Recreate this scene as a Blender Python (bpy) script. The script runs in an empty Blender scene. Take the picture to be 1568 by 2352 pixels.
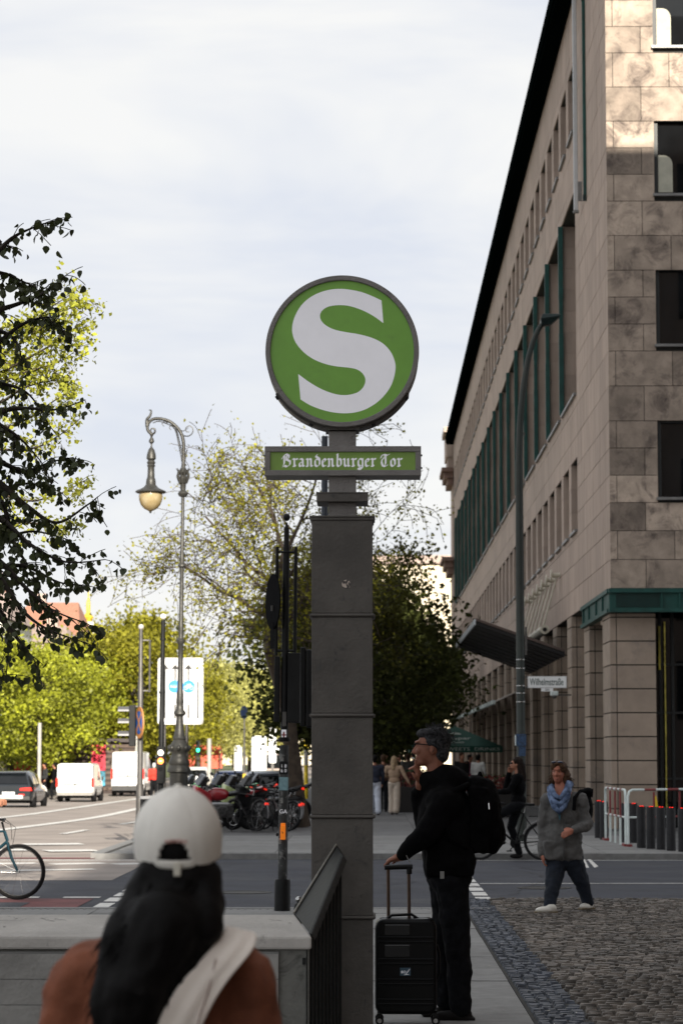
import bpy, bmesh, math, random
import numpy as np
from mathutils import Vector, Matrix, noise
R = math.radians
PI = math.pi
rng = random.Random(7)
S = bpy.context.scene
COL = S.collection

# ------------------------------------------------------------------ camera, sky, sun, exposure
F = 5900.0                      # focal length in units of a 1568 x 2352 picture
EYE = 1.62
PITCH = math.atan(562.5 / F)
YAW = math.atan(64 * math.cos(PITCH) / F)
cam_data = bpy.data.cameras.new("camera")
cam = bpy.data.objects.new("camera", cam_data)
COL.objects.link(cam)
cam.location = (0, 0, EYE)
cam.rotation_euler = (PI / 2 + PITCH, 0, YAW)
cam_data.sensor_fit = 'VERTICAL'
cam_data.sensor_height = 36
cam_data.lens = 36 * F / 2352
cam_data.clip_start = 0.1
cam_data.clip_end = 4000
cam_data.dof.use_dof = True
cam_data.dof.focus_distance = 17.5
cam_data.dof.aperture_fstop = 6.3
S.camera = cam

SUN_A, SUN_E = 8.0, 21.0        # degrees to the right of straight behind the camera, elevation
world = bpy.data.worlds.new("World")
S.world = world
world.use_nodes = True
nt = world.node_tree
nt.nodes.clear()
def wn(t, **k):
    n = nt.nodes.new(t)
    for a, b in k.items():
        setattr(n, a, b)
    return n
out = wn('ShaderNodeOutputWorld'); bg = wn('ShaderNodeBackground')
sky = wn('ShaderNodeTexSky')
sky.sky_type = 'NISHITA'; sky.sun_disc = False
sky.sun_elevation = R(SUN_E)
sky.sun_rotation = R(180 - SUN_A)
sky.altitude = 40; sky.air_density = 1.0; sky.dust_density = 1.0
tc = wn('ShaderNodeTexCoord')
mp = wn('ShaderNodeMapping'); mp.inputs['Scale'].default_value = (2.4, 2.4, 9.0)
mp.inputs['Location'].default_value = (2.3, 0.4, 1.5)
n1 = wn('ShaderNodeTexNoise'); n1.inputs['Scale'].default_value = 1.5; n1.inputs['Detail'].default_value = 5; n1.inputs['Roughness'].default_value = 0.58
n1.inputs['Distortion'].default_value = 0.3
ramp = wn('ShaderNodeValToRGB')
ramp.color_ramp.elements[0].position = 0.38; ramp.color_ramp.elements[0].color = (0, 0, 0, 1)
ramp.color_ramp.elements[1].position = 0.60; ramp.color_ramp.elements[1].color = (1, 1, 1, 1)
cl = wn('ShaderNodeMix', data_type='RGBA')          # cloud body: dim belly to bright top
cl.inputs['A'].default_value = (3.72, 3.90, 4.32, 1)
cl.inputs['B'].default_value = (4.72, 4.70, 4.64, 1)
blue = wn('ShaderNodeMix', data_type='RGBA')
blue.inputs['Factor'].default_value = 0.97
nt.links.new(tc.outputs['Generated'], mp.inputs['Vector'])
nt.links.new(mp.outputs['Vector'], n1.inputs['Vector'])
nt.links.new(n1.outputs['Fac'], ramp.inputs['Fac'])
nt.links.new(ramp.outputs['Color'], cl.inputs['Factor'])
nt.links.new(sky.outputs['Color'], blue.inputs['A'])
nt.links.new(cl.outputs['Result'], blue.inputs['B'])
nt.links.new(blue.outputs['Result'], bg.inputs['Color'])
bg.inputs['Strength'].default_value = 0.1
nt.links.new(bg.outputs['Background'], out.inputs['Surface'])

sun_data = bpy.data.lights.new("sun", 'SUN')
sun_data.energy = 5.0; sun_data.angle = R(0.5); sun_data.color = (1.0, 0.92, 0.80)
sun = bpy.data.objects.new("sun", sun_data)
COL.objects.link(sun)
sd = Vector((math.sin(R(SUN_A)) * math.cos(R(SUN_E)), -math.cos(R(SUN_A)) * math.cos(R(SUN_E)), math.sin(R(SUN_E))))
sun.rotation_euler = sd.to_track_quat('Z', 'Y').to_euler()
sun.location = (10, -40, 40)

S.view_settings.view_transform = 'Standard'
S.view_settings.look = 'None'
S.view_settings.exposure = 1.0
S.view_settings.gamma = 1.0
S.view_settings.use_curve_mapping = False
S.render.engine = 'CYCLES'
S.cycles.max_bounces = 6
S.cycles.transparent_max_bounces = 8
S.cycles.use_denoising = True

# ------------------------------------------------------------------ survey helpers (a pixel of the 1568 x 2352 photograph and a distance give a point of the place)
_f = Vector((-math.sin(YAW) * math.cos(PITCH), math.cos(YAW) * math.cos(PITCH), math.sin(PITCH)))
_r = Vector((math.cos(YAW), math.sin(YAW), 0))
_u = _r.cross(_f)
def W(vx, vy, Y):
    d = _f * F + _r * (vx - 784) + _u * (1176 - vy)
    t = Y / d.y
    return Vector((0, 0, EYE)) + d * t
def G(vx, vy, z=0.0):
    d = _f * F + _r * (vx - 784) + _u * (1176 - vy)
    t = (z - EYE) / d.z
    return Vector((0, 0, EYE)) + d * t
def sstep(a, b, x):
    t = min(1, max(0, (x - a) / (b - a)))
    return t * t * (3 - 2 * t)
def zroad(x, y):
    return -0.10 - 0.35 * sstep(46, 95, y) * sstep(-4.6, -6.0, x)
def GR(vx, vy):
    z = -0.1
    for _ in range(12):
        p = G(vx, vy, z)
        z = 0.5 * z + 0.5 * zroad(p.x, min(p.y, 500))
    return p

# ------------------------------------------------------------------ materials
MATS = {}
def M(name, col, rough=0.7, metal=0.0, var=0.12, scale=4.0, bump=0.0, bscale=40.0, rand=0.0, col2=None, dirt=None, spec=0.5,
      emit=None, estr=0.0, trans=0.0, coat=0.0, stretch=(1, 1, 1), aniso=None):
    if name in MATS:
        return MATS[name]
    m = bpy.data.materials.new(name); m.use_nodes = True
    t = m.node_tree; t.nodes.clear()
    N = t.nodes.new; L = t.links.new
    o = N('ShaderNodeOutputMaterial'); b = N('ShaderNodeBsdfPrincipled')
    b.inputs['Roughness'].default_value = rough
    b.inputs['Metallic'].default_value = metal
    b.inputs['Specular IOR Level'].default_value = spec
    if coat: b.inputs['Coat Weight'].default_value = coat
    mpn = N('ShaderNodeMapping'); mpn.inputs['Scale'].default_value = stretch
    gpos = N('ShaderNodeNewGeometry'); L(gpos.outputs['Position'], mpn.inputs['Vector'])
    nz = N('ShaderNodeTexNoise'); nz.inputs['Scale'].default_value = scale; nz.inputs['Detail'].default_value = 6; nz.inputs['Roughness'].default_value = 0.6
    L(mpn.outputs['Vector'], nz.inputs['Vector'])
    mix = N('ShaderNodeMix'); mix.data_type = 'RGBA'
    c = Vector(col)
    ca = [max(0, x * (1 - var)) for x in c]; cb = [min(1, x * (1 + var)) for x in c]
    if col2: ca, cb = list(col), list(col2)
    mix.inputs['A'].default_value = (*ca, 1); mix.inputs['B'].default_value = (*cb, 1)
    mr = N('ShaderNodeMapRange'); mr.inputs['From Min'].default_value = 0.35; mr.inputs['From Max'].default_value = 0.65
    L(nz.outputs['Fac'], mr.inputs['Value']); L(mr.outputs['Result'], mix.inputs['Factor'])
    cur = mix.outputs['Result']
    if rand:
        oi = N('ShaderNodeObjectInfo'); ge = N('ShaderNodeNewGeometry'); ad = N('ShaderNodeMath'); ad.operation = 'ADD'
        L(oi.outputs['Random'], ad.inputs[0]); L(ge.outputs['Random Per Island'], ad.inputs[1])
        fr = N('ShaderNodeMath'); fr.operation = 'FRACT'; L(ad.outputs[0], fr.inputs[0])
        m2 = N('ShaderNodeMapRange'); m2.inputs['To Min'].default_value = 1 - rand; m2.inputs['To Max'].default_value = 1 + rand
        L(fr.outputs[0], m2.inputs['Value'])
        mu = N('ShaderNodeVectorMath'); mu.operation = 'SCALE'
        L(cur, mu.inputs[0]); L(m2.outputs['Result'], mu.inputs['Scale']); cur = mu.outputs['Vector']
    if dirt:                                    # (colour, noise scale, threshold low, high)
        dc, ds, d0, d1 = dirt
        nd = N('ShaderNodeTexNoise'); nd.inputs['Scale'].default_value = ds; nd.inputs['Detail'].default_value = 8; nd.inputs['Roughness'].default_value = 0.7
        nd.inputs['Distortion'].default_value = 0.6
        L(mpn.outputs['Vector'], nd.inputs['Vector'])
        md = N('ShaderNodeMapRange'); md.inputs['From Min'].default_value = d0; md.inputs['From Max'].default_value = d1
        L(nd.outputs['Fac'], md.inputs['Value'])
        m3 = N('ShaderNodeMix'); m3.data_type = 'RGBA'; L(cur, m3.inputs['A']); m3.inputs['B'].default_value = (*dc, 1)
        L(md.outputs['Result'], m3.inputs['Factor']); cur = m3.outputs['Result']
    L(cur, b.inputs['Base Color'])
    if bump:
        nb = N('ShaderNodeTexNoise'); nb.inputs['Scale'].default_value = bscale; nb.inputs['Detail'].default_value = 8
        L(mpn.outputs['Vector'], nb.inputs['Vector'])
        bp = N('ShaderNodeBump'); bp.inputs['Strength'].default_value = bump; bp.inputs['Distance'].default_value = 0.02
        L(nb.outputs['Fac'], bp.inputs['Height']); L(bp.outputs['Normal'], b.inputs['Normal'])
    if emit:
        b.inputs['Emission Color'].default_value = (*emit, 1); b.inputs['Emission Strength'].default_value = estr
    surf = b.outputs['BSDF']
    if trans:
        tr = N('ShaderNodeBsdfTranslucent'); L(cur, tr.inputs['Color'])
        ms = N('ShaderNodeMixShader'); ms.inputs['Fac'].default_value = trans
        L(surf, ms.inputs[1]); L(tr.outputs['BSDF'], ms.inputs[2]); surf = ms.outputs['Shader']
    L(surf, o.inputs['Surface'])
    MATS[name] = m
    return m

# ------------------------------------------------------------------ mesh builder
class MB:
    def __init__(s):
        s.v = []; s.f = []
    def add(s, vs, fs):
        n = len(s.v); s.v.extend([tuple(p) for p in vs]); s.f.extend([tuple(i + n for i in f) for f in fs]); return s
    def box(s, x0, x1, y0, y1, z0, z1):
        return s.add([(x0, y0, z0), (x1, y0, z0), (x1, y1, z0), (x0, y1, z0), (x0, y0, z1), (x1, y0, z1), (x1, y1, z1), (x0, y1, z1)],
                     [(0, 3, 2, 1), (4, 5, 6, 7), (0, 1, 5, 4), (1, 2, 6, 5), (2, 3, 7, 6), (3, 0, 4, 7)])
    def cbox(s, c, d, rot=None):
        hx, hy, hz = d[0] / 2, d[1] / 2, d[2] / 2
        vs = [Vector(p) for p in [(-hx, -hy, -hz), (hx, -hy, -hz), (hx, hy, -hz), (-hx, hy, -hz), (-hx, -hy, hz), (hx, -hy, hz), (hx, hy, hz), (-hx, hy, hz)]]
        if rot is not None: vs = [rot @ p for p in vs]
        return s.add([p + Vector(c) for p in vs], [(0, 3, 2, 1), (4, 5, 6, 7), (0, 1, 5, 4), (1, 2, 6, 5), (2, 3, 7, 6), (3, 0, 4, 7)])
    def hexa(s, bottom, top):
        return s.add(list(bottom) + list(top), [(0, 3, 2, 1), (4, 5, 6, 7), (0, 1, 5, 4), (1, 2, 6, 5), (2, 3, 7, 6), (3, 0, 4, 7)])
    def quad(s, a, b, c, d):
        return s.add([a, b, c, d], [(0, 1, 2, 3)])
    def tube(s, pts, rad, seg=8, caps=True):
        pts = [Vector(p) for p in pts]
        if not hasattr(rad, '__len__'): rad = [rad] * len(pts)
        vs = []; fs = []; prev = None
        for i, p in enumerate(pts):
            d = (pts[min(i + 1, len(pts) - 1)] - pts[max(i - 1, 0)])
            if d.length < 1e-9: d = Vector((0, 0, 1))
            d.normalize()
            if prev is None:
                a = d.orthogonal().normalized()
            else:
                a = prev - d * prev.dot(d)
                a = a.normalized() if a.length > 1e-6 else d.orthogonal().normalized()
            prev = a; b = d.cross(a)
            for k in range(seg):
                t = 2 * PI * k / seg
                vs.append(p + (a * math.cos(t) + b * math.sin(t)) * rad[i])
        for i in range(len(pts) - 1):
            for k in range(seg):
                k2 = (k + 1) % seg
                fs.append((i * seg + k, i * seg + k2, (i + 1) * seg + k2, (i + 1) * seg + k))
        if caps:
            fs.append(tuple(reversed(range(seg)))); fs.append(tuple((len(pts) - 1) * seg + k for k in range(seg)))
        return s.add(vs, fs)
    def lathe(s, prof, c=(0, 0, 0), seg=16, axis='Z'):
        vs = []; fs = []
        for r, z in prof:
            for k in range(seg):
                t = 2 * PI * k / seg
                p = (r * math.cos(t), r * math.sin(t), z)
                if axis == 'Y': p = (p[0], p[2], p[1])
                if axis == 'X': p = (p[2], p[0], p[1])
                vs.append((p[0] + c[0], p[1] + c[1], p[2] + c[2]))
        n = len(prof)
        for i in range(n - 1):
            for k in range(seg):
                k2 = (k + 1) % seg
                fs.append((i * seg + k, i * seg + k2, (i + 1) * seg + k2, (i + 1) * seg + k))
        fs.append(tuple(reversed(range(seg)))); fs.append(tuple((n - 1) * seg + k for k in range(seg)))
        return s.add(vs, fs)
    def prism(s, poly, y0, y1, ax='Y'):
        """poly of (a, b): a to X, b to Z, extruded along Y (or X / Z)"""
        n = len(poly)
        def P(a, b, t):
            return {'Y': (a, t, b), 'X': (t, a, b), 'Z': (a, b, t)}[ax]
        vs = [P(a, b, y0) for a, b in poly] + [P(a, b, y1) for a, b in poly]
        fs = [tuple(range(n)), tuple(reversed(range(n, 2 * n)))] + [(i, i + n, (i + 1) % n + n, (i + 1) % n) for i in range(n)]
        return s.add(vs, fs)
    def ell(s, c, r, seg=16, rings=10, rot=None):
        vs = []; fs = []
        for i in range(rings + 1):
            ph = PI * i / rings
            for k in range(seg):
                t = 2 * PI * k / seg
                p = Vector((r[0] * math.sin(ph) * math.cos(t), r[1] * math.sin(ph) * math.sin(t), r[2] * math.cos(ph)))
                if rot is not None: p = rot @ p
                vs.append(p + Vector(c))
        for i in range(rings):
            for k in range(seg):
                k2 = (k + 1) % seg
                fs.append((i * seg + k, (i + 1) * seg + k, (i + 1) * seg + k2, i * seg + k2))
        return s.add(vs, fs)
    def build(s, name, mat, parent=None, smooth=0, bevel=0, world=False, merge=False):
        me = bpy.data.meshes.new(name)
        me.from_pydata(s.v, [], s.f)
        bm = bmesh.new(); bm.from_mesh(me)
        if merge: bmesh.ops.remove_doubles(bm, verts=bm.verts, dist=1e-5)
        bmesh.ops.recalc_face_normals(bm, faces=bm.faces)
        bm.to_mesh(me); bm.free()
        return link(name, me, mat, parent, smooth, bevel, world)

def link(name, me, mat, parent=None, smooth=0, bevel=0, world=False):
    if not me.materials: me.materials.append(mat)
    if smooth:
        me.polygons.foreach_set('use_smooth', [True] * len(me.polygons))
        if smooth < 180: me.set_sharp_from_angle(angle=R(smooth))
    o = bpy.data.objects.new(name, me); COL.objects.link(o)
    if parent is not None:
        o.parent = parent
        if world:
            q = parent
            off = Vector((0, 0, 0))
            while q is not None:
                off += Vector(q.location); q = q.parent
            o.location = -off
    if bevel:
        b = o.modifiers.new('bevel', 'BEVEL'); b.width = bevel; b.segments = 2; b.limit_method = 'ANGLE'; b.angle_limit = R(40)
    return o

def thing(name, label, cat, loc=(0, 0, 0), rz=0, group=None):
    o = bpy.data.objects.new(name, None); COL.objects.link(o)
    o.location = loc; o.rotation_euler = (0, 0, rz); o.empty_display_size = 0.2
    o['label'] = label; o['category'] = cat
    if group: o['group'] = group
    return o
def tag(o, label=None, cat=None, group=None, kind=None):
    if label: o['label'] = label
    if cat: o['category'] = cat
    if group: o['group'] = group
    if kind: o['kind'] = kind
    return o
CHILD = {}
def children_of(o):
    return [c for c in COL.objects if c.parent == o]
def dup(root, loc, rz=None, label=None, scale=None, kids=None):
    """a copy of a thing with copies of its parts and sub-parts"""
    if root.name not in CHILD:
        CHILD[root.name] = [(c, children_of(c)) for c in children_of(root)]
    r = root.copy(); COL.objects.link(r); r.location = loc
    if rz is not None: r.rotation_euler = (root.rotation_euler[0], root.rotation_euler[1], rz)
    if scale is not None: r.scale = scale if hasattr(scale, '__len__') else (scale,) * 3
    if label: r['label'] = label
    for c, gs in CHILD[root.name]:
        d = c.copy(); COL.objects.link(d); d.parent = r
        for g in gs:
            e = g.copy(); COL.objects.link(e); e.parent = d
    return r
def inst(src, loc, parent=None, scale=None, rot=None, name=None):
    o = src.copy(); COL.objects.link(o); o.location = loc
    o.parent = parent
    if scale: o.scale = scale
    if rot: o.rotation_euler = rot
    return o

def text_obj(txt, size, name, mat, parent, extrude=0.002, width=None, align='CENTER', world=False, bold=0.0):
    """flat lettering in the XZ plane facing -Y, from the built-in font"""
    cu = bpy.data.curves.new(name, 'FONT'); cu.body = txt; cu.size = size; cu.align_x = align; cu.align_y = 'CENTER'
    cu.extrude = extrude; cu.offset = bold; cu.resolution_u = 3
    t = bpy.data.objects.new('tmp', cu); COL.objects.link(t)
    dg = bpy.context.evaluated_depsgraph_get()
    me = bpy.data.meshes.new_from_object(t.evaluated_get(dg))
    bpy.data.objects.remove(t)
    me.name = name
    xs = [v.co.x for v in me.vertices]
    k = 1.0
    if width and xs: k = width / (max(xs) - min(xs))
    for v in me.vertices:
        x, y, z = v.co
        v.co = (x * k, -z, y)
    me.materials.clear()
    return link(name, me, mat, parent)

# voxel-fused body shapes
def cap(mb, p0, p1, r0, r1, seg=12):
    p0 = Vector(p0); p1 = Vector(p1)
    d = p1 - p0; L_ = d.length
    if L_ < 1e-6:
        return mb.ell(p0, (r0, r0, r0), seg, 8)
    d.normalize(); pts = []; rad = []
    for i in range(0, 5):
        a = PI / 2 * i / 4
        pts.append(p0 - d * r0 * math.cos(a)); rad.append(max(r0 * math.sin(a), 1e-4))
    for i in range(0, 5):
        a = PI / 2 * i / 4
        pts.append(p1 + d * r1 * math.sin(a)); rad.append(max(r1 * math.cos(a), 1e-4))
    return mb.tube(pts, rad, seg)
def blob(name, parts, mat, parent, vox=0.012, smooth=4, fold=0.0, fscale=0.1):
    mb = MB()
    for p in parts:
        if p[0] == 'c': cap(mb, *p[1:])
        elif p[0] == 'e': mb.ell(p[1], p[2], 16, 10, p[3] if len(p) > 3 else None)
        elif p[0] == 'b': mb.cbox(p[1], p[2], p[3] if len(p) > 3 else None)
    o = mb.build(name, mat, parent, smooth=180)
    m = o.modifiers.new('fuse', 'REMESH'); m.mode = 'VOXEL'; m.voxel_size = vox; m.use_smooth_shade = True
    if smooth:
        s_ = o.modifiers.new('soften', 'SMOOTH'); s_.iterations = smooth; s_.factor = 0.6
    if fold:
        k = 'folds%d' % int(fscale * 1000)
        tx = bpy.data.textures.get(k) or bpy.data.textures.new(k, 'CLOUDS')
        tx.noise_scale = fscale; tx.noise_depth = 2
        d = o.modifiers.new('folds', 'DISPLACE'); d.texture = tx; d.strength = fold; d.mid_level = 0.5; d.texture_coords = 'LOCAL'
    return o
# ================================================================== materials in use
asphalt = M('asphalt', (0.028, 0.031, 0.043), 0.85, var=0.25, scale=1.2, bump=0.3, bscale=60, dirt=((0.055, 0.057, 0.063), 0.5, 0.5, 0.7))
asphalt_sun = M('sunlit_asphalt', (0.27, 0.235, 0.21), 0.9, var=0.18, scale=0.7, bump=0.2, bscale=50, dirt=((0.2, 0.17, 0.15), 0.3, 0.5, 0.72))  # sunlit brightness and warmth put into the asphalt colour
paint = M('road_paint', (0.62, 0.61, 0.58), 0.6, var=0.15, scale=8, dirt=((0.2, 0.2, 0.2), 9, 0.58, 0.72))
redlane = M('red_lane_surface', (0.15, 0.045, 0.045), 0.85, var=0.25, scale=2, bump=0.2)
granite = M('granite_slab', (0.195, 0.195, 0.19), 0.75, var=0.14, scale=7, bump=0.15, bscale=60, rand=0.12, dirt=((0.125, 0.12, 0.115), 1.3, 0.52, 0.75))
granite_d = M('dark_slab', (0.12, 0.12, 0.12), 0.8, var=0.2, scale=4, bump=0.2, rand=0.18)
joint = M('joint_sand', (0.045, 0.043, 0.04), 0.95, var=0.3, scale=10, bump=0.4)
cobble_m = M('cobble', (0.125, 0.108, 0.092), 0.7, var=0.4, scale=5, bump=0.5, bscale=45, rand=0.55, dirt=((0.05, 0.045, 0.04), 0.9, 0.5, 0.7))
cobble_b = M('blue_cobble', (0.062, 0.072, 0.092), 0.6, var=0.3, scale=14, bump=0.4, bscale=45, rand=0.35)
stone_m = M('sandstone', (0.39, 0.305, 0.25), 0.85, var=0.12, scale=2.2, bump=0.15, bscale=25, rand=0.09, stretch=(1, 1, .22), dirt=((0.24, 0.175, 0.14), 1.1, 0.58, 0.85))
stone_f = M('veined_sandstone', (0.34, 0.275, 0.22), 0.85, var=0.25, scale=2.2, bump=0.35, bscale=20, rand=0.36,
            dirt=((0.085, 0.065, 0.056), 1.7, 0.50, 0.68))
stone_p = M('pier_sandstone', (0.32, 0.255, 0.20), 0.85, var=0.12, scale=1.5, bump=0.2, bscale=25, rand=0.08, dirt=((0.2, 0.17, 0.15), 0.8, 0.55, 0.75))
gap_m = M('dark_joint', (0.03, 0.03, 0.027), 0.95)
green_fr = M('green_metal', (0.008, 0.062, 0.052), 0.5, 0.2, var=0.25, scale=3)
green_dk = M('dark_green_metal', (0.006, 0.018, 0.017), 0.45, 0.3, var=0.3, scale=2)
sill_m = M('sill_metal', (0.20, 0.20, 0.195), 0.5, 0.4, var=0.15)
glass_d = M('dark_glass', (0.006, 0.007, 0.008), 0.02, 0.0, var=0.5, scale=0.6, spec=0.5)
frame_d = M('dark_frame', (0.02, 0.022, 0.022), 0.5, 0.3)
interior = M('dark_interior', (0.015, 0.014, 0.013), 0.9)
white_p = M('white_paint', (0.66, 0.74, 0.72), 0.5, var=0.08, scale=6, dirt=((0.35, 0.33, 0.3), 6, 0.6, 0.75))
grey_p = M('sign_grey_paint', (0.078, 0.071, 0.063), 0.5, 0.1, var=0.22, scale=4.0, bump=0.16, bscale=45, dirt=((0.045, 0.043, 0.041), 9, 0.58, 0.66))
grey_f = M('sign_frame_paint', (0.20, 0.19, 0.182), 0.45, 0.2, var=0.12, scale=8.0, bump=0.25, bscale=90, dirt=((0.08, 0.07, 0.065), 14, 0.62, 0.72))
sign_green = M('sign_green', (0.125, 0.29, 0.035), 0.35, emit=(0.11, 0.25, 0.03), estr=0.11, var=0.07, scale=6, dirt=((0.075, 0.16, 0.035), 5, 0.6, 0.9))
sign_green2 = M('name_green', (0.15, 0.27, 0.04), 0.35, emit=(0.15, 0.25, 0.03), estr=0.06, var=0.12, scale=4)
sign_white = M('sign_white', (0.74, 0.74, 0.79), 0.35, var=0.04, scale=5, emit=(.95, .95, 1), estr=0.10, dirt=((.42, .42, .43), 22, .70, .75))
black_m = M('black_metal', (0.007, 0.0075, 0.008), 0.5, 0.1, spec=0.25, var=0.3, scale=5)
pole_dk = M('stickered_pole', (0.035, 0.037, 0.037), 0.6, 0.2, var=0.5, scale=9, dirt=((0.16, 0.16, 0.155), 12, 0.55, 0.62))
lamp_green = M('grey_green_iron', (0.046, 0.045, 0.040), 0.45, 0.4, var=0.2, scale=9, bump=0.2)
grey_pole = M('galvanised_pole', (0.10, 0.095, 0.09), 0.5, 0.5, var=0.2, scale=6)
post_green = M('green_grey_post', (0.026, 0.032, 0.028), 0.5, 0.3, var=0.15, scale=4)
concrete = M('light_concrete', (0.47, 0.45, 0.42), 0.85, var=0.14, scale=3, bump=0.3, bscale=30, dirt=((0.08, 0.075, 0.065), 6, 0.60, 0.70))
concrete_d = M('stained_concrete', (0.17, 0.17, 0.155), 0.9, var=0.2, scale=3, bump=0.3, dirt=((0.05, 0.05, 0.045), 5, 0.55, 0.68))
rail_m = M('rail_metal', (0.013, 0.014, 0.0135), 0.5, 0.2, spec=.3, var=0.2, scale=6, bump=0.15)
rail_l = M('rail_bare_edge', (0.26, 0.25, 0.22), 0.4, 0.6, var=0.2, scale=12)
rubber = M('tyre_rubber', (0.010, 0.010, 0.011), 0.8, spec=.2, var=0.2)
chrome = M('chrome', (0.5, 0.5, 0.5), 0.2, 1.0, var=0.05)
skin = M('skin', (0.34, 0.15, 0.09), 0.55, var=0.12, scale=14, bump=0.1)
skin_r = M('weathered_skin', (0.36, 0.13, 0.08), 0.55, var=0.2, scale=18, bump=0.15)
bark = M('bark', (0.055, 0.040, 0.028), 0.9, var=0.35, scale=6, bump=0.6, bscale=20)
bark_d = M('dark_bark', (0.035, 0.028, 0.022), 0.9, var=0.35, scale=6, bump=0.6, bscale=20)
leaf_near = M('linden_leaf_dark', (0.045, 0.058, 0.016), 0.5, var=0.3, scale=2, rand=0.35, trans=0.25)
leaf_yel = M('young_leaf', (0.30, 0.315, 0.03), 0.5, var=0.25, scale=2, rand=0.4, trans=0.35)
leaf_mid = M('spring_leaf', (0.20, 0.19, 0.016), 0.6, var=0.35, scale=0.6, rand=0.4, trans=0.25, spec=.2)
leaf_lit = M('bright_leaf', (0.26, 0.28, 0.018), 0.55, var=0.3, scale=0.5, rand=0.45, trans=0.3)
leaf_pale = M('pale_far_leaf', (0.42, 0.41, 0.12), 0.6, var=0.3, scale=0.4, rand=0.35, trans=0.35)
leaf_part_shade = M('part_shaded_leaf', (0.070, 0.072, 0.014), 0.7, spec=.15, var=0.35, scale=0.6, rand=0.5, trans=0.25)  # leaf colour darkened to stand for the shade right of the column
leaf_shade = M('shaded_leaf', (0.034, 0.040, 0.010), 0.8, spec=.1, var=0.4, scale=0.5, rand=0.5, trans=0.15)  # leaf colour darkened for the building's shade over this row

# ================================================================== ground, roads, pavements
def sheet(name, x0, x1, y0, y1, mat, dz=0.0, nx=2, ny=2, zf=None, parent=None):
    mb = MB()
    xs = np.linspace(x0, x1, nx); ys = np.linspace(y0, y1, ny)
    vs = [(x, y, (zf(x, y) if zf else 0) + dz) for y in ys for x in xs]
    fs = [(j * nx + i, j * nx + i + 1, (j + 1) * nx + i + 1, (j + 1) * nx + i) for j in range(ny - 1) for i in range(nx - 1)]
    mb.add(vs, fs)
    return mb.build(name, mat, parent)
# far ground to the horizon, with a hole for the stairwell near the camera
mb = MB()
def gq(x0, x1, y0, y1, z): mb.quad((x0, y0, z), (x1, y0, z), (x1, y1, z), (x0, y1, z))
gq(-1500, 1500, -1500, -2, -0.62); gq(-1500, -2.4, -2, 21.3, -0.62); gq(-0.5, 1500, -2, 21.3, -0.62); gq(-1500, 1500, 21.3, 3000, -0.62)
tag(mb.build('ground', joint), kind='structure')
road = tag(sheet('cross_road', -60, 60, 28.2, 44.6, asphalt, -0.10), kind='structure')
avenue = tag(sheet('avenue_road', -60, -4.55, 44.6, 700, asphalt_sun, 0, 30, 160, lambda x, y: zroad(x, y)), kind='structure')
# the part of the junction in front of the avenue has the same sunlight put into its colour
apron = tag(sheet('junction_surface', -60, -3.6, 36.2, 44.6, asphalt_sun, -0.096), kind='structure')

def strip(name, pts, w, mat=paint, dz=0.006, nrm=None):
    mb = MB()
    for a, b in zip(pts[:-1], pts[1:]):
        a = Vector(a); b = Vector(b); n = max(1, int((b - a).length / 4))
        d = (b - a).normalized(); s_ = Vector((-d.y, d.x, 0)) * w / 2
        for i in range(n):
            p = a + (b - a) * i / n; q = a + (b - a) * (i + 1) / n
            z0 = zroad(p.x, p.y) + dz; z1 = zroad(q.x, q.y) + dz
            mb.quad((p.x - s_.x, p.y - s_.y, z0), (q.x - s_.x, q.y - s_.y, z1), (q.x + s_.x, q.y + s_.y, z1), (p.x + s_.x, p.y + s_.y, z0))
    return tag(mb.build(name, mat), kind='structure')
def xy(p): return (p.x, p.y)
def lane_line(v0, v1, w, name='lane_line'):
    a = GR(*v0); b = GR(*v1)
    return strip(name, [(a.x, a.y, 0), (b.x, b.y, 0)], w, dz=0.012)
# long lines of the avenue
strip('lane_line', [(-9.25, 46.5, 0), (-9.25, 220, 0)], 0.38, dz=0.014)
strip('lane_line', [(-13.2, 60, 0), (-12.2, 93, 0), (-11.3, 135, 0), (-11.0, 230, 0)], 0.36, dz=0.014)
for k in range(7):
    strip('lane_dash', [(-7.1, 60 + k * 14, 0), (-7.1, 65 + k * 14, 0)], 0.2, dz=0.014)
# cross road markings seen at right
for (x0, x1, y) in [(1.95, 3.15, 31.1), (3.5, 4.2, 31.1), (4.4, 5.6, 31.15), (6.0, 8.0, 31.15)]:
    strip('stop_line_dash', [(x0, y, 0), (x1, y, 0)], 0.17)
strip('edge_line', [(1.5, 35.3, 0), (14, 35.6, 0)], 0.12)
strip('edge_line', [(1.4, 43.1, 0), (14, 43.5, 0)], 0.12)
for (x0, x1) in [(1.6, 2.4), (3.0, 4.2)]:
    strip('edge_dash', [(x0, 44.25, 0), (x1, 44.25, 0)], 0.22)
strip('edge_line', [(1.9, 33.4, 0), (2.9, 38.5, 0)], 0.015, mat=joint)
mb = MB()   # worn direction arrow on the cross road
for poly in ([(1288, 1966), (1306, 1966), (1322, 1993), (1301, 1993)], [(1322, 1966), (1338, 1966), (1352, 1993), (1332, 1993)], [(1341, 1966), (1347, 1966), (1373, 1990), (1364, 1993)], [(1306, 1964), (1341, 1964), (1343, 1968), (1306, 1968)]):
    mb.quad(*[tuple(G(x, y, -0.093)) for x, y in poly])
tag(mb.build('arrow_marking', paint), kind='structure')
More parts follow.
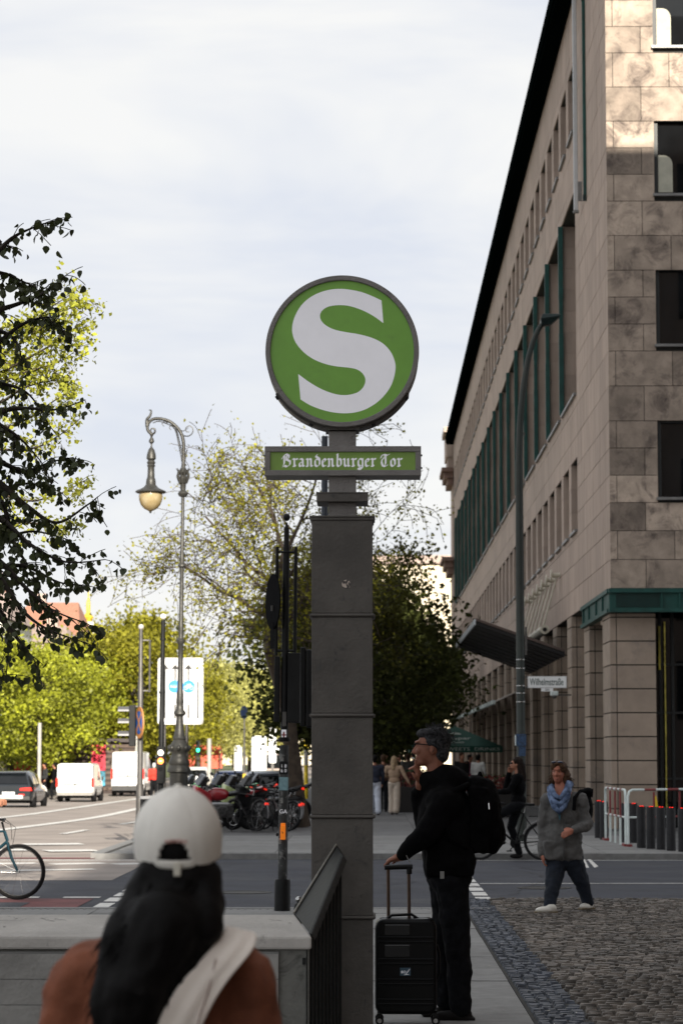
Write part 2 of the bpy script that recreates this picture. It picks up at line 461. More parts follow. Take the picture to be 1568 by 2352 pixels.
# block dashes along the crossings
blk = None
for X, Ys in ((1.38, np.arange(29.2, 38.5, 1.15)), (-3.08, np.arange(29.0, 35.5, 1.15))):
    for y in Ys:
        if blk is None:
            blk = tag(MB().add([(-0.09, -0.42, 0), (0.09, -0.42, 0), (0.09, 0.42, 0), (-0.09, 0.42, 0)], [(0, 1, 2, 3)]).build('crossing_block_marking', paint), kind='structure')
            blk.location = (X, y, -0.094)
        else:
            inst(blk, (X, y, -0.094))
# red cycle lane and lines at left
tag(MB().quad((-9, 28.7, -0.094), (-3.35, 28.7, -0.094), (-3.35, 31.5, -0.094), (-9, 31.5, -0.094)).build('red_cycle_lane', redlane), kind='structure')
tag(MB().quad((-6.6, 29.2, -0.090), (-4.0, 29.2, -0.090), (-4.0, 30.6, -0.090), (-6.6, 30.6, -0.090)).build('lane_patch', asphalt), kind='structure')
for x0, x1 in ((-9, -4.05), (-3.75, -3.3)):
    strip('cycle_lane_line', [(x0, 31.8, 0), (x1, 31.8, 0)], 0.22)
strip('red_cycle_lane', [(-14, 43.9, 0), (-3.6, 43.9, 0)], 0.55, mat=redlane, dz=0.010)
strip('cycle_lane_line', [(-14, 43.2, 0), (-3.5, 43.2, 0)], 0.20)
for x0, x1 in ((-6.5, -5.4), (-5.1, -4.3), (-4.1, -3.5)):
    strip('cycle_lane_line', [(x0, 41.6, 0), (x1, 42.0, 0)], 0.45)
for (x0, x1, y) in [(-8.0, -6.2, 47.5), (-5.9, -5.0, 47.2), (-6.8, -5.7, 51)]:
    strip('lane_marking', [(x0, y, 0), (x1, y + 0.3, 0)], 0.9, dz=0.016)
strip('lane_marking', [(-9.3, 37.5, 0), (-4.2, 39.6, 0)], 0.35, dz=0.012)

# near pavement: granite slabs, blue mosaic band, cobbled forecourt
pave = tag(MB().box(-9.0, 1.02, 21.35, 27.9, -0.5, -0.03).box(-9, 1.02, 2, 21.349, -0.5, -0.03).box(-9, 9, -12, 1.99, -0.5, -0.03).build('near_pavement', joint), kind='structure')
slab0 = MB().add([(-.497, -.497, -.029), (.497, -.497, -.029), (.497, .497, -.029), (-.497, .497, -.029), (-.494, -.494, 0), (.494, -.494, 0), (.494, .494, 0), (-.494, .494, 0)],
                 [(0, 3, 2, 1), (4, 5, 6, 7), (0, 1, 5, 4), (1, 2, 6, 5), (2, 3, 7, 6), (3, 0, 4, 7)]).build('paving_slab', granite, pave)
first = True
def slab(x0, x1, y0, y1, parent, src=slab0, dz=0):
    global first
    o = src if first and src is slab0 else inst(src, (0, 0, 0), parent)
    if src is slab0: first = False
    o.location = ((x0 + x1) / 2, (y0 + y1) / 2, rng.uniform(-0.002, 0.003) + dz); o.scale = (x1 - x0, y1 - y0, 1)
    return o
edges_x = [-6.6, -5.3, -4.1, -2.9, -1.6, -0.33, 1.01]
yy = 12.6
while yy < 27.6:
    dy = rng.choice([1.05, 1.2, 1.35]); y1 = min(yy + dy, 27.75)
    for i in range(len(edges_x) - 1):
        x0, x1 = edges_x[i], edges_x[i + 1]
        if yy < 21.4:
            pass
        if y1 - yy > 0.2: slab(x0, x1, yy, y1, pave)
    yy = y1
tact = MB()
for i in range(90):
    for j in range(3):
        x = -6 + i * 0.078; y = 27.60 + j * 0.08 + 0.05
        tact.add([(x - .02, y - .02, 0.0), (x + .02, y - .02, 0.0), (x, y + .02, 0.006)], [(0, 1, 2)])
tag(tact.build('tactile_studs', granite_d), kind='stuff').parent = pave
kerb = tag(MB().box(-9.0, 1.3, 27.92, 28.15, -0.3, -0.004).box(1.32, 14, 29.93, 30.12, -0.3, -0.02).build('kerb', granite), kind='structure')
# cobbles
cob_base = tag(MB().box(1.02, 14, 2, 29.93, -0.5, -0.022).build('cobbled_forecourt', joint), kind='structure')
def cob_mesh(cells, name):
    n = len(cells); V = np.zeros((n, 8, 3)); c = np.array(cells)
    hx, hy = c[:, 2] / 2, c[:, 3] / 2
    r_ = np.random.RandomState(3)
    for k, (sx, sy) in enumerate([(-1, -1), (1, -1), (1, 1), (-1, 1)]):
        V[:, k, 0] = c[:, 0] + sx * hx; V[:, k, 1] = c[:, 1] + sy * hy; V[:, k, 2] = -0.03
        V[:, k + 4, 0] = c[:, 0] + sx * hx * r_.uniform(.62, .9, n); V[:, k + 4, 1] = c[:, 1] + sy * hy * r_.uniform(.62, .9, n)
        V[:, k + 4, 2] = c[:, 4] + r_.uniform(-.004, .004, n)
    fs = np.array([(4, 5, 6, 7), (0, 1, 5, 4), (1, 2, 6, 5), (2, 3, 7, 6), (3, 0, 4, 7)])
    Fc = (fs[None] + (np.arange(n) * 8)[:, None, None]).reshape(-1, 4)
    me = bpy.data.meshes.new(name)
    me.from_pydata(V.reshape(-1, 3).tolist(), [], Fc.tolist())
    return me
cells = []; y = 12.0; row = 0
while y < 29.9:
    dy = 0.088 + rng.uniform(-.012, .015); x = 1.34 + rng.uniform(0, .05)
    wob = 0.05 * math.sin(y * 0.8)
    xm = 0.125 * y + 0.9
    while x < xm + 0.4:
        dx = 0.10 + rng.uniform(-.03, .035)
        cells.append((x + dx / 2, y + dy / 2 + wob * math.sin(x * 2.2), dx - .010, dy - .010, rng.uniform(-.006, .008)))
        x += dx
    y += dy
near_c = [c for c in cells if c[1] > 15.55 and c[0] < 0.118 * c[1] + 0.02]
near_c.sort(key=lambda c: c[1]); near_c = near_c[:290]; ns = set(near_c)
rest = [c for c in cells if c not in ns]
cobs = link('cobbles', cob_mesh(rest, 'cobbles'), cobble_m, cob_base); tag(cobs, kind='stuff')
protos = [link('cobblestone', cob_mesh([(0, 0, .092, .080, .003)], 'cobblestone'), cobble_m, cob_base) for _ in range(1)]
for i, c in enumerate(near_c):
    o = protos[0] if i == 0 else inst(protos[0], (0, 0, 0), cob_base)
    o.location = (c[0], c[1], c[4]); o.scale = (c[2] / .092, c[3] / .080, 1)
cells = []
y = 12.0
while y < 29.85:
    x = 1.035; off = 0.02 * math.sin(y * 1.3)
    while x < 1.30:
        dx = rng.uniform(.07, .105); cells.append((x + dx / 2, y + .04 + rng.uniform(-.006, .006), dx - .012, rng.uniform(.062, .076), rng.uniform(-.008, .004))); x += dx
    y += 0.083
bc = link('mosaic_setts', cob_mesh(cells, 'mosaic_setts'), cobble_b, cob_base); tag(bc, kind='stuff')

# far pavement
farp = tag(MB().box(-4.5, 60, 43.85, 760, -0.5, -0.03).build('far_pavement', M('far_paving', (0.10, 0.10, 0.10), 0.85, var=0.25, scale=0.8, bump=0.3)), kind='structure')
tag(MB().box(-4.62, 60, 43.62, 43.848, -0.5, 0.0).box(-4.72, -4.502, 43.85, 600, -0.6, 0.0).build('kerb', granite), kind='structure')
s_far = MB().add([(-.497, -.497, -.029), (.497, -.497, -.029), (.497, .497, -.029), (-.497, .497, -.029), (-.494, -.494, 0), (.494, -.494, 0), (.494, .494, 0), (-.494, .494, 0)],
                 [(0, 3, 2, 1), (4, 5, 6, 7), (0, 1, 5, 4), (1, 2, 6, 5), (2, 3, 7, 6), (3, 0, 4, 7)])
sf = s_far.build('paving_slab', granite, farp); sd_ = MB().add(s_far.v, s_far.f).build('paving_slab', granite_d, farp)
k0 = k1 = 0
y = 43.95
while y < 53.4:
    x = -4.4
    while x < 4.4:
        o = sf if k0 == 0 else inst(sf, (0, 0, 0), farp); k0 += 1
        o.location = (x + .7, y + .8, rng.uniform(-.002, .002)); o.scale = (1.4, 1.6, 1); x += 1.4
    y += 1.6
while y < 75:
    x = -2.0 if y < 66 else 0
    while x < 2.9:
        o = sd_ if k1 == 0 else inst(sd_, (0, 0, 0), farp); k1 += 1
        o.location = (x + .5, y + 1.4, rng.uniform(-.003, .003)); o.scale = (1.0, 2.8, 1); x += 1.0
    y += 2.8
# grass median left of the avenue
med = tag(sheet('median', -60, -17.5, 60, 700, M('median_grass', (0.07, 0.085, 0.02), 0.9, var=0.4, scale=1.5, bump=0.5), -0.22, 2, 2), kind='structure')
tag(MB().box(-17.5, -17.25, 60, 700, -0.6, -0.2).build('kerb', granite), kind='structure')

# ================================================================== stone corner building
XF, Y0, Y1 = 5.43, 57.8, 164.0
bld = thing('office_building', 'long sandstone corner building with green window fins and arcade piers', 'building', (XF, Y0, 0))
def B(mb, name, mat, smooth=0, bevel=0, parent=None):
    return mb.build(name, mat, parent or bld, smooth, bevel, world=True)
# courses from the arcade lintel upwards
z = 5.40; courses = []
pat = [.65, .65, .64] + [.62, .62, .62] + [.80, .80, .62, .62, .62, .80, .80, .62, .62, .62, .80, .80, .62, .62, .62, .78, .80]
for h in pat:
    courses.append((z, z + h)); z += h
ZT = 21.72
courses = [c for c in courses if c[0] < ZT - 0.2]; courses[-1] = (courses[-1][0], ZT)
# window rows: (z0, z1, pitch, width)
rows = [(7.50, 9.43, 2.77, 2.0), (11.1, 16.55, 5.54, 4.8), (18.2, 20.0, 2.77, 2.0)]
YW = 66.8                        # near edge of first window
backing = MB()
# solid core walls behind the facing
backing.box(XF + 0.035, XF + 0.5, Y0 + 0.04, YW - 0.02, 5.4, ZT)
prev = 5.4
for (a, b, _, _) in rows + [(ZT, ZT, 0, 0)]:
    backing.box(XF + 0.035, XF + 0.58, YW - 0.02, Y1, prev, a); prev = b
backing.box(XF + 0.6, 30, Y0 + 0.9, Y1, 5.4, ZT)
backing.box(XF + 0.501, 30, Y0 + 0.9, YW - 0.02, 5.39, ZT - 0.01)
B(backing, 'core_wall', gap_m)
# facing stones of the side: corner zone one by one, the rest joined
proto_s = None
n_ind = 0
def stone_obj(x0, x1, y0, y1, z0, z1, mat, key):
    global n_ind
    k = 'sp_' + key
    if k not in CHILD:
        o = MB().box(-.5, .5, -.5, .5, -.5, .5).build('stone', mat, bld); CHILD[k] = o
    else:
        o = inst(CHILD[k], (0, 0, 0), bld)
    o.location = (Vector(((x0 + x1) / 2, (y0 + y1) / 2, (z0 + z1) / 2)) - Vector((XF, Y0, 0)))
    o.scale = (x1 - x0, y1 - y0, z1 - z0); n_ind += 1
    return o
g = 0.007
far_st = MB()
def free(z0, z1):                # stretches of wall of this course not cut by windows
    return not any(z1 > a + .05 and z0 < b - .05 for a, b, _, _ in rows)
def split_rows(z0, z1):
    """clip a course to the parts outside the window rows"""
    segs = [(z0, z1)]
    for a, b, _, _ in rows:
        out_ = []
        for s0, s1 in segs:
            if s1 <= a + .01 or s0 >= b - .01: out_.append((s0, s1)); continue
            if s0 < a - .02: out_.append((s0, a))
            if s1 > b + .02: out_.append((b, s1))
        segs = out_
    return segs
for ci, (z0, z1) in enumerate(courses):
    y = Y0 + 0.045; k = 0
    L0 = 0.75 if ci % 2 else 1.45
    while y < YW - 0.02:
        l = L0 if k == 0 else 1.5
        y2 = min(y + l, YW)
        if YW - y2 < 0.5: y2 = YW
        jx = rng.uniform(0, 0.004)
        stone_obj(XF + jx, XF + 0.04, y + g, y2 - g, z0 + g, z1 - g, stone_m, 'side'); y = y2; k += 1
    for s0, s1 in split_rows(z0, z1):
        y = YW + (0.0 if ci % 2 else -0.0)
        while y < Y1 - 0.1:
            l = 1.385
            y2 = min(y + l, Y1)
            far_st.box(XF + rng.uniform(0, .004), XF + 0.04, y + g, y2 - g, s0 + g, s1 - g); y = y2
# piers between windows
frm = pane = sill = finp = None
for (a, b, pitch, wd) in rows:
    n = int((Y1 - YW) / pitch)
    for i in range(n + 1):
        yp = YW + i * pitch
        # pier after the opening
        ya, yb = yp + wd, min(yp + pitch, Y1)
        if yp + wd > Y1: break
        nb = max(1, round((b - a) / 0.62)); hh = (b - a) / nb
        for q in range(nb):
            far_st.box(XF, XF + 0.50, ya, yb, a + q * hh + g, a + (q + 1) * hh - g)
        far_st.box(XF + 0.01, XF + 0.49, ya + .01, yb - .01, a, b)
        ctr = Vector((0, yp + wd / 2 - Y0, (a + b) / 2))
        key = 'win%.1f' % wd
        if key not in CHILD:
            fr = MB(); h2 = (b - a) / 2; w2 = wd / 2
            fr.box(.43, .49, -w2, w2, -h2, -h2 + .07).box(.43, .49, -w2, w2, h2 - .07, h2).box(.43, .49, -w2, -w2 + .06, -h2 + .07, h2 - .07).box(.43, .49, w2 - .06, w2, -h2 + .07, h2 - .07)
            if h2 > 1.5: fr.box(.42, .49, -w2 + .06, w2 - .06, -.55, .25)
            else: fr.box(.43, .49, -.03, .03, -h2 + .07, h2 - .07)
            f_ = fr.build('window', frame_d, bld); f_.location = ctr
            p_ = MB().box(.475, .482, -w2 + .05, w2 - .05, -h2 + .06, h2 - .06).build('pane', glass_d, f_)
            s_ = MB().box(-.07, .42, -w2 + .12, w2 - .02, -h2 - .02, -h2 + .05).build('sill', sill_m, f_)
            subs = [p_, s_]
            if h2 > 1.5:
                subs.append(MB().box(-.10, .03, w2 - .12, w2 - .01, -h2 + .06, -.35).box(-.09, .02, w2 - .11, w2 - .02, -.345, .6).box(-.10, .03, w2 - .12, w2 - .01, .605, h2 - .03).build('fin', green_fr, f_))
            CHILD[key] = (f_, subs)
        else:
            f0, subs = CHILD[key]
            f_ = f0.copy(); COL.objects.link(f_); f_.location = ctr
            for s0 in subs:
                c_ = s0.copy(); COL.objects.link(c_); c_.parent = f_
tag(B(far_st, 'facing_stones', stone_m), kind='stuff')

# front face: stones one by one near the corner
XWIN = XF + 1.09
fwin = [(7.40, 9.26), (10.9, 12.75), (14.4, 16.2), (17.8, 19.7)]
front_far = MB()
for ci, (z0, z1) in enumerate(courses):
    xs = [XF]
    if ci % 2: xs += [XF + 0.16, XF + 1.45, XF + 2.75]
    else: xs += [XF + 0.80, XF + 2.1, XF + 3.4]
    while xs[-1] < 12.5: xs.append(xs[-1] + 1.3)
    win = [w_ for w_ in fwin if z1 > w_[0] + .1 and z0 < w_[1] - .1]
    for x0, x1 in zip(xs[:-1], xs[1:]):
        parts_ = [(x0, x1)]
        if win:
            parts_ = []
            for q in range(3):          # openings repeat every 3.1 m
                pass
            cuts = [(XWIN + q * 3.1, XWIN + q * 3.1 + 1.9) for q in range(3)]
            s_ = [(x0, x1)]
            for c0, c1 in cuts:
                s2 = []
                for u0, u1 in s_:
                    if u1 <= c0 or u0 >= c1: s2.append((u0, u1)); continue
                    if u0 < c0 - .02: s2.append((u0, c0))
                    if u1 > c1 + .02: s2.append((c1, u1))
                s_ = s2
            parts_ = s_
        for u0, u1 in parts_:
            jy = rng.uniform(0, .006)
            if u0 < 8.2: stone_obj(u0 + (0.0 if u0 == XF else g), u1 - g, Y0 + jy, Y0 + .04, z0 + g, z1 - g, stone_f, 'front')
            else: front_far.box(u0 + g, u1 - g, Y0, Y0 + .04, z0 + g, z1 - g)
tag(B(front_far, 'facing_stones', stone_f), kind='stuff')
cw = MB(); prev = 5.4
for a, b in fwin + [(ZT, ZT)]:
    cw.box(XF + 0.05, 12.6, Y0 + 0.042, Y0 + 0.5, prev, a); prev = b
for a, b in fwin:
    xs = [XF + .05] + [v for q in range(3) for v in (XWIN + q * 3.1, XWIN + q * 3.1 + 1.9)] + [15.0]
    for q in range(0, len(xs), 2):
        cw.box(xs[q], xs[q + 1], Y0 + 0.042, Y0 + 0.5, a, b)
B(cw, 'core_wall', gap_m)
rev = MB()
for a, b in fwin:
    for q in range(3):
        xa, xb = XWIN + q * 3.1, XWIN + q * 3.1 + 1.9
        rev.box(xa - .03, xa - .0015, Y0 + .006, Y0 + .34, a, b).box(xb + .0015, xb + .03, Y0 + .006, Y0 + .34, a, b)
        c = (xa + xb) / 2 - XF; h2 = (b - a) / 2; w2 = .95
        if 'fw' not in CHILD:
            fr = MB().box(-w2, -w2 + .09, .10, .22, -h2, h2).box(w2 - .09, w2, .10, .22, -h2, h2).box(-w2 + .09, w2 - .09, .10, .22, h2 - .10, h2).box(-w2 + .09, w2 - .09, .10, .22, -h2, -h2 + .08)
            f_ = fr.build('window', frame_d, bld)
            p_ = MB().box(-w2 + .08, w2 - .08, .19, .20, -h2 + .07, h2 - .09).build('pane', glass_d, f_)
            s_ = MB().box(-w2 - .04, w2 + .04, -.09, .11, -h2 - .005, -h2 + .055).build('sill', sill_m, f_)
            CHILD['fw'] = (f_, [p_, s_])
        else:
            f_ = CHILD['fw'][0].copy(); COL.objects.link(f_)
            for s0 in CHILD['fw'][1]:
                c_ = s0.copy(); COL.objects.link(c_); c_.parent = f_
        f_.location = (c, 0.0, (a + b) / 2)
        if a > 14 and q == 0:
            pp = [( -w2 + .10, -h2 + .09), (-w2 + .43, -h2 + .09)] + [(-w2 + .23 + .20 * math.cos(t), h2 * -.02 - .15 + .22 * math.sin(t)) for t in np.linspace(0, PI / 2, 7)] + [(-w2 + .10, -.02 * h2 + .07)]
            sunlit_patch = MB().prism(pp, .13, .17).build('sunlit_patch', M('sunlit_cream', (0.42, 0.41, 0.33), 0.7), f_)  # added panel standing in for a sunlit patch of the reveal
B(rev, 'window_reveal', stone_f)
# eaves and gutter
ev = MB().box(4.98, 14, Y0 - 0.45, Y1 + 1, ZT + 0.002, ZT + 0.10).box(4.93, 5.06, Y0 - 0.5, Y1 + 1, ZT + 0.102, ZT + 0.34).box(4.9, 14, Y0 - .5, Y1 + 1, ZT + .342, ZT + .42)
B(ev, 'eaves', M('eaves_black', (0.002, 0.004, 0.004), 1.0, spec=0))
B(MB().add([(4.95, Y0 - .4, ZT + .43), (20, Y0 - .4, ZT + .43), (20, Y1, ZT + .43), (4.95, Y1, ZT + .43), (12, Y0 + 6, ZT + 4), (12, Y1 - 6, ZT + 4)], [(0, 1, 4), (1, 2, 5, 4), (2, 3, 5), (3, 0, 4, 5)]), 'roof', green_dk)

# green steel beam round the corner over the arcade
gb = MB()
gb.box(XF - .05, 13, Y0 - .10, Y0 + .12, 5.30, 5.395).box(XF - .03, 13, Y0 - .02, Y0 + .02, 4.95, 5.30).box(XF - .05, 13, Y0 - .10, Y0 + .12, 4.86, 4.95)
gb.box(XF - .08, XF + .10, Y0 + .121, 65.3, 5.30, 5.395).box(XF - .03, XF + .01, Y0 + .121, 65.3, 4.95, 5.30).box(XF - .08, XF + .10, Y0 + .121, 65.3, 4.86, 4.95)
B(gb, 'corner_beam', green_fr)
for x in (6.55, 6.95, 8.3, 9.6): B(MB().box(x, x + .03, Y0 - .09, Y0 - .0201, 4.951, 5.299), 'beam_stiffener', green_fr)
for y in (59.3, 61.0, 63.0, 64.6): B(MB().box(XF - .075, XF - .0301, y, y + .03, 4.951, 5.299), 'beam_stiffener', green_fr)
rb = MB()
for k in range(28): rb.box(XF + .12 + k * .035, XF + .135 + k * .035, Y0 - .035, Y0 - .02, 4.97, 5.28)
tag(B(rb, 'beam_grille', green_dk), kind='stuff')
# arcade piers
pn = 0
pier_rest = MB()
for i in range(19):
    ya = Y0 + 0.25 + i * 5.54
    yb = ya + (1.9 if i == 0 else 1.5)
    xb = XF + 1.02
    zt = 4.86 if i < 2 else 5.395
    core = MB().box(XF + .03, xb - .03, ya + .03, yb - .03, 0, zt)
    B(core, 'pier_core', gap_m)
    h = 0.537; zz = zt
    while zz > 0.02:
        z0 = max(0, zz - h)
        if zz == zt: z0 = zz - .10 if i < 2 else zz - .3
        for (x0, x1, y0, y1) in ((XF, XF + .13, ya, ya + .13), (XF + .15, xb, ya, ya + .12), (XF, XF + .12, ya + .15, yb), (XF + .14, xb, yb - .1, yb)):
            q = (x0, x1, y0 + .0, y1, z0 + .014, zz - .014)
            if pn < 110 and y1 < yb + .001 and not (y0 > ya + 1): 
                stone_obj(*q, stone_p, 'pier'); pn += 1
            else: pier_rest.box(*q)
        zz = z0
tag(B(pier_rest, 'pier_stones', stone_p), kind='stuff')
# intermediate slim piers + inner wall + ceiling
sl = MB()
for i in range(38):
    ya = 66.0 + i * 2.77
    if ya > Y1 - 1: break
    sl.box(XF + .55, XF + 1.3, ya, ya + .55, 0, 5.39)
B(sl, 'arcade_inner_wall', stone_p)
B(MB().box(XF + 2.6, XF + 2.9, Y0 + 1.6, Y1, 0, 5.39), 'shop_front', glass_d)
B(MB().box(XF + 1.03, 14, Y0 + 1.2, Y0 + 1.3, 0, 5.2), 'entrance_glass', glass_d)
for x in (6.62, 6.9, 7.2, 7.9, 8.6, 9.4, 10.2): B(MB().box(x, x + .06, Y0 + 1.08, Y0 + 1.2, 0, 5.0), 'mullion', frame_d)
for z_ in (1.1, 2.6, 3.7): B(MB().box(6.5, 12, Y0 + 1.10, Y0 + 1.199, z_, z_ + .05), 'transom', frame_d)
B(MB().box(6.73, 6.76, Y0 + 1.02, Y0 + 1.07, 0.2, 4.7), 'reflection_strip', M('reflection_tint', (0.55, 0.5, 0.12), 0.3, 0.8, var=0.5, scale=6))  # strip coloured as a greenish reflection in the entrance glass
B(MB().cbox((6.62, Y0 + 1.0, 4.1), (.05, .03, 1.0)), 'reflection_bar', M('reflection_yellow', (0.35, 0.3, 0.03), 0.4, var=.4))  # another painted reflection in the glass, gives no light
# ground floor slab line
B(MB().box(XF - .05, 14, Y0 + .05, Y1, -0.02, 0.012), 'plinth', granite_d)

# canopy over the entrance
can = thing('entrance_canopy', 'dark steel canopy tilted out over the arcade behind the tall lamp post', 'canopy', (XF, 79, 4.4))
XO, ZO, ZI, YA, YB = 2.96, 5.30, 4.42, 71.6, 86.6
def slabc(x0, z0, x1, z1, t, ya, yb):
    return [(x0, ya, z0), (x1, ya, z1), (x1, yb, z1), (x0, yb, z0)], [(x0, ya, z0 + t), (x1, ya, z1 + t), (x1, yb, z1 + t), (x0, yb, z0 + t)]
canm = M('canopy_steel', (0.022, 0.021, 0.022), 0.55, 0.3, var=0.3, scale=2, stretch=(0.3, 3, 3))
MB().hexa(*slabc(XO, ZO, XF, ZI, .10, YA, YB)).build('canopy_slab', canm, can, world=True)
MB().box(XO - .04, XO - .001, YA, YB, ZO - .02, ZO + .14).build('fascia', M('pale_edge', (0.62, 0.66, 0.70), 0.35, 0.3), can, world=True)
tr = MB().hexa(*slabc(XO, ZO + .102, XF, ZI + .102, .07, YA - .08, YA + .14)); tr.build('canopy_trim', M('brown_trim', (0.10, 0.07, 0.06), 0.6), can, world=True)
for k in range(9): MB().hexa(*slabc(XO + .05, ZO - .031, XF, ZI - .031, .03, YA + .3 + k * 1.8, YA + .36 + k * 1.8)).build('canopy_rib', canm, can, world=True)
ivory = M('ivory_casting', (0.50, 0.47, 0.38), 0.5, var=.1)
MB().tube([(4.9, YA + .3, 5.17), (4.9, YB - .5, 5.17)], .13, 16).build('tension_tube', ivory, can, smooth=40, world=True)
MB().lathe([(.06, 0), (.06, -.02)], (4.9, YA + .29, 5.17), 12, 'Y').build('tube_mouth', interior, can, world=True)
rod0 = dsk0 = None
for k in range(7):
    y = 72.9 + k * 2.05
    if k == 0:
        dsk0 = MB().lathe([(.16, -.01), (.16, .03), (.07, .04), (.07, .26), (.04, .26)][::1], (0, 0, 0), 14, 'X')
        dsk0 = dsk0.build('wall_disc', ivory, can, smooth=40); d = dsk0
        rod0 = MB().tube([(-.1, 0, 6.74 - 4.4), (4.9 - XF, .0, 5.22 - 4.4)], .028, 6).tube([(-.1, .12, 6.74 - 4.4), (4.9 - XF, .12, 5.22 - 4.4)], .018, 6).build('tie_rod', ivory, can); r0 = rod0
    else:
        d = inst(dsk0, (0, 0, 0), can); r0 = inst(rod0, (0, 0, 0), can)
    d.location = (-.28, y - 79, 6.76 - 4.4); r0.location = (0, y - 79, 0)

# banner poles high on the side wall
bp = thing('banner_pole', 'white vertical banner pole bracketed high on the sandstone wall', 'banner pole', (5.28, 64.6, 15.5))
MB().box(-.055, .055, -.055, .055, 0, 7.2).build('pole', M('banner_white', (0.50, 0.52, 0.53), 0.4, var=.05), bp, bevel=.02)
MB().box(.056, .17, -.03, .03, .25, .75).build('bracket', sill_m, bp)
MB().box(-.07, .07, -.07, .07, -.06, -.001).build('pole_foot', sill_m, bp)
bp2 = thing('banner_rail', 'dark green vertical rail fixed beside the white banner pole', 'rail', (5.385, 63.2, 15.5))
MB().box(-.035, .044, -.05, .05, .1, 7.2).build('rail_post', green_fr, bp2)
MB().box(-.05, .044, -.06, .06, -.05, .099).build('rail_foot', green_dk, bp2)
MB().box(-.045, .044, -.06, .06, 5.05, 5.15).build('rail_joint', green_dk, bp2)

# long retractable awning
aw = thing('awning', 'long pale awning folded out from the arcade above the parasol', 'awning', (XF, 110, 3.6))
MB().hexa([(4.4, 90, 3.52), (XF, 90, 4.0), (XF, 136, 4.0), (4.4, 136, 3.52)], [(4.4, 90, 3.56), (XF, 90, 4.04), (XF, 136, 4.04), (4.4, 136, 3.56)]).build('awning_cloth', M('awning_cloth', (0.40, 0.36, 0.32), 0.8), aw, world=True)
MB().box(4.30, 4.399, 90, 136, 3.46, 3.60).build('front_bar', white_p, aw, world=True)

# classical building next along
cb = thing('old_building', 'old stone building with heavy cornices beyond the sandstone block', 'building', (5.3, 166, 0))
MB().box(5.42, 30, 165.6, 170, 0, 22.2).build('wall', stone_m, cb, world=True)
for nm, (z0, z1, dx) in {'cornice': (19.2, 19.6, .35), 'string_course': (13.4, 13.8, .35)}.items():
    MB().box(5.42 - dx, 5.41, 165.5, 170, z0, z1).box(5.42 - dx * 1.6, 5.41, 165.3, 170.2, z1, z1 + .4).box(5.42 - dx * 2.1, 5.41, 165.0, 170.4, z1 + .4, z1 + .65).build(nm, M('cornice_stone', (0.22, 0.14, 0.11), 0.85, var=.2), cb, world=True)
MB().box(5.0, 5.41, 165.6, 169.8, 21.0, 22.6).box(4.85, 6.2, 165.4, 170, 22.6, 22.95).box(5.1, 5.41, 165.7, 169.7, 20.25, 21).build('parapet', stone_m, cb, world=True)
MB().box(4.6, 5.41, 166, 169.8, 4.6, 4.9).box(4.75, 5.41, 166.2, 169.6, 4.9, 6.3).build('bay', M('bay_dark', (0.05, 0.04, 0.035), .8), cb, world=True)

# hotel block on the camera's side of the crossing (out of frame at right, its shade falls over the pavement)
ht = thing('hotel_block', 'tall stone block on the near corner right of the forecourt', 'building', (8, -20, 0))
HH = 28.6
MB().box(6, 45, -70, 24, 0, HH).build('wall', stone_m, ht, world=True)
hw = MB()
for zz in np.arange(3, 25, 3.6):
    for yy in np.arange(-66, 22, 3.2): hw.box(5.95, 5.999, yy, yy + 1.3, zz, zz + 2.1)
    for xx in np.arange(8, 44, 3.2): hw.box(xx, xx + 1.3, 24.001, 24.05, zz, zz + 2.1)
tag(hw.build('windows', glass_d, ht, world=True), kind='stuff')

# buildings behind the trees at left
far_w = M('far_white_wall', (0.62, 0.60, 0.55), 0.8, var=.1)
far_o = M('orange_tiles', (0.42, 0.20, 0.13), 0.85, var=.2, rand=.2)
far_t = M('tan_wall', (0.36, 0.28, 0.24), 0.85)
def far_house(label, x0, x1, ya, yb, h, rh, mw, mr, nwin):
    b = thing('town_house', label, 'building', ((x0 + x1) / 2, ya, 0), group='houses behind the boulevard trees')
    MB().box(x0, x1, ya, yb, -0.3, h).build('wall', mw, b, world=True)
    xm = (x0 + x1) / 2
    MB().add([(x0 - .4, ya - .4, h), (x1 + .4, ya - .4, h), (x1 + .4, yb, h), (x0 - .4, yb, h), (x0 + 2, (ya + yb) / 2, h + rh), (x1 - 1, (ya + yb) / 2, h + rh)],
             [(0, 1, 5, 4), (1, 2, 5), (2, 3, 4, 5), (3, 0, 4)]).build('roof', mr, b, world=True)
    MB().box(x0 + 3, x0 + 4.2, (ya + yb) / 2 - .6, (ya + yb) / 2 + .6, h + rh - 1.5, h + rh + 1.2).build('chimney', far_t, b, world=True)
    w0 = None
    for r_ in range(int(h // 3.6)):
        for c_ in range(nwin):
            wx = x0 + (c_ + .5) * (x1 - x0) / nwin; wz = 2.2 + r_ * 3.6
            if w0 is None: w0 = MB().box(-.65, .65, -.06, -.001, -.95, .95).build('window', glass_d, b); o = w0
            else: o = inst(w0, (0, 0, 0), b)
            o.location = (wx - xm, 0, wz)
    return b
far_house('white house with orange roof furthest left behind the hanging leaves', -52, -38, 260, 285, 15.6, 5.5, far_w, far_o, 6)
far_house('tall pale house with green-edged windows at the left picture edge', -44, -33.5, 235, 255, 14.3, 3.0, far_w, far_t, 5)
far_house('white house with steep orange roof left of the golden spire', -47, -37.5, 330, 350, 17.2, 4.8, far_w, far_o, 5)
far_house('low orange-roofed house right of the golden spire', -40, -33, 345, 365, 13.8, 3.5, far_w, far_o, 4)
far_house('tan side wing between the white houses', -37, -31, 262, 280, 13.2, 2.2, far_t, far_t, 3)
sp = thing('church_spire', 'slender golden spire above the roofs at left', 'spire', (-38.3, 350, 0))
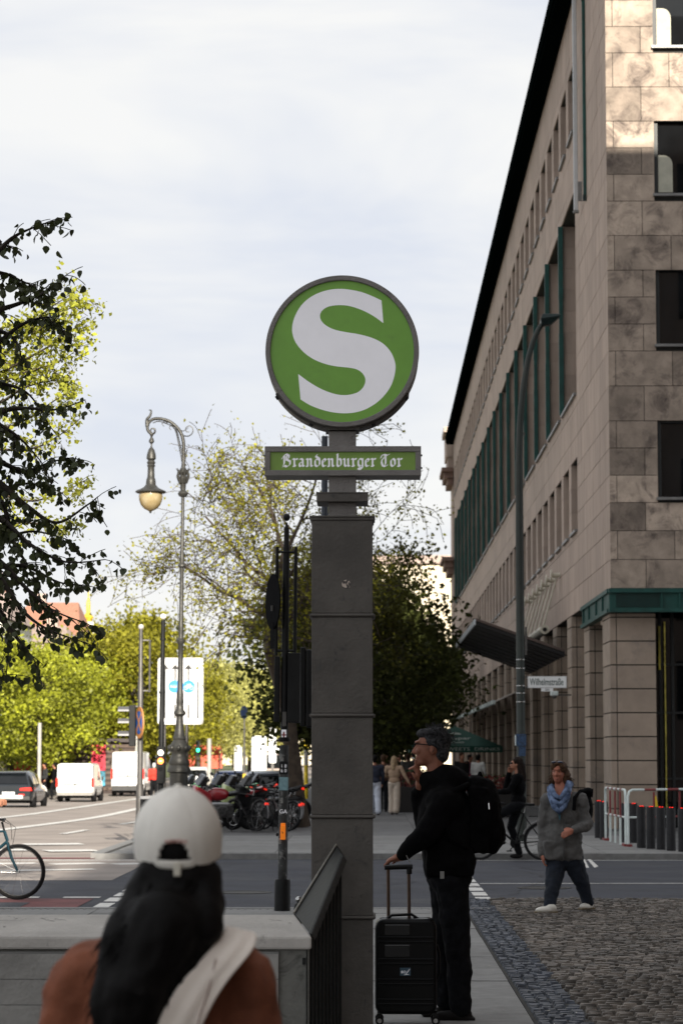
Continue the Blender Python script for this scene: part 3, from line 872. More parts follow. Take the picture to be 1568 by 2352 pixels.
MB().lathe([(1.5, 0), (1.5, 18), (1.3, 19.5), (.5, 20)], (0, 0, 0), 12).build('tower', far_w, sp, smooth=40)
gold = M('gold_leaf', (0.75, 0.52, 0.05), 0.4, 0.4)
MB().lathe([(.5, 20.001), (.75, 20.6), (.3, 21.2), (.28, 22.6), (.12, 23.2), (.05, 24.6)], (0, 0, 0), 12).build('gilded_top', gold, sp, smooth=40)
# pale facade closing the distance
fb = thing('distant_block', 'pale sunlit office block at the far end of the avenue', 'building', (-8, 520, 0))
MB().box(-30, 8, 520, 560, 0, 13).build('wall', M('sunny_wall', (0.62, 0.55, 0.42), 0.8), fb, world=True)
w0 = None
for r_ in range(3):
    for c_ in range(10):
        if w0 is None: w0 = MB().box(-.9, .9, -.08, -.001, -1.1, 1.1).build('window', glass_d, fb); o = w0
        else: o = inst(w0, (0, 0, 0), fb)
        o.location = (-20 + c_ * 3, 0, 3 + r_ * 3.8)
MB().box(-30.5, 8.5, 519.5, 560, 13.001, 14).build('roof', far_t, fb, world=True)
fb2 = thing('distant_stone_block', 'cream building behind the shaded trees left of the sandstone block', 'building', (3, 240, 0))
MB().box(-1, 8, 245, 270, 0, 20).build('wall', M('cream_wall', (0.6, 0.52, 0.38), 0.8), fb2, world=True)
MB().box(-1.4, 8, 244.6, 270, 20.001, 20.8).build('cornice', far_t, fb2, world=True)
# ================================================================== station sign column
SX, SY = -0.158, 15.0
SC = 5900 / SY
def SP(vx, vy, y=0.0):           # point on the sign's plane, local to the sign (x right, z up)
    p = W(vx, vy, SY + y); return (p.x - SX, y, p.z)
sg = thing('station_sign', 'grey steel column with round green S sign and Brandenburger Tor nameplate', 'station sign', (SX, SY, 0))
def zpx(vy): return W(787, vy, SY).z
def ring(mb, hw, d, z0, z1):      # band round the square shaft
    return mb.box(-hw, hw, -d, hw * 2 - d, z0, z1)
hw = 0.1785
mb = MB()
zs = [2352, 2108, 1876, 1643, 1413, 1190]
for a, b in zip(zs[:-1], zs[1:]):
    za = 0 if a == 2352 else zpx(a) + .012
    MB().box(-hw, hw, 0, 2 * hw, za, zpx(b) - .012).build('shaft_panel', grey_p, sg, bevel=.003)
for a in zs[1:]:
    rim = MB(); zz = zpx(a); r_ = .0105; e = hw + .004
    if a == 1190:
        rim.box(-hw - .008, hw + .008, -.008, 2 * hw + .008, zz - .012, zz + .004).box(-hw - .014, hw + .014, -.014, 2 * hw + .014, zz + .0041, zz + .014)
    else:
        rim.tube([(-e, -.004, zz), (e, -.004, zz)], r_, 10).tube([(-e, 2 * hw + .004, zz), (e, 2 * hw + .004, zz)], r_, 10).tube([(-e, -.004, zz), (-e, 2 * hw, zz)], r_, 10).tube([(e, -.004, zz), (e, 2 * hw, zz)], r_, 10).box(-hw + .001, hw - .001, .001, 2 * hw - .001, zz - .0118, zz + .0118)
    rim.build('rim_band', grey_p, sg, smooth=40, bevel=.002 if a == 1190 else 0)
nw = .0808
MB().box(-nw, nw, .10, .26, zpx(1190) + .0142, zpx(985)).build('neck', grey_f, sg, bevel=.003)
zt = zpx(1132); zb = zpx(1151)
MB().box(-.151, .151, .03, .33, zb, zt).build('neck_plate', grey_p, sg, bevel=.003)
MB().box(-.153, .153, .028, .332, zt + .0002, zt + .008).build('neck_plate_lip', grey_p, sg)
# name box
cx = (SP(786.5, 1050)[0]); bx0, bx1 = SP(607, 1050)[0], SP(967, 1050)[0]
bz1, bz0 = zpx(1022), zpx(1090)
ix0, ix1 = SP(620, 1050)[0], SP(954, 1050)[0]; iz1, iz0 = zpx(1035), zpx(1077)
fy = 0.055; dpt = .26
nb = MB()
nb.box(bx0, bx1, fy, fy + .03, iz1, bz1).box(bx0, bx1, fy, fy + .03, bz0, iz0).box(bx0, ix0, fy, fy + .03, iz0, iz1).box(ix1, bx1, fy, fy + .03, iz0, iz1)
nb.box(bx0 + .001, bx1 - .001, fy + .0302, fy + dpt, bz0 + .001, bz1 - .001)
nb.build('name_frame', grey_f, sg, bevel=.0025)
bl_ = MB()
for bx in (bx0 - .004, bx1 + .004):
    for zz in (bz0 + .05, bz1 - .05): bl_.lathe([(.006, -.004), (.006, .004)], (bx, fy + .05, zz), 8, 'X')
bl_.build('bolt', black_m, sg)
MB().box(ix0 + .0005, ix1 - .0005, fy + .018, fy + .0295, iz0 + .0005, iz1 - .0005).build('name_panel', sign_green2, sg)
# blackletter lettering written with a broad pen held at 40 degrees
NIB = R(42)
def pen(strokes, mb, ox, oz, sc, w, y0, mono=False):
    nx, nz = math.cos(NIB) * w / 2, math.sin(NIB) * w / 2
    for st in strokes:
        for (a, b) in zip(st[:-1], st[1:]):
            A = (ox + a[0] * sc, oz + a[1] * sc); Bq = (ox + b[0] * sc, oz + b[1] * sc)
            pen.k += 1
            y = y0 - 0.00006 * (pen.k % 40)
            pts = [(A[0] - nx, A[1] - nz), (A[0] + nx, A[1] + nz), (Bq[0] + nx, Bq[1] + nz), (Bq[0] - nx, Bq[1] - nz)]
            mb.add([(p[0], y, p[1]) for p in pts], [(0, 1, 2, 3)])
            # hairline thickness so that strokes along the nib stay visible
            d = Vector((Bq[0] - A[0], Bq[1] - A[1])); 
            if d.length > 1e-6:
                d.normalize(); t = w * .13
                px, pz = -d.y * t, d.x * t; pen.k += 1; y = y0 - 0.00006 * (pen.k % 40)
                mb.add([(A[0] + px, y, A[1] + pz), (Bq[0] + px, y, Bq[1] + pz), (Bq[0] - px, y, Bq[1] - pz), (A[0] - px, y, A[1] - pz)], [(0, 1, 2, 3)])
pen.k = 0
# letters: strokes in units of the x-height (x-height = 1), with their advance
LT = {
 'B': ([[(.10, -.05), (.35, .12), (.45, .10)], [(.30, 1.42), (.30, .35), (.12, .12)], [(.0, .95), (.30, 1.42), (.50, 1.58), (.85, 1.35), (.82, 1.05), (.45, .82), (.62, .86), (.98, .66), (.98, .25), (.62, -.02), (.28, .14)], [(.55, 1.35), (.55, .9)]], 1.22),
 'r': ([[(.0, .90), (.16, 1.0), (.26, .88), (.26, .18), (.40, .02)], [(.12, .12), (.26, .02), (.40, .12)], [(.30, .80), (.48, 1.0), (.62, .88)]], .72),
 'a': ([[(.10, .88), (.28, 1.0), (.52, .86), (.52, .14), (.66, .02), (.74, .12)], [(.50, .60), (.16, .48), (.12, .18), (.26, .0), (.50, .16)]], .86),
 'n': ([[(.0, .88), (.14, 1.0), (.24, .86), (.24, .12)], [(.10, .14), (.24, .0), (.36, .12)], [(.26, .82), (.46, 1.0), (.62, .86), (.62, .14), (.76, .02), (.84, .12)]], .96),
 'd': ([[(.42, 1.55), (.20, 1.30), (.62, .98), (.66, .80), (.66, .22), (.38, 0), (.14, .2), (.14, .78), (.30, .98), (.58, .86)]], .86),
 'e': ([[(.14, .50), (.44, .66), (.52, .82), (.34, 1.0), (.14, .80), (.14, .20), (.30, .0), (.56, .16)]], .68),
 'b': ([[(.10, 1.45), (.26, 1.60), (.26, 1.4), (.22, .18), (.40, .0), (.66, .2), (.66, .78), (.48, 1.0), (.24, .84)]], .86),
 'u': ([[(.0, .88), (.14, 1.0), (.22, .86), (.22, .20), (.38, .02), (.60, .18)], [(.50, .90), (.62, 1.0), (.64, .84), (.64, .14), (.78, .02), (.84, .12)]], .96),
 'g': ([[(.60, .18), (.34, .02), (.14, .2), (.14, .78), (.32, 1.0), (.62, .86), (.64, 1.0), (.64, -.12), (.42, -.38), (.08, -.22), (.34, -.12), (.60, -.24)]], .86),
 'T': ([[(.0, 1.05), (.12, 1.40), (.40, 1.50), (.72, 1.36), (1.02, 1.55)], [(.52, 1.40), (.30, 1.05), (.30, .9)], [(.18, .95), (.08, .55), (.22, .12), (.52, .0), (.82, .22)], [(.56, 1.30), (.56, .35), (.50, .2)]], 1.05),
 'o': ([[(.14, .78), (.14, .22), (.34, .0), (.60, .20), (.60, .76), (.38, 1.0), (.14, .78)]], .80),
 ' ': ([], .50),
}
word = 'Brandenburger Tor'
tot = sum(LT[c][1] for c in word)
tx0, tx1 = SP(646, 1057)[0], SP(925, 1057)[0]
k = (tx1 - tx0) / tot; zbse = zpx(1068.5); lx = tx0; lm = MB()
ky = (zpx(1050.0) - zpx(1068.5))        # x-height
for ch in word:
    st, adv = LT[ch]
    st2 = [[(p[0] * k / ky * 1.0, p[1]) for p in s_] for s_ in st]
    if st:
        lm = MB(); pen(st2, lm, lx, zbse, ky, ky * .30, fy + .0165); lm.build('letter', sign_white, sg)
    lx += adv * k
# round sign
DX, DZ = SP(785.5, 804)[0], zpx(804)
DR, DI = 178.5 / SC * 1.0, 166.5 / SC
y_f, dd = .035, .27
prof_out = [(DI, 0), (DI + .004, -.004), (DR - .004, -.004), (DR, 0), (DR, dd), (DR - .01, dd + .005), (.02, dd + .005)]
mb = MB(); seg = 128; vs = []; fs = []
for r_, yv in prof_out:
    for q in range(seg):
        t = 2 * PI * q / seg
        vs.append((DX + r_ * math.cos(t), y_f + yv, DZ + r_ * math.sin(t)))
for i in range(len(prof_out) - 1):
    for q in range(seg):
        q2 = (q + 1) % seg
        fs.append((i * seg + q, i * seg + q2, (i + 1) * seg + q2, (i + 1) * seg + q))
for q in range(seg):       # inner lip
    q2 = (q + 1) % seg
mb.add(vs, fs)
vs2 = []; fs2 = []
for r_, yv in ((DI, 0), (DI, .022)):
    for q in range(seg):
        t = 2 * PI * q / seg; vs2.append((DX + r_ * math.cos(t), y_f + yv, DZ + r_ * math.sin(t)))
for q in range(seg): fs2.append((q, (q + 1) % seg, (q + 1) % seg + seg, q + seg))
mb.add(vs2, fs2)
mb.build('round_frame', grey_f, sg, smooth=40, merge=True)
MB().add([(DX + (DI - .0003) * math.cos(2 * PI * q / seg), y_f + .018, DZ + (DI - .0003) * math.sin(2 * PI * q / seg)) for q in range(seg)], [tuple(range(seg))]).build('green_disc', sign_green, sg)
# bolts and the wrapped steel strap beneath
sb = MB()
for a0, a1 in ((-148, -100), (-80, -32)):
    arc = [R(t) for t in np.linspace(a0, a1, 14)]
    for t0, t1 in zip(arc[:-1], arc[1:]):
        for rr in (DR + .001,):
            c0, s0, c1, s1 = math.cos(t0), math.sin(t0), math.cos(t1), math.sin(t1)
            sb.hexa([(DX + rr * c0, y_f + .05, DZ + rr * s0), (DX + rr * c1, y_f + .05, DZ + rr * s1), (DX + rr * c1, y_f + .22, DZ + rr * s1), (DX + rr * c0, y_f + .22, DZ + rr * s0)],
                    [(DX + (rr + .012) * c0, y_f + .05, DZ + (rr + .012) * s0), (DX + (rr + .012) * c1, y_f + .05, DZ + (rr + .012) * s1), (DX + (rr + .012) * c1, y_f + .22, DZ + (rr + .012) * s1), (DX + (rr + .012) * c0, y_f + .22, DZ + (rr + .012) * s0)])
sb.box(DX - .10, DX + .10, y_f + .03, y_f + .25, DZ - DR - .012, DZ - DR + .02)
sb.build('support_strap', grey_p, sg)
bb = MB()
for t in (-145, -113, -67, -36):
    c, s_ = math.cos(R(t)), math.sin(R(t)); bb.cbox((DX + (DR + .018) * c, y_f + .06, DZ + (DR + .018) * s_), (.022, .03, .014), Matrix.Rotation(-R(t + 90), 3, 'Y'))
bb.build('bolt', black_m, sg)
# the S, traced as smooth runs between corners
def crom(pts, n=5):
    pts = [Vector((p[0], p[1], 0)) for p in pts]; o_ = []
    for i in range(len(pts) - 1):
        p0 = pts[max(i - 1, 0)]; p1 = pts[i]; p2 = pts[i + 1]; p3 = pts[min(i + 2, len(pts) - 1)]
        for t in np.linspace(0, 1, n, endpoint=False):
            o_.append(0.5 * ((2 * p1) + (p2 - p0) * t + (2 * p0 - 5 * p1 + 4 * p2 - p3) * t * t + (-p0 + 3 * p1 - 3 * p2 + p3) * t ** 3))
    o_.append(pts[-1]); return o_
runA = [(1098, 422), (1000, 377), (900, 344), (760, 325), (640, 338), (530, 380), (440, 450), (378, 548), (352, 650), (366, 740), (415, 820), (495, 892), (590, 940), (700, 970), (820, 984), (890, 998), (940, 1032), (964, 1085), (950, 1140), (908, 1185), (850, 1207), (780, 1214), (700, 1202), (600, 1165), (500, 1108), (403, 1038)]
runB = [(422, 1250), (500, 1297), (600, 1336), (700, 1359), (800, 1366), (900, 1354), (1000, 1315), (1100, 1240), (1180, 1130), (1215, 1000), (1204, 915), (1165, 838), (1100, 775), (1010, 732), (900, 703), (800, 687), (700, 664), (630, 628), (592, 585), (586, 540), (608, 502), (660, 472), (750, 461), (840, 471), (940, 505), (1030, 552), (1114, 612)]
zs_ = 1 / 2.0907 / 1.7417       # zoomed px to 1568-wide px
out_ = crom(runA) + crom(runB)
yS = y_f + .0165
pts = []
for p in out_:
    vx = 1000 / 1.7417 + p.x * zs_; vy = 1000 / 1.7417 + p.y * zs_
    q = W(vx, vy, SY + yS); pts.append((q.x - SX, yS, q.z))
me = bpy.data.meshes.new('letter_s'); bm = bmesh.new()
vv = [bm.verts.new(p) for p in pts]
es = [bm.edges.new((vv[i], vv[(i + 1) % len(vv)])) for i in range(len(vv))]
bmesh.ops.triangle_fill(bm, use_beauty=True, edges=es)
bm.to_mesh(me); bm.free()
link('letter_s', me, sign_white, sg)
# small round sticker with a blurred abstract picture
q = SP(795, 1342)
stk = MB().lathe([(.026, 0), (.026, -.0012)], (q[0], -.0012, q[2]), 24, 'Y').build('sticker', M('sticker_print', (0.04, 0.035, 0.035), .4, var=.5, scale=30, dirt=((.5, .42, .36), 26, .5, .53)), sg)

# ================================================================== stair parapet and handrail
wl = thing('stair_parapet', 'low pale concrete parapet with worn coping behind the woman in the cap', 'parapet', (-2.5, 14.1, 0))
Yf, Yn = 14.35, 13.80
pc = lambda vx, vy, Y: W(vx, vy, Y)
z_t = W(300, 2100, Yf).z; z_n = W(300, 2151, Yn).z; z_b = W(300, 2181, Yn).z
xr_f = W(678, 2100, Yf).x; xr_n = W(716, 2151, Yn).x
MB().hexa([(-6, Yn, z_b), (xr_n, Yn, z_b), (xr_f, Yf, z_b), (-6, Yf, z_b)], [(-6, Yn, z_n), (xr_n, Yn, z_n), (xr_f, Yf, z_t), (-6, Yf, z_t)]).build('coping', concrete, wl, bevel=.012, world=True)
MB().box(-6, xr_n - .015, Yn + .03, Yf - .03, 0, z_b - .001).build('wall', concrete_d, wl, world=True)
MB().box(-6, W(640, 2200, Yn).x, Yn + .012, Yn + .029, .0, z_b - .012).build('wall_facing', granite, wl, world=True)
for k in range(5):
    zj = z_b - .155 - k * .135
    MB().box(-6, W(640, 2200, Yn).x - .002, Yn + .006, Yn + .0119, zj, zj + .131).build('facing_slab', M('board_marked_concrete', (.27, .265, .25), .85, var=.2, scale=2.5, bump=.3, dirt=((.12, .115, .105), 3, .55, .75)), wl, world=True)
# handrail: a broad sloped board on closely set bars
hr = thing('stair_handrail', 'dark sloping metal balustrade climbing from the parapet to the sign column', 'balustrade', (-.3, 14.3, 0))
A = W(773, 1941, 14.90); Bp = W(790, 1968, 14.62); Cp = W(716, 2150, 13.82); Dp = W(676, 2098, 14.36)
n_ = (Bp - A).cross(Dp - A).normalized()
if n_.z < 0: n_ = -n_
def lerp(a, b, t): return a + (b - a) * t
MB().hexa([A - n_ * .03, Bp - n_ * .03, Cp - n_ * .03, Dp - n_ * .03], [A, Bp, Cp, Dp]).build('cap_board', rail_m, hr, world=True, bevel=.004)
for nm, (P, Q, off) in {'bare_edge': (A, Dp, -.002), 'edge_bead': (Bp, Cp, .004)}.items():
    inw = (lerp(Bp, Cp, .5) - lerp(A, Dp, .5)).normalized() * (1 if nm == 'bare_edge' else -1)
    mb = MB().tube([P + n_ * .006 + inw * .006, Q + n_ * .006 + inw * .006], .007, 6)
    if nm == 'edge_bead': mb.tube([P + n_ * .006 + inw * .035, Q + n_ * .006 + inw * .035], .006, 6)
    mb.build(nm, rail_l if nm == 'bare_edge' else rail_m, hr, world=True)
b0 = None
for i in range(9):
    t = (i + .5) / 9; P = lerp(Bp, Cp, t) + (lerp(A, Dp, .5) - lerp(Bp, Cp, .5)) * .15
    hgt = P.z + 1.6
    bar = MB().box(-.007, .007, -.012, .012, 0, P.z - .04).build('bar', rail_m, hr)
    bar.location = (P.x - hr.location.x, P.y - hr.location.y, 0)
for dz in (-.12, -.55):
    MB().hexa([lerp(Bp, Cp, 0) + Vector((-.035, 0, dz - .03)), lerp(Bp, Cp, 0) + Vector((-.05, 0, dz - .03)), Cp + Vector((-.05, 0, dz - .03)), Cp + Vector((-.035, 0, dz - .03))],
              [lerp(Bp, Cp, 0) + Vector((-.035, 0, dz)), lerp(Bp, Cp, 0) + Vector((-.05, 0, dz)), Cp + Vector((-.05, 0, dz)), Cp + Vector((-.035, 0, dz))]).build('cross_rail', rail_m, hr, world=True)
pnl = MB().hexa([Vector((P_.x + dx_, P_.y, 0)) for P_, dx_ in ((Bp, -.03), (Bp, -.026), (Cp, -.026), (Cp, -.03))], [P_ + Vector((dx_, 0, -.05)) for P_, dx_ in ((Bp, -.03), (Bp, -.026), (Cp, -.026), (Cp, -.03))])
pnl.build('infill_panel', rail_m, hr, world=True)
jb = thing('handrail_end', 'short rounded black rail end standing behind the parapet', 'rail end', (W(684, 2080, 14.7).x, 14.7, 0))
MB().box(-.022, .022, -.03, .03, 0, .80).build('end_post', black_m, jb, bevel=.03)
MB().ell((.004, 0, .815), (.018, .03, .018)).build('end_knob', chrome, jb, smooth=180)

# ================================================================== poles and signals
def leanto(o, x_top, z_top):
    """tilt a standing thing slightly so that its top comes over x_top"""
    o.rotation_euler = (0, math.atan2(x_top - o.location.x, z_top), o.rotation_euler[2])
# black signal post left of the sign column
Yp = 27.45; pb = W(648, 2088, Yp); sc = 5900 / Yp
def zz_(vy, Y=Yp): return W(650, vy, Y).z
tp = thing('signal_post', 'black ball-topped traffic signal post with stickers and orange button box', 'traffic post', (pb.x, Yp, 0))
MB().lathe([(.085, 0), (.085, .30), (.078, .33), (.052, .335)], (0, 0, 0), 20).build('base', black_m, tp, smooth=40)
MB().lathe([(.05, .33), (.05, zz_(1900)), (.049, zz_(1712))], (0, 0, 0), 20).build('lower_pole', pole_dk, tp, smooth=40)
MB().lathe([(.06, 0), (.066, .02), (.06, .045)], (0, 0, zz_(1703)), 16).build('collar', black_m, tp, smooth=60)
MB().lathe([(.040, zz_(1695)), (.038, zz_(1480)), (.036, zz_(1260)), (.029, zz_(1250)), (.029, zz_(1213))], (0, 0, 0), 16).build('upper_pole', black_m, tp, smooth=40)
MB().lathe([(.026, zz_(1213)), (.012, zz_(1206)), (.012, zz_(1200))], (0, 0, 0), 12).ell((0, 0, zz_(1188)), (.038, .038, .042)).build('ball_finial', black_m, tp, smooth=50)
dx = lambda v: (v - 657) / sc
for v0 in (636, 679):
    MB().lathe([(.019, zz_(1505)), (.019, zz_(1256))], (dx(v0), 0, 0), 12).build('side_tube', black_m, tp, smooth=40)
MB().tube([(dx(636), 0, zz_(1268)), (dx(679), 0, zz_(1268))], .012, 8).ell((0, 0, zz_(1268)), (.05, .045, .02)).tube([(dx(636), 0, zz_(1495)), (dx(679), 0, zz_(1495))], .012, 8).build('tube_clamp', black_m, tp, smooth=40)
MB().box(dx(633), dx(645), -.05, .10, zz_(1658), zz_(1508)).build('signal_box', black_m, tp, bevel=.008)
MB().box(dx(664), dx(692), -.10, .12, zz_(1660), zz_(1500)).build('signal_box', black_m, tp, bevel=.008)
MB().box(dx(622), dx(639), .0, .05, zz_(1490), zz_(1430)).build('sign_clip', black_m, tp)
MB().box(-.021, .021, -.046, -.040, zz_(1668), zz_(1635)).build('grey_tape', grey_pole, tp)
MB().box(-.028, .024, -.0535, -.051, zz_(1700), zz_(1676)).build('white_sticker', sign_white, tp)
cr = MB()
for (cx_, cz_, w_, h_) in ((0, 1688, .044, .016), (0, 1688, .016, .066)): cr.box(cx_ - w_ / 2 - .002, cx_ + w_ / 2 - .002, -.0552 - (.0004 if h_ > .03 else 0), -.0536, zz_(cz_) - h_ / 2, zz_(cz_) + h_ / 2)
cr.build('red_cross_print', M('dark_red_print', (.22, .02, .02), .6), tp)
MB().box(-.045, .045, -.052, -.0505, zz_(1815), zz_(1785)).cbox((0, -.0, zz_(1800)), (.099, .06, .135)).build('pale_blue_sticker', M('pale_blue', (.20, .34, .38), .6, var=.2, scale=20), tp)
sl_ = text_obj('1 8\n6 0', .05, 'sticker_lettering', sign_white, tp); sl_.location = (0, -.0525, zz_(1765))
MB().box(-.046, .046, -.0515, -.0505, zz_(1778), zz_(1750)).build('black_sticker', black_m, tp)
s2 = text_obj('GA', .06, 'sticker_lettering', sign_white, tp); s2.location = (.0, -.0535, zz_(1864))
MB().lathe([(.028, -.0518), (.028, -.0525)], (0, 0, zz_(1864)), 16, 'Y').build('round_sticker', black_m, tp)
for v0, v1, xx in ((1832, 1845, -.02), (1890, 1902, .012), (1740, 1748, -.015), (1925, 1938, -.03)):
    MB().box(xx - .015, xx + .015, -.0522, -.0512, zz_(v1), zz_(v0)).build('torn_sticker', M('torn_paper', (.22, .22, .21), .8, var=.4, scale=30), tp)
orange = M('orange_button', (0.85, 0.20, 0.01), .45, var=.1, emit=(1, .25, 0), estr=.15)
ob = MB().box(-.026, .028, -.105, -.052, zz_(1928), zz_(1895)).box(-.024, .026, -.10, -.052, zz_(1894.9), zz_(1890)).build('button_box', orange, tp, bevel=.006)
MB().ell((0, -.106, zz_(1912)), (.008, .005, .008)).ell((-.008, -.106, zz_(1909)), (.004, .004, .004)).build('button', M('button_brown', (.3, .08, .02)), ob, smooth=180)
MB().ell((-.062, 0, zz_(1917)), (.014, .014, .02)).build('side_knob', black_m, tp, smooth=180)
rs = MB()
vs = [(.0, 0, 0)]
rs.lathe([(.30, 0), (.30, .012)], (0, 0, 0), 40, 'Y')
rso = rs.build('round_sign_back', M('sign_back_dark', (.003, .003, .004), .9, spec=.05), tp)
rso.location = (dx(626), .04, zz_(1382)); rso.rotation_euler = (0, 0, R(-73))
MB().box(.02, .035, -.02, .0, -.10, -.04).build('bracket', grey_pole, rso).location = (0, 0, 0)
leanto(tp, W(658.5, 1190, Yp).x, zz_(1190))

# second traffic mast half hidden behind the column
m2 = thing('signal_mast', 'dark blue-grey mast with signal heads partly behind the sign column', 'traffic mast', (W(745, 1800, 28.6).x, 28.6, 0))
MB().lathe([(.09, 0), (.09, .4), (.045, .42), (.036, 5.2)], (0, 0, 0), 16).build('mast_pole', M('blue_grey_pole', (.05, .06, .08), .4, .3), m2, smooth=40)
mz = lambda v: W(700, v, 28.6).z
mx = lambda v: W(v, 1600, 28.6).x - m2.location.x
MB().box(mx(690), mx(702), -.1, .1, mz(1668), mz(1487)).build('signal_box', black_m, m2, bevel=.01)
MB().box(mx(703), mx(722), -.12, .12, mz(1672), mz(1492)).build('signal_box', black_m, m2, bevel=.02)
MB().box(mx(690), 0, -.02, .02, mz(1500), mz(1494)).build('bracket_arm', black_m, m2)

# Unter den Linden style candelabra
Yl = 51.0; lb = W(409, 1920, Yl); sl2 = 5900 / Yl
lz = lambda v: W(409, v, Yl).z
lp = thing('street_lamp', 'tall ornate crook-necked iron street lamp with a hanging globe lantern', 'street lamp', (lb.x, Yl, 0))
P = [(27, 1927), (27, 1880), (24, 1870), (22, 1845), (21, 1800), (21, 1776), (27, 1773), (27, 1768), (22, 1758), (24, 1752), (20, 1740), (17, 1735), (18, 1728), (23, 1722), (23, 1714), (17, 1706), (14, 1700), (15, 1696), (13, 1693), (9, 1668), (8, 1650), (8, 1646), (14, 1640), (14, 1636), (9, 1630), (8, 1618), (9, 1614), (8, 1600), (8, 1592), (6.5, 1585), (6, 1520), (6, 1480), (10, 1474), (10, 1470), (6, 1466), (5.5, 1450), (6.5, 1436), (5, 1430), (4.6, 1320), (5, 1305), (9.5, 1301), (9.5, 1298), (5.5, 1293), (6, 1285), (5, 1270), (4, 1268), (3.8, 1142), (9, 1140), (12, 1134), (10, 1130), (6, 1126), (7, 1110), (11, 1100), (7, 1092), (12, 1085), (8, 1078), (5, 1074), (3, 1040)]
MB().lathe([(r_ / sl2, lz(v)) for r_, v in P[:21]], (0, 0, 0), 24).build('pedestal', lamp_green, lp, smooth=40)
MB().lathe([(r_ / sl2, lz(v)) for r_, v in P[20:]], (0, 0, 0), 20).build('pole', lamp_green, lp, smooth=40)
orn = MB()
for q in range(10):
    t = 2 * PI * q / 10; c, s_ = math.cos(t), math.sin(t)
    orn.tube([(c * .07, s_ * .07, lz(1110)), (c * .12, s_ * .12, lz(1095)), (c * .10, s_ * .10, lz(1083)), (c * .14, s_ * .14, lz(1076))], [.02, .018, .015, .006], 5)
for q in range(8):
    t = 2 * PI * q / 8; c, s_ = math.cos(t), math.sin(t)
    orn.ell((c * .19, s_ * .19, lz(1718)), (.05, .05, .06), 8, 6)
orn.build('leaf_ornament', lamp_green, lp, smooth=60)
LX = lambda v: (v - 421.5) / sl2
def LP(v, y): return (LX(v), 0, lz(y))
def arc_t(mb, pts, r0, r1, seg=8, n=5):
    pp = [Vector((p[0], p[1], 0)) for p in pts]; c = crom([(p[0], p[1]) for p in pts], n)
    L_ = len(c); mb.tube([LP(p.x, p.y) for p in c], [(r0 + (r1 - r0) * i / (L_ - 1)) for i in range(L_)], seg)
ck = MB()
arc_t(ck, [(421.6, 1045), (420.5, 1013), (412, 990), (394, 972), (376, 964), (356, 962), (344, 967), (337, 978), (339, 990), (347, 998)], .035, .03)
ck.build('crook_arm', lamp_green, lp, smooth=60)
sc_ = MB()
arc_t(sc_, [(418, 1060), (410, 1020), (400, 985), (380, 973), (362, 968), (350, 972)], .012, .010, 6)
arc_t(sc_, [(422, 1060), (412, 1015), (405, 990), (396, 982)], .012, .010, 6)
arc_t(sc_, [(412, 998), (430, 1002), (441, 995), (442, 984), (434, 978), (426, 983), (427, 991), (434, 992)], .012, .008, 6)
arc_t(sc_, [(408, 985), (420, 990), (432, 982)], .010, .006, 6)
arc_t(sc_, [(398, 980), (392, 977), (388, 983), (392, 988)], .010, .006, 6)
arc_t(sc_, [(384, 972), (376, 968), (371, 974), (376, 980)], .010, .006, 6)
arc_t(sc_, [(424, 1060), (428, 1040), (430, 1032)], .02, .012, 6)
arc_t(sc_, [(337, 980), (336, 965), (343, 955), (345, 944), (340, 942)], .045, .008, 6)
arc_t(sc_, [(347, 998), (354, 994), (354, 986), (347, 985), (344, 991), (348, 993)], .022, .010, 6)
sc_.build('scrollwork', lamp_green, lp, smooth=60)
LN = [(5, 998), (2, 1004), (6, 1012), (6, 1016), (2, 1020), (2, 1027), (7, 1034), (10, 1044), (11, 1054), (7, 1058), (10, 1063), (8, 1067), (9.5, 1070), (7.5, 1074), (8.5, 1098), (10, 1100), (11, 1106), (11.5, 1114), (17, 1120), (24, 1124), (34, 1128), (36, 1131), (33, 1133), (26, 1131), (20, 1130)]
lat = MB().lathe([(r_ / sl2, lz(v)) for r_, v in LN], (LX(347), 0, 0), 28).build('lantern', lamp_green, lp, smooth=40)
GLB = [(26, 1131.5), (27.5, 1140), (26.5, 1150), (22, 1161), (15, 1169), (7, 1173), (3, 1175)]
MB().lathe([(r_ / sl2, lz(v)) for r_, v in GLB], (LX(347), 0, 0), 28).build('globe', M('amber_globe', (0.36, 0.25, 0.09), .15, var=.15, scale=3, trans=.3, coat=.5, col2=(.55, .47, .30)), lat, smooth=60)
MB().lathe([(3.2 / sl2, lz(1174.5)), (2.6 / sl2, lz(1178)), (.5 / sl2, lz(1180))], (LX(347), 0, 0), 12).build('globe_tip', lamp_green, lat, smooth=60)
leanto(lp, W(421.5, 1060, Yl).x, lz(1060))

# grey pole with signals at left
def post_at(vx, vyb, Y): return W(vx, vyb, Y)
Yq = 49.0; qz = lambda v, Y=Yq: W(330, v, Y).z
ql = thing('signal_pole', 'weathered grey pole with sideways traffic signal and round no-stopping sign', 'traffic post', (W(321, 1900, Yq).x, Yq, -.1))
sq = 5900 / Yq
MB().lathe([(.075, .0), (.075, .5), (.07, 1.2), (.055, 1.21), (.052, qz(1560) + .1), (.040, qz(1555) + .1), (.036, qz(1443) + .1)], (0, 0, 0), 14).build('pole', grey_pole, ql, smooth=40)
MB().ell((0, 0, qz(1440) + .1), (.055, .055, .055)).build('ball_finial', M('pale_ball', (.45, .42, .4), .5), ql, smooth=180)
MB().lathe([(.02, qz(1590) + .1), (.02, qz(1470) + .1)], (.17, 0, 0), 8).box(0, .17, -.01, .01, qz(1472) + .1, qz(1469) + .1).box(0, .17, -.01, .01, qz(1588) + .1, qz(1585) + .1).build('side_tube', grey_pole, ql, smooth=40)
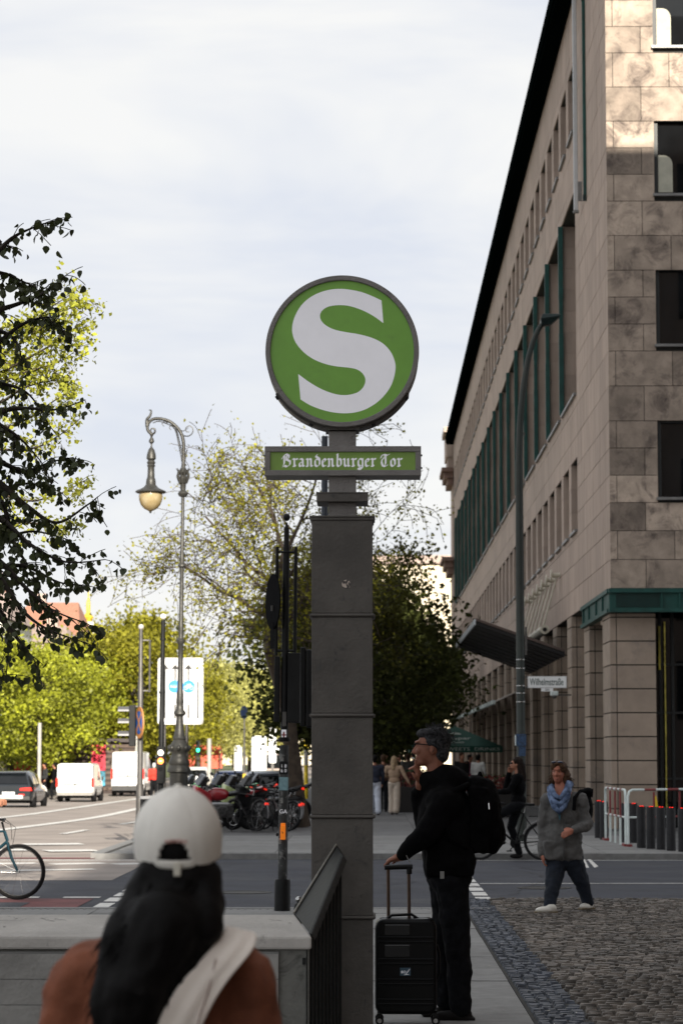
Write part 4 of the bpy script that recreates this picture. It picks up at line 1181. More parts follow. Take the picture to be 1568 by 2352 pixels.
sig = MB().box(-.21, -.09, -.09, .09, qz(1714) + .1, qz(1620) + .1).build('signal_head', black_m, ql, bevel=.01)
MB().box(-.09, .0, -.02, .02, qz(1624) + .1, qz(1621) + .1).box(-.09, .0, -.02, .02, qz(1700) + .1, qz(1697) + .1).build('bracket', grey_pole, ql)
v0 = None
for i, vv_ in enumerate((1628, 1655, 1684)):
    m_ = MB()
    for t in np.linspace(0, PI, 9)[:-1]:
        t2 = t + PI / 8
        m_.hexa([(-.21, math.cos(t) * .085, math.sin(t) * .085), (-.21, math.cos(t2) * .085, math.sin(t2) * .085), (-.42, math.cos(t2) * .085, math.sin(t2) * .085), (-.42, math.cos(t) * .085, math.sin(t) * .085)],
                [(-.21, math.cos(t) * .092, math.sin(t) * .092), (-.21, math.cos(t2) * .092, math.sin(t2) * .092), (-.42, math.cos(t2) * .092, math.sin(t2) * .092), (-.42, math.cos(t) * .092, math.sin(t) * .092)])
    o = m_.build('visor', M('visor_grey', (.10, .10, .105), .35, .2), sig); o.location = (0, 0, qz(vv_ + 6) + .1)
ns_ = thing('no_stopping_sign', 'round orange-rimmed blue sign turned edgewise on the grey signal pole', 'road sign', (W(320, 1660, Yq - .1).x, Yq - .12, W(320, 1660, Yq).z))
ns_.rotation_euler = (0, 0, R(-70))
MB().lathe([(.30, 0), (.30, .02)], (0, 0, 0), 32, 'Y').build('rim', M('orange_rim', (.50, .22, .08), .5), ns_)
MB().lathe([(.22, -.004), (.22, -.001)], (0, 0, 0), 32, 'Y').build('blue_field', M('road_sign_blue', (.02, .12, .45), .4), ns_)
xm_ = MB()
for a in (45, -45): xm_.cbox((0, -.007 - .002 * (a > 0), 0), (.44, .003, .06), Matrix.Rotation(R(a), 3, 'Y'))
xm_.build('cross_band', M('orange_rim', (.8, .34, .12)), ns_)
yk = thing('button_box', 'small yellow push-button box low on the grey signal pole', 'button box', (W(334, 1890, Yq - .1).x, Yq - .15, W(330, 1890, Yq).z))
MB().box(-.05, .05, -.04, .04, -.12, .12).build('case', M('yellow_case', (.75, .5, .02), .5), yk, bevel=.03)
MB().ell((0, -.042, .0), (.02, .01, .02)).build('button', black_m, yk, smooth=180)

# black pole with small lit cycle signal
Yb = 48.0; bz = lambda v: W(370, v, Yb).z
bpz = thing('cycle_signal_post', 'straight black post with a small lit red cycle signal', 'traffic post', (W(368, 1900, Yb).x, Yb, -.1)); sbz = 5900 / Yb
MB().lathe([(.08, 0), (.08, .4), (.055, .42), (.052, bz(1660) + .1), (.045, bz(1655) + .1), (.040, bz(1424) + .1)], (0, 0, 0), 14).build('pole', black_m, bpz, smooth=40)
MB().ell((0, 0, bz(1416) + .1), (.06, .06, .055)).build('ball_finial', M('white_ball', (.7, .68, .64), .5), bpz, smooth=180)
MB().lathe([(.06, -.02), (.06, .02)], (0, 0, bz(1468) + .1), 12).lathe([(.065, -.015), (.065, .015)], (0, 0, bz(1590) + .1), 12).build('clamp', black_m, bpz, smooth=40)
hd = MB().box(-.075, .075, -.14, -.05, bz(1800) + .1, bz(1715) + .1).build('signal_head', black_m, bpz, bevel=.01)
MB().lathe([(.055, -.145), (.055, -.14)], (0, 0, bz(1729) + .1), 16, 'Y').build('white_lens', M('lit_white', (.9, .85, .75), .4, emit=(1, .9, .75), estr=.9), hd)
MB().lathe([(.058, -.145), (.058, -.14)], (0, 0, bz(1748) + .1), 16, 'Y').build('red_lens', M('lit_red', (.9, .15, .03), .4, emit=(1, .22, .03), estr=2.2), hd)
MB().box(-.035, .03, -.150, -.1455, bz(1748) + .095, bz(1748) + .105).build('arrow_bar', M('lit_white', (.9, .85, .75)), hd)
MB().lathe([(.045, -.145), (.045, -.14)], (0, 0, bz(1766) + .1), 16, 'Y').build('dark_lens', glass_d, hd)
leanto(bpz, W(375, 1424, Yb).x, bz(1424))
rb_ = thing('litter_bin', 'round black litter bin between the two traffic posts', 'litter bin', (W(352, 1850, 47.5).x, 47.5, -.1))
MB().lathe([(.24, .25), (.24, .95)], (0, 0, 0), 24).build('drum', black_m, rb_, smooth=40)
MB().lathe([(.25, .951), (.25, 1.0), (.2, 1.0)], (0, 0, 0), 24).build('rim', M('bin_rim', (.4, .4, .4), .4), rb_, smooth=40)
MB().lathe([(.05, 0), (.05, .25)], (0, 0, 0), 12).build('foot', black_m, rb_)

# big white lane sign
Yw = 76.0; a_ = W(362, 1664, Yw); b_ = W(467.5, 1511, Yw)
bs = thing('lane_sign', 'large white lane sign with black arrows and two blue roundels', 'road sign', ((a_.x + b_.x) / 2, Yw, zroad(-5, Yw)))
bs.location.z = -.2
wd, z0, z1 = (b_.x - a_.x) / 2, a_.z + .2, b_.z + .2
def rrect(w, zA, zB, r_):
    pts = []
    for cx_, cz_, t0 in ((w - r_, zB - r_, 0), (-w + r_, zB - r_, 90), (-w + r_, zA + r_, 180), (w - r_, zA + r_, 270)):
        for t in range(0, 91, 15): pts.append((cx_ + r_ * math.cos(R(t0 + t)), cz_ + r_ * math.sin(R(t0 + t))))
    return pts
MB().prism(rrect(wd, z0, z1, .09), 0, .03).build('panel', M('sign_panel_white', (.62, .62, .62), .5, var=.03), bs)
rimm = MB(); ro = rrect(wd - .03, z0 + .03, z1 - .03, .07); ri = rrect(wd - .045, z0 + .045, z1 - .045, .06); n = len(ro)
rimm.add([(p[0], -.003, p[1]) for p in ro] + [(p[0], -.003, p[1]) for p in ri], [(i, (i + 1) % n, (i + 1) % n + n, i + n) for i in range(n)])
rimm.build('border', M('border_grey', (.25, .25, .25), .5), bs)
sw = 5900 / Yw; sx = lambda v: (v - 414.7) / sw; szv = lambda v: W(414, v, Yw).z + .2
am = MB()
def arrow(v, y0, y1, head=True):
    x = sx(v); am.box(x - .022, x + .022, -.006, -.001, szv(y0), szv(y1))
    if head: am.add([(x - .12, -.006, szv(y1)), (x + .12, -.006, szv(y1)), (x, -.006, szv(y1 - 11))], [(0, 1, 2)])
arrow(379, 1650, 1537); arrow(402.5, 1580, 1537); arrow(432.5, 1580, 1537); arrow(402.5, 1650, 1618, False); arrow(433, 1650, 1618, False); arrow(455, 1650, 1565, False)
am.build('arrow_lines', M('sign_black', (.01, .01, .01), .6), bs)
blu = M('roundel_blue', (.01, .22, .62), .4)
wsg = M('sign_panel_white', (.62, .62, .62))
bicy = MB()
def wheel2d(mb, cx_, cz_, r_, t_, y=-.012, n=18):
    vs = []; 
    for rr in (r_ - t_, r_):
        for q in range(n): vs.append((cx_ + rr * math.cos(2 * PI * q / n), y, cz_ + rr * math.sin(2 * PI * q / n)))
    mb.add(vs, [(q, (q + 1) % n, (q + 1) % n + n, q + n) for q in range(n)])
def line2d(mb, a, b, w, y):
    d = (Vector(b) - Vector(a)).normalized(); n_2 = Vector((-d.y, d.x)) * w / 2
    mb.add([(a[0] + n_2.x, y, a[1] + n_2.y), (b[0] + n_2.x, y, b[1] + n_2.y), (b[0] - n_2.x, y, b[1] - n_2.y), (a[0] - n_2.x, y, a[1] - n_2.y)], [(0, 1, 2, 3)])
for v in (401, 433.5):
    MB().lathe([(.185, -.008), (.185, -.001)], (sx(v), 0, szv(1577)), 28, 'Y').build('blue_roundel', blu, bs)
cx_, cz_ = sx(433.5), szv(1577)
wheel2d(bicy, cx_ - .085, cz_ - .035, .06, .014); wheel2d(bicy, cx_ + .085, cz_ - .035, .06, .014)
for k_, (a, b) in enumerate([((-.085, -.035), (-.03, .05)), ((-.03, .05), (.05, .05)), ((.05, .05), (.0, -.035)), ((.0, -.035), (-.085, -.035)), ((-.03, .05), (0, -.035)), ((.085, -.035), (.045, .08)), ((.045, .08), (.02, .085)), ((-.05, .065), (-.015, .065))]):
    line2d(bicy, (cx_ + a[0], cz_ + a[1]), (cx_ + b[0], cz_ + b[1]), .014, -.0125 - .0004 * k_)
cx_ = sx(401)
bicy.box(cx_ - .12, cx_ + .12, -.012, -.009, cz_ - .03, cz_ + .04)
bicy.build('roundel_symbols', wsg, bs)
MB().box(cx_ - .10, cx_ + .10, -.014, -.0125, cz_ + .0, cz_ + .03).lathe([(.02, -.014), (.02, -.0125)], (cx_ - .07, 0, cz_ - .03), 10, 'Y').lathe([(.02, -.014), (.02, -.0125)], (cx_ + .07, 0, cz_ - .03), 10, 'Y').build('bus_windows', blu, bs)
MB().lathe([(.05, 0), (.05, z1 - .1)], (sx(429), .09, 0), 10).lathe([(.05, 0), (.05, z1 - .1)], (sx(378), .09, 0), 10).build('support_post', grey_pole, bs, smooth=40)

# small blue-black sign on a post in the distance
ds = thing('median_sign', 'small dark edge-on road sign on a thin grey post beyond the motorcycles', 'road sign', (W(561, 1800, 118).x, 118, -.4))
MB().lathe([(.06, 0), (.06, 2.3), (.04, 2.31), (.04, 4.3)], (0, 0, 0), 10).build('post', grey_pole, ds, smooth=40)
o = MB().lathe([(.30, 0), (.30, .03)], (0, 0, 0), 24, 'Y').build('disc', M('navy_sign', (.01, .02, .05), .5), ds); o.location = (0, -.08, 4.05); o.rotation_euler = (0, 0, R(58))
MB().lathe([(.075, .9), (.075, 1.25)], (0, 0, 0), 10).build('yellow_band', M('yellow_case', (.75, .5, .02)), ds)

# street name sign and tall arc lamp
Yt = 50.0; tb = W(1197, 1930, Yt)
tl = thing('arc_street_lamp', 'tall green-grey lamp post curving over to a flat lamp head', 'street lamp', (tb.x, Yt, 0)); stl = 5900 / Yt
tzz = lambda v: W(1197, v, Yt).z
MB().lathe([(.10, 0), (.10, 1.3), (.085, 1.35), (.08, tzz(1300)), (.07, tzz(1060))], (0, 0, 0), 18).build('post', post_green, tl, smooth=40)
TX = lambda v: (v - 1197) / stl
c = crom([(1197, 1062), (1201, 960), (1213, 860), (1228, 795), (1247, 752), (1262, 742)], 5)
MB().tube([(TX(p.x), 0, tzz(p.y)) for p in c], [.068 - .022 * i / (len(c) - 1) for i in range(len(c))], 12).build('curved_arm', post_green, tl, smooth=60)
MB().hexa([(TX(1250), -.11, tzz(749)), (TX(1272), -.11, tzz(747)), (TX(1272), .11, tzz(747)), (TX(1250), .11, tzz(749))], [(TX(1248), -.16, tzz(736)), (TX(1294), -.16, tzz(728)), (TX(1294), .16, tzz(728)), (TX(1248), .16, tzz(736))]).hexa([(TX(1248), -.16, tzz(735.5)), (TX(1294), -.16, tzz(727.5)), (TX(1294), .16, tzz(727.5)), (TX(1248), .16, tzz(735.5))], [(TX(1253), -.13, tzz(723)), (TX(1292), -.13, tzz(723)), (TX(1292), .13, tzz(723)), (TX(1253), .13, tzz(723))]).build('lamp_head', green_dk, tl, bevel=.01)
MB().box(TX(1206), TX(1211), -.03, .03, tzz(1000), tzz(993)).build('arm_clip', grey_pole, tl)
blues = M('blue_sticker', (.02, .05, .11), .5, var=.6, scale=30)
MB().box(-.10, .095, -.115, -.09, tzz(1714), tzz(1686)).build('post_box', blues, tl)
MB().box(-.05, .085, -.105, -.09, tzz(1736), tzz(1715)).build('post_sticker', blues, tl)
MB().box(-.115, -.101, -.1, .05, tzz(1712), tzz(1688)).build('post_plate', white_p, tl)
MB().box(.09, .13, -.02, .02, tzz(1505), tzz(1440)).build('side_plate', grey_pole, tl)
for v in (1515, 1535, 1575, 1592, 1612): MB().lathe([(.088, -.006), (.088, .006)], (0, 0, tzz(v)), 14).build('steel_strap', chrome, tl, smooth=40)
nsn = thing('street_name_sign', 'white Wilhelmstraße street name sign fixed to the tall lamp post', 'street sign', (W(1255.5, 1567, Yt - .05).x, Yt - .05, W(1255, 1567, Yt).z)); h_ = 13.5 / stl; w_ = 44.5 / stl
MB().box(-w_, w_, -.012, .012, -h_, h_).build('sign_frame', M('frame_grey', (.55, .56, .56), .5), nsn, bevel=.004)
MB().box(-w_ + .015, w_ - .015, -.0145, -.0125, -h_ + .015, h_ - .015).build('sign_face', M('sign_face_white', (.74, .75, .74), .45, var=.04), nsn)
t_ = text_obj('Wilhelmstraße', .19, 'street_name', M('letter_green', (.005, .04, .03), .5), nsn, width=1.72 * w_, bold=.0005); t_.location = (-.01, -.017, .0)
MB().box(-.115, .115, -.01, .01, -h_ - .065, -h_ - .002).build('house_number_plate', M('sign_face_white', (.5, .51, .5)), nsn)
t_ = text_obj('55A', .05, 'house_number', frame_d, nsn); t_.location = (0, -.013, -h_ - .033)
MB().box(-w_ - .06, -w_ - .001, -.015, .015, h_ - .03, h_).box(-w_ - .06, -w_ - .001, -.015, .015, -h_, -h_ + .03).build('bracket', grey_pole, nsn)
cm = thing('security_camera', 'small white security camera under the street name sign on the pier', 'camera', (W(1272, 1598, 69).x, 69, W(1272, 1598, 69).z))
MB().box(-.10, .10, -.12, .12, 0, .12).build('case', white_p, cm, bevel=.02)
MB().box(.10, .45, .0, .04, .0, .04).ell((0, -.05, -.03), (.07, .07, .05)).build('mount', grey_pole, cm)

# bollards with red tops
bo = thing('bollard', '', 'bollard', (0, 0, 0), group='grey bollards with red tops')
red_e = M('red_reflector', (.8, .01, .005), .4, emit=(1, .02, .01), estr=1.0)
bmat = M('bollard_metal', (.017, .017, .019), .55, .1, spec=.3, var=.25, scale=6)
MB().lathe([(.082, 0), (.082, .71), (.078, .722)], (0, 0, 0), 18).build('shaft', bmat, bo, smooth=40)
cap_ = MB().lathe([(.079, .7225), (.076, .745), (.0, .75)], (0, 0, 0), 18).build('cap', bmat, bo, smooth=60)
cap2 = MB().cbox((0, -.062, .745), (.07, .025, .010)).build('red_light', red_e, bo)
spots = [(2562, 3240, 46.3), (2600, 3242, 45.9), (2640, 3242, 45.5), (2680, 3240, 45.0), (2727, 3245, 44.5), (2770, 3248, 44.1), (2392, 3187, 52.0), (2413, 3189, 51.0), (2531, 3208, 49.0), (2500, 3200, 49.4)]
labs = ['leftmost bollard of the close row at the kerb', 'second bollard from the left in the close row', 'third bollard from the left in the close row', 'fourth bollard from the left in the close row', 'fifth bollard from the left at the picture edge', 'last bollard of the close row at the picture edge',
        'bollard left of the white barrier, behind the walking woman', 'bollard touching the left end of the white barrier', 'bollard standing behind the barrier near its round corner', 'bollard seen through the barrier rails']
for i, ((ox, oy, Y), lb_) in enumerate(zip(spots, labs)):
    x = W(ox / 1.7417, 1850, Y).x
    o = bo if i == 0 else dup(bo, (x, Y, 0))
    o.location = (x, Y, 0); o['label'] = lb_

# red and white tubular barriers
redp = M('barrier_red', (.20, .025, .025), .5)
def barrier(label, p0, p1, foot=True):
    b = thing('barrier', label, 'barrier', (p0[0], p0[1], 0), group='red and white tubular barriers')
    d = Vector((p1[0] - p0[0], p1[1] - p0[1], 0)); L_ = d.length; u = d.normalized()
    def at(s_, z): return (u.x * s_, u.y * s_, z)
    r_ = .022; H = 1.02
    MB().tube([at(0, 0), at(0, H - .12), at(.04, H - .03), at(.12, H)], r_, 8).build('end_frame', white_p, b, smooth=50)
    MB().tube([at(L_, 0), at(L_, H - .12), at(L_ - .04, H - .03), at(L_ - .12, H)], r_, 8).build('end_frame', white_p, b, smooth=50)
    n = max(2, int(L_ / .35)); tw = MB(); trd = MB()
    for i in range(n):
        s0 = .12 + (L_ - .24) * i / n; s1 = .12 + (L_ - .24) * (i + 1) / n
        (tw if i % 2 == 0 else trd).tube([at(s0, H), at(s1, H)], r_, 8).tube([at(s0 - (.1 if i == 0 else 0), .52), at(s1 + (.1 if i == n - 1 else 0), .52)], .018, 8)
    tw.build('white_rail', white_p, b, smooth=50); trd.build('red_rail', redp, b, smooth=50)
    for k_ in range(max(1, int(L_ / .9))):
        s0 = (k_ + 1) * L_ / (int(L_ / .9) + 1)
        MB().tube([at(s0, .54), at(s0, .98)], .02, 8).build('red_upright', redp, b, smooth=50)
        MB().tube([at(s0, 0), at(s0, .50)], .02, 8).build('white_upright', white_p, b, smooth=50)
    MB().cbox(at(0, .02), (.10, .5, .04)).cbox(at(L_, .02), (.10, .5, .04)).build('foot_plate', redp, b)
    return b
pA = W(1391, 1915, 50.5); pB = W(1441, 1930, 47.2); pC = W(1620, 1930, 48.5)
barrier('barrier running back from the road beside the walking woman', (pA.x, 50.6), (pB.x - .03, 47.3))
barrier('barrier with rounded corner running right behind the bollard row', (pB.x, 47.15), (pC.x, 48.6))
rz_ = thing('yellow_jerrycan', 'small yellow object on the ground behind the barrier', 'marker', (W(1504, 1860, 52).x, 52, .62))
MB().hexa([(-.05, -.04, 0), (.05, -.04, 0), (.05, .04, 0), (-.05, .04, 0)], [(-.02, -.02, .22), (.02, -.02, .22), (.02, .02, .22), (-.02, .02, .22)]).build('cone', M('yellow_case', (.75, .5, .02)), rz_)
MB().box(-.03, .03, -.03, .03, -.62, -.001).build('stake', grey_pole, rz_)
# ================================================================== trees
def grow(rs, segs, pts, p, d, L, r, lv, mx, nch, droop, spread):
    steps = 5; d = d.normalized()
    for i in range(steps):
        r2 = r * (1 - 0.55 * (i + 1) / steps) if lv else r * (1 - 0.3 * (i + 1) / steps)
        r1 = r * (1 - 0.55 * i / steps) if lv else r * (1 - 0.3 * i / steps)
        d = (d + Vector((rs.gauss(0, .13), rs.gauss(0, .13), rs.gauss(0, .10) - droop * lv * .06 + (.05 if lv == 1 else 0)))).normalized()
        q = p + d * (L / steps)
        segs.append((p, q, r1, r2))
        if lv >= mx - 1: pts.append((q, lv))
        if lv < mx and (i > 0 or lv > 0):
            k = nch[lv] / steps; k = int(k) + (rs.random() < k - int(k))
            for _ in range(k):
                a = rs.uniform(0, 2 * PI); t = rs.uniform(*spread)
                o = d.orthogonal().normalized(); o.rotate(Matrix.Rotation(a, 3, d))
                c = (d * math.cos(t) + o * math.sin(t)).normalized()
                if lv == 0: c.z = abs(c.z) * .8 + .1
                grow(rs, segs, pts, q, c, L * rs.uniform(.5, .72) * (1.0 if lv else 1.0), r2 * rs.uniform(.42, .6), lv + 1, mx, nch, droop, spread)
        p = q
def wood(segs, name, mat, parent, sides=5, rmin=.004):
    V = []; Fc = []
    for p, q, r1, r2 in segs:
        d = (q - p).normalized(); a = d.orthogonal().normalized(); b = d.cross(a); n = len(V)
        s_ = sides if r1 > .02 else 3
        for c, r_ in ((p, max(r1, rmin)), (q, max(r2, rmin))):
            for k in range(s_):
                t = 2 * PI * k / s_; V.append(c + (a * math.cos(t) + b * math.sin(t)) * r_)
        for k in range(s_): Fc.append((n + k, n + (k + 1) % s_, n + s_ + (k + 1) % s_, n + s_ + k))
    me = bpy.data.meshes.new(name); me.from_pydata([tuple(v) for v in V], [], Fc)
    return link(name, me, mat, parent, smooth=180)
def leaf_mesh(P, size, seed, name, flat=0.3, elong=1.25):
    """P: n x 3 points; diamond leaves of random attitude"""
    r_ = np.random.RandomState(seed); n = len(P)
    A = r_.normal(size=(n, 3)); A /= np.linalg.norm(A, axis=1)[:, None]
    Bv = r_.normal(size=(n, 3)); Bv -= (Bv * A).sum(1)[:, None] * A; Bv /= np.linalg.norm(Bv, axis=1)[:, None]
    C = np.cross(A, Bv); s_ = (size * r_.uniform(.6, 1.35, n))[:, None]
    V = np.stack([P - A * s_ * elong * .5, P + Bv * s_ * .45 + C * s_ * .12, P + A * s_ * elong * .5, P - Bv * s_ * .45 + C * s_ * .12], axis=1).reshape(-1, 3)
    i = np.arange(n) * 4
    Fc = np.stack([i, i + 1, i + 2, i, i + 2, i + 3], axis=1).reshape(-1, 3)
    me = bpy.data.meshes.new(name)
    me.vertices.add(len(V)); me.vertices.foreach_set('co', V.astype(np.float32).ravel())
    me.loops.add(len(Fc) * 3); me.loops.foreach_set('vertex_index', Fc.astype(np.int32).ravel())
    me.polygons.add(len(Fc)); me.polygons.foreach_set('loop_start', (np.arange(len(Fc)) * 3).astype(np.int32))
    me.update(); me.validate()
    return me
def make_tree(name, label, loc, seed, trunk_h, L, r, nch, droop, spread, leafmat, barkmat, nleaf, lsize, jitter, lean=(0, 0), mx=3, group='linden trees along the avenue', clip=None):
    rs = random.Random(seed)
    t = thing(name, label, 'tree', loc, group=group)
    segs = []; pts = []
    p = Vector((0, 0, 0)); d = Vector((lean[0], lean[1], 1)).normalized()
    for i in range(4):
        q = p + (d + Vector((rs.gauss(0, .03), rs.gauss(0, .03), 0))).normalized() * trunk_h / 4
        segs.append((p, q, r * (1.25 - .1 * i) if i == 0 else r * (1.08 - .05 * i), r * (1.06 - .05 * i))); p = q
    trunk = segs[:]; segs = []
    grow(rs, segs, pts, p, d, L, r * .8, 0, mx, nch, droop, spread)
    wood(trunk, 'trunk', barkmat, t, 12)
    big = [s_ for s_ in segs]
    wood(big, 'branches', barkmat, t, 6, rmin=.0075)
    r_ = np.random.RandomState(seed)
    Pq = np.array([tuple(q[0]) for q in pts]); idx = r_.randint(0, len(Pq), nleaf)
    LPt = Pq[idx] + r_.normal(scale=jitter, size=(nleaf, 3))
    if clip is not None: LPt = LPt[clip(LPt)]
    link('crown', leaf_mesh(LPt, lsize, seed, 'crown'), leafmat, t)
    return t

# the big half-bare tree behind the sign
ct = W(690, 1900, 59.7)
make_tree('linden_tree', 'large half-bare linden tree in first leaf behind the sign column', (ct.x, 59.7, 0), 33, 2.6, 3.9, .20, [12, 7, 6, 4], .22, (.55, 1.15), leaf_mid, bark, 9500, .064, .10, lean=(-.10, 0), mx=4)
# a second thinner one right behind it
make_tree('linden_tree', 'thinner linden tree behind the column, shaded on its right side', (-.9, 76, 0), 5, 2.6, 3.3, .2, [9, 7, 6], .3, (.5, 1.0), leaf_part_shade, bark_d, 11000, .10, .2)

def cloud_tree(seed, cr, ch, base, n, lsize, leafmat, barkmat, clumps=46):
    """dense crown: leaf clumps hung round the limbs; returns the mesh set"""
    r_ = np.random.RandomState(seed); P = []
    for c in range(clumps):
        a = r_.uniform(0, 2 * PI); v = r_.uniform(-1, 1); rr = r_.uniform(.35, 1) ** .5
        w_ = math.sqrt(max(0, 1 - v * v)) * rr
        c0 = np.array([cr * w_ * math.cos(a), cr * w_ * math.sin(a), base + ch / 2 + v * ch / 2 * (.9 if v > 0 else .95)])
        m = n // clumps; s_ = r_.uniform(.45, .95) * cr * .28
        P.append(c0 + r_.normal(size=(m, 3)) * [s_, s_, s_ * .6])
    return leaf_mesh(np.concatenate(P), lsize, seed, 'crown')
def cloud_wood(seed, cr, ch, base, r):
    rs = random.Random(seed); segs = [(Vector((0, 0, 0)), Vector((0, 0, base)), r * 1.2, r)]; pts = []
    grow(rs, segs, pts, Vector((0, 0, base)), Vector((0, 0, 1)), ch * .55, r * .9, 0, 2, [9, 6], .2, (.5, 1.0))
    return segs
variants = []
for seed in (1, 2, 3):
    segs = cloud_wood(seed, 3.6, 6.5, 2.3, .2)
    variants.append((cloud_tree(seed, 3.5, 6.6, 2.1, 11000, .17, None, None), segs))
src_trees = {}
def far_tree(v, mat, bmat_, loc, sc, label, group, rz):
    key = (v, mat.name)
    if key not in src_trees:
        t = thing('linden_tree', label, 'tree', loc, rz, group)
        me = variants[v][0]
        me = me if not me.materials else me.copy()
        me.materials.clear(); link('crown', me, mat, t)
        wood(variants[v][1], 'trunk', bmat_, t, 6, rmin=.015)
        src_trees[key] = t
        t.scale = sc; return t
    t = dup(src_trees[key], loc, rz, label, sc); t['group'] = group
    return t
shade_lab = ['nearest', 'second', 'third', 'fourth', 'fifth', 'sixth', 'seventh', 'eighth']
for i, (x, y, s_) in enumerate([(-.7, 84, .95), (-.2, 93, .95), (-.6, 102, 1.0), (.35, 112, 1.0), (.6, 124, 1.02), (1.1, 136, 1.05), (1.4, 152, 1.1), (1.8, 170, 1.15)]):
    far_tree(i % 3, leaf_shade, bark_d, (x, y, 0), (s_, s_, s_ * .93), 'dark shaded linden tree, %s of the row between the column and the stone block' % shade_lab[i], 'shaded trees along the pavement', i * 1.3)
ll = ['leftmost', 'second from the left', 'third from the left', 'fourth from the left', 'fifth from the left', 'sixth from the left', 'rightmost']
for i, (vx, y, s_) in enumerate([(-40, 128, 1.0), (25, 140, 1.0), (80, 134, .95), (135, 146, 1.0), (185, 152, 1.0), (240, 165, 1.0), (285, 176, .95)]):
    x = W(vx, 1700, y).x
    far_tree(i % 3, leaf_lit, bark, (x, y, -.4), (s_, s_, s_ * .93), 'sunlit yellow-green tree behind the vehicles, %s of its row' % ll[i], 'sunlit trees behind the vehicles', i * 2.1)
for i, (vx, y, s_, w_) in enumerate([(300, 150, 1.1, 1.2), (350, 160, 1.0, 1.12), (400, 172, 1.0, 1.0), (265, 190, 1.3, 1.35)]):
    x = W(vx, 1700, y).x
    far_tree(i % 3, leaf_mid, bark_d, (x, y, -.4), (s_, s_, w_), 'olive green tree %s' % ['above the white panel van', 'left of the white lane sign', 'behind the white lane sign', 'tallest behind the grey signal pole'][i], 'olive trees round the lane sign', i * 1.7)
pl = ['nearest the lamp pedestal', 'second beyond the lamp', 'third beyond the lamp', 'above the dark blue car', 'behind the small median sign', 'left of the black signal post', 'furthest down the sunny avenue']
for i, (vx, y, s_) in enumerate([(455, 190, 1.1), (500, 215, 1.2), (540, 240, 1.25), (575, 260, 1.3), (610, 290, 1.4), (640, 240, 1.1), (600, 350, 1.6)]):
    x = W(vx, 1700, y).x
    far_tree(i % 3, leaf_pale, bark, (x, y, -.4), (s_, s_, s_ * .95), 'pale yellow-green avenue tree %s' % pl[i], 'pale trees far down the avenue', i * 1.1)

# hanging boughs of the two street trees whose trunks stand left of the frame
def bough_tree(name, label, loc, boughs, leaf_cb, barkmat, trunk_r, trunk_h, nsub, tw_len, seed, extra):
    """boughs: list of lists of world points"""
    rs = random.Random(seed); t = thing(name, label, 'tree', loc)
    base = Vector(loc); segs = []; lp_ = []
    top = Vector((0, 0, trunk_h))
    wood([(Vector((0, 0, 0)), top * .5, trunk_r * 1.2, trunk_r), (top * .5, top, trunk_r, trunk_r * .8)], 'trunk', barkmat, t, 12)
    for bi, (bpts, dens) in enumerate(boughs):
        w_ = [Vector(q) - base for q in bpts]
        st_ = w_[0]; m = (top + st_) / 2 + Vector((0, 0, .5))
        full = [top * .95, m] + w_
        c = []
        for i in range(len(full) - 1):
            p0, p1, p2, p3 = full[max(i - 1, 0)], full[i], full[i + 1], full[min(i + 2, len(full) - 1)]
            for tt in np.linspace(0, 1, 6, endpoint=False):
                c.append(0.5 * ((2 * p1) + (p2 - p0) * tt + (2 * p0 - 5 * p1 + 4 * p2 - p3) * tt * tt + (-p0 + 3 * p1 - 3 * p2 + p3) * tt ** 3))
        c.append(full[-1]); n = len(c)
        for i in range(n - 1):
            ra = trunk_r * .22 * (1 - i / n) ** 1.5 + .0035; rb_ = trunk_r * .22 * (1 - (i + 1) / n) ** 1.5 + .0035
            segs.append((c[i], c[i + 1], ra, rb_))
        for i in range(10, n):
            lp_.append((c[i], 1))
            k = dens * nsub; k = int(k) + (rs.random() < k - int(k))
            for _ in range(k):
                dd_ = (c[min(i, n - 1)] - c[i - 1]).normalized()
                v = (dd_ * rs.uniform(.2, 1) + Vector((rs.gauss(0, .55), rs.gauss(0, .6), rs.gauss(-.25, .5)))).normalized()
                p = c[i]; Lt = tw_len * rs.uniform(.4, 1.1)
                for s_ in range(5):
                    q = p + v * Lt / 5; v = (v + Vector((rs.gauss(0, .12), rs.gauss(0, .12), -.10))).normalized()
                    segs.append((p, q, .0032, .0028)); lp_.append((q, 2)); p = q
    wood(segs, 'branches', barkmat, t, 5, rmin=.0022)
    leaf_cb(t, base, lp_, rs)
    # the rest of the crown, outside the frame
    r_ = np.random.RandomState(seed); n, cr, zc, hz, ls, m_ = extra
    v = r_.normal(size=(n, 3)); v /= np.linalg.norm(v, axis=1)[:, None]; v *= (r_.uniform(.1, 1, n) ** .4)[:, None]
    P = v * [cr, cr, hz] + [0, 0, zc]
    wp = P + np.array(base)
    vxp = 848 + wp[:, 0] / np.maximum(wp[:, 1], .1) * F
    P = P[vxp < -30]
    cl_ = np.sin(P[:, 0] * 3.1 + 1) + np.sin(P[:, 1] * 2.7) + np.sin(P[:, 2] * 3.3 + 2)
    P = P[cl_ > -.2]
    tag(link('upper_crown', leaf_mesh(P, ls, seed, 'upper_crown'), m_, t), kind='stuff')
    return t
def heart(n=1):
    mb = MB()
    mb.add([(0, 0, 0), (-.34, .10, .10), (-.50, .42, .14), (-.30, .80, .05), (0, 1.12, -.10), (.30, .80, .05), (.50, .42, .14), (.34, .10, .10), (0, .5, -.02)],
           [(0, 8, 2, 1), (8, 4, 3, 2), (0, 7, 6, 8), (8, 6, 5, 4)])
    return mb
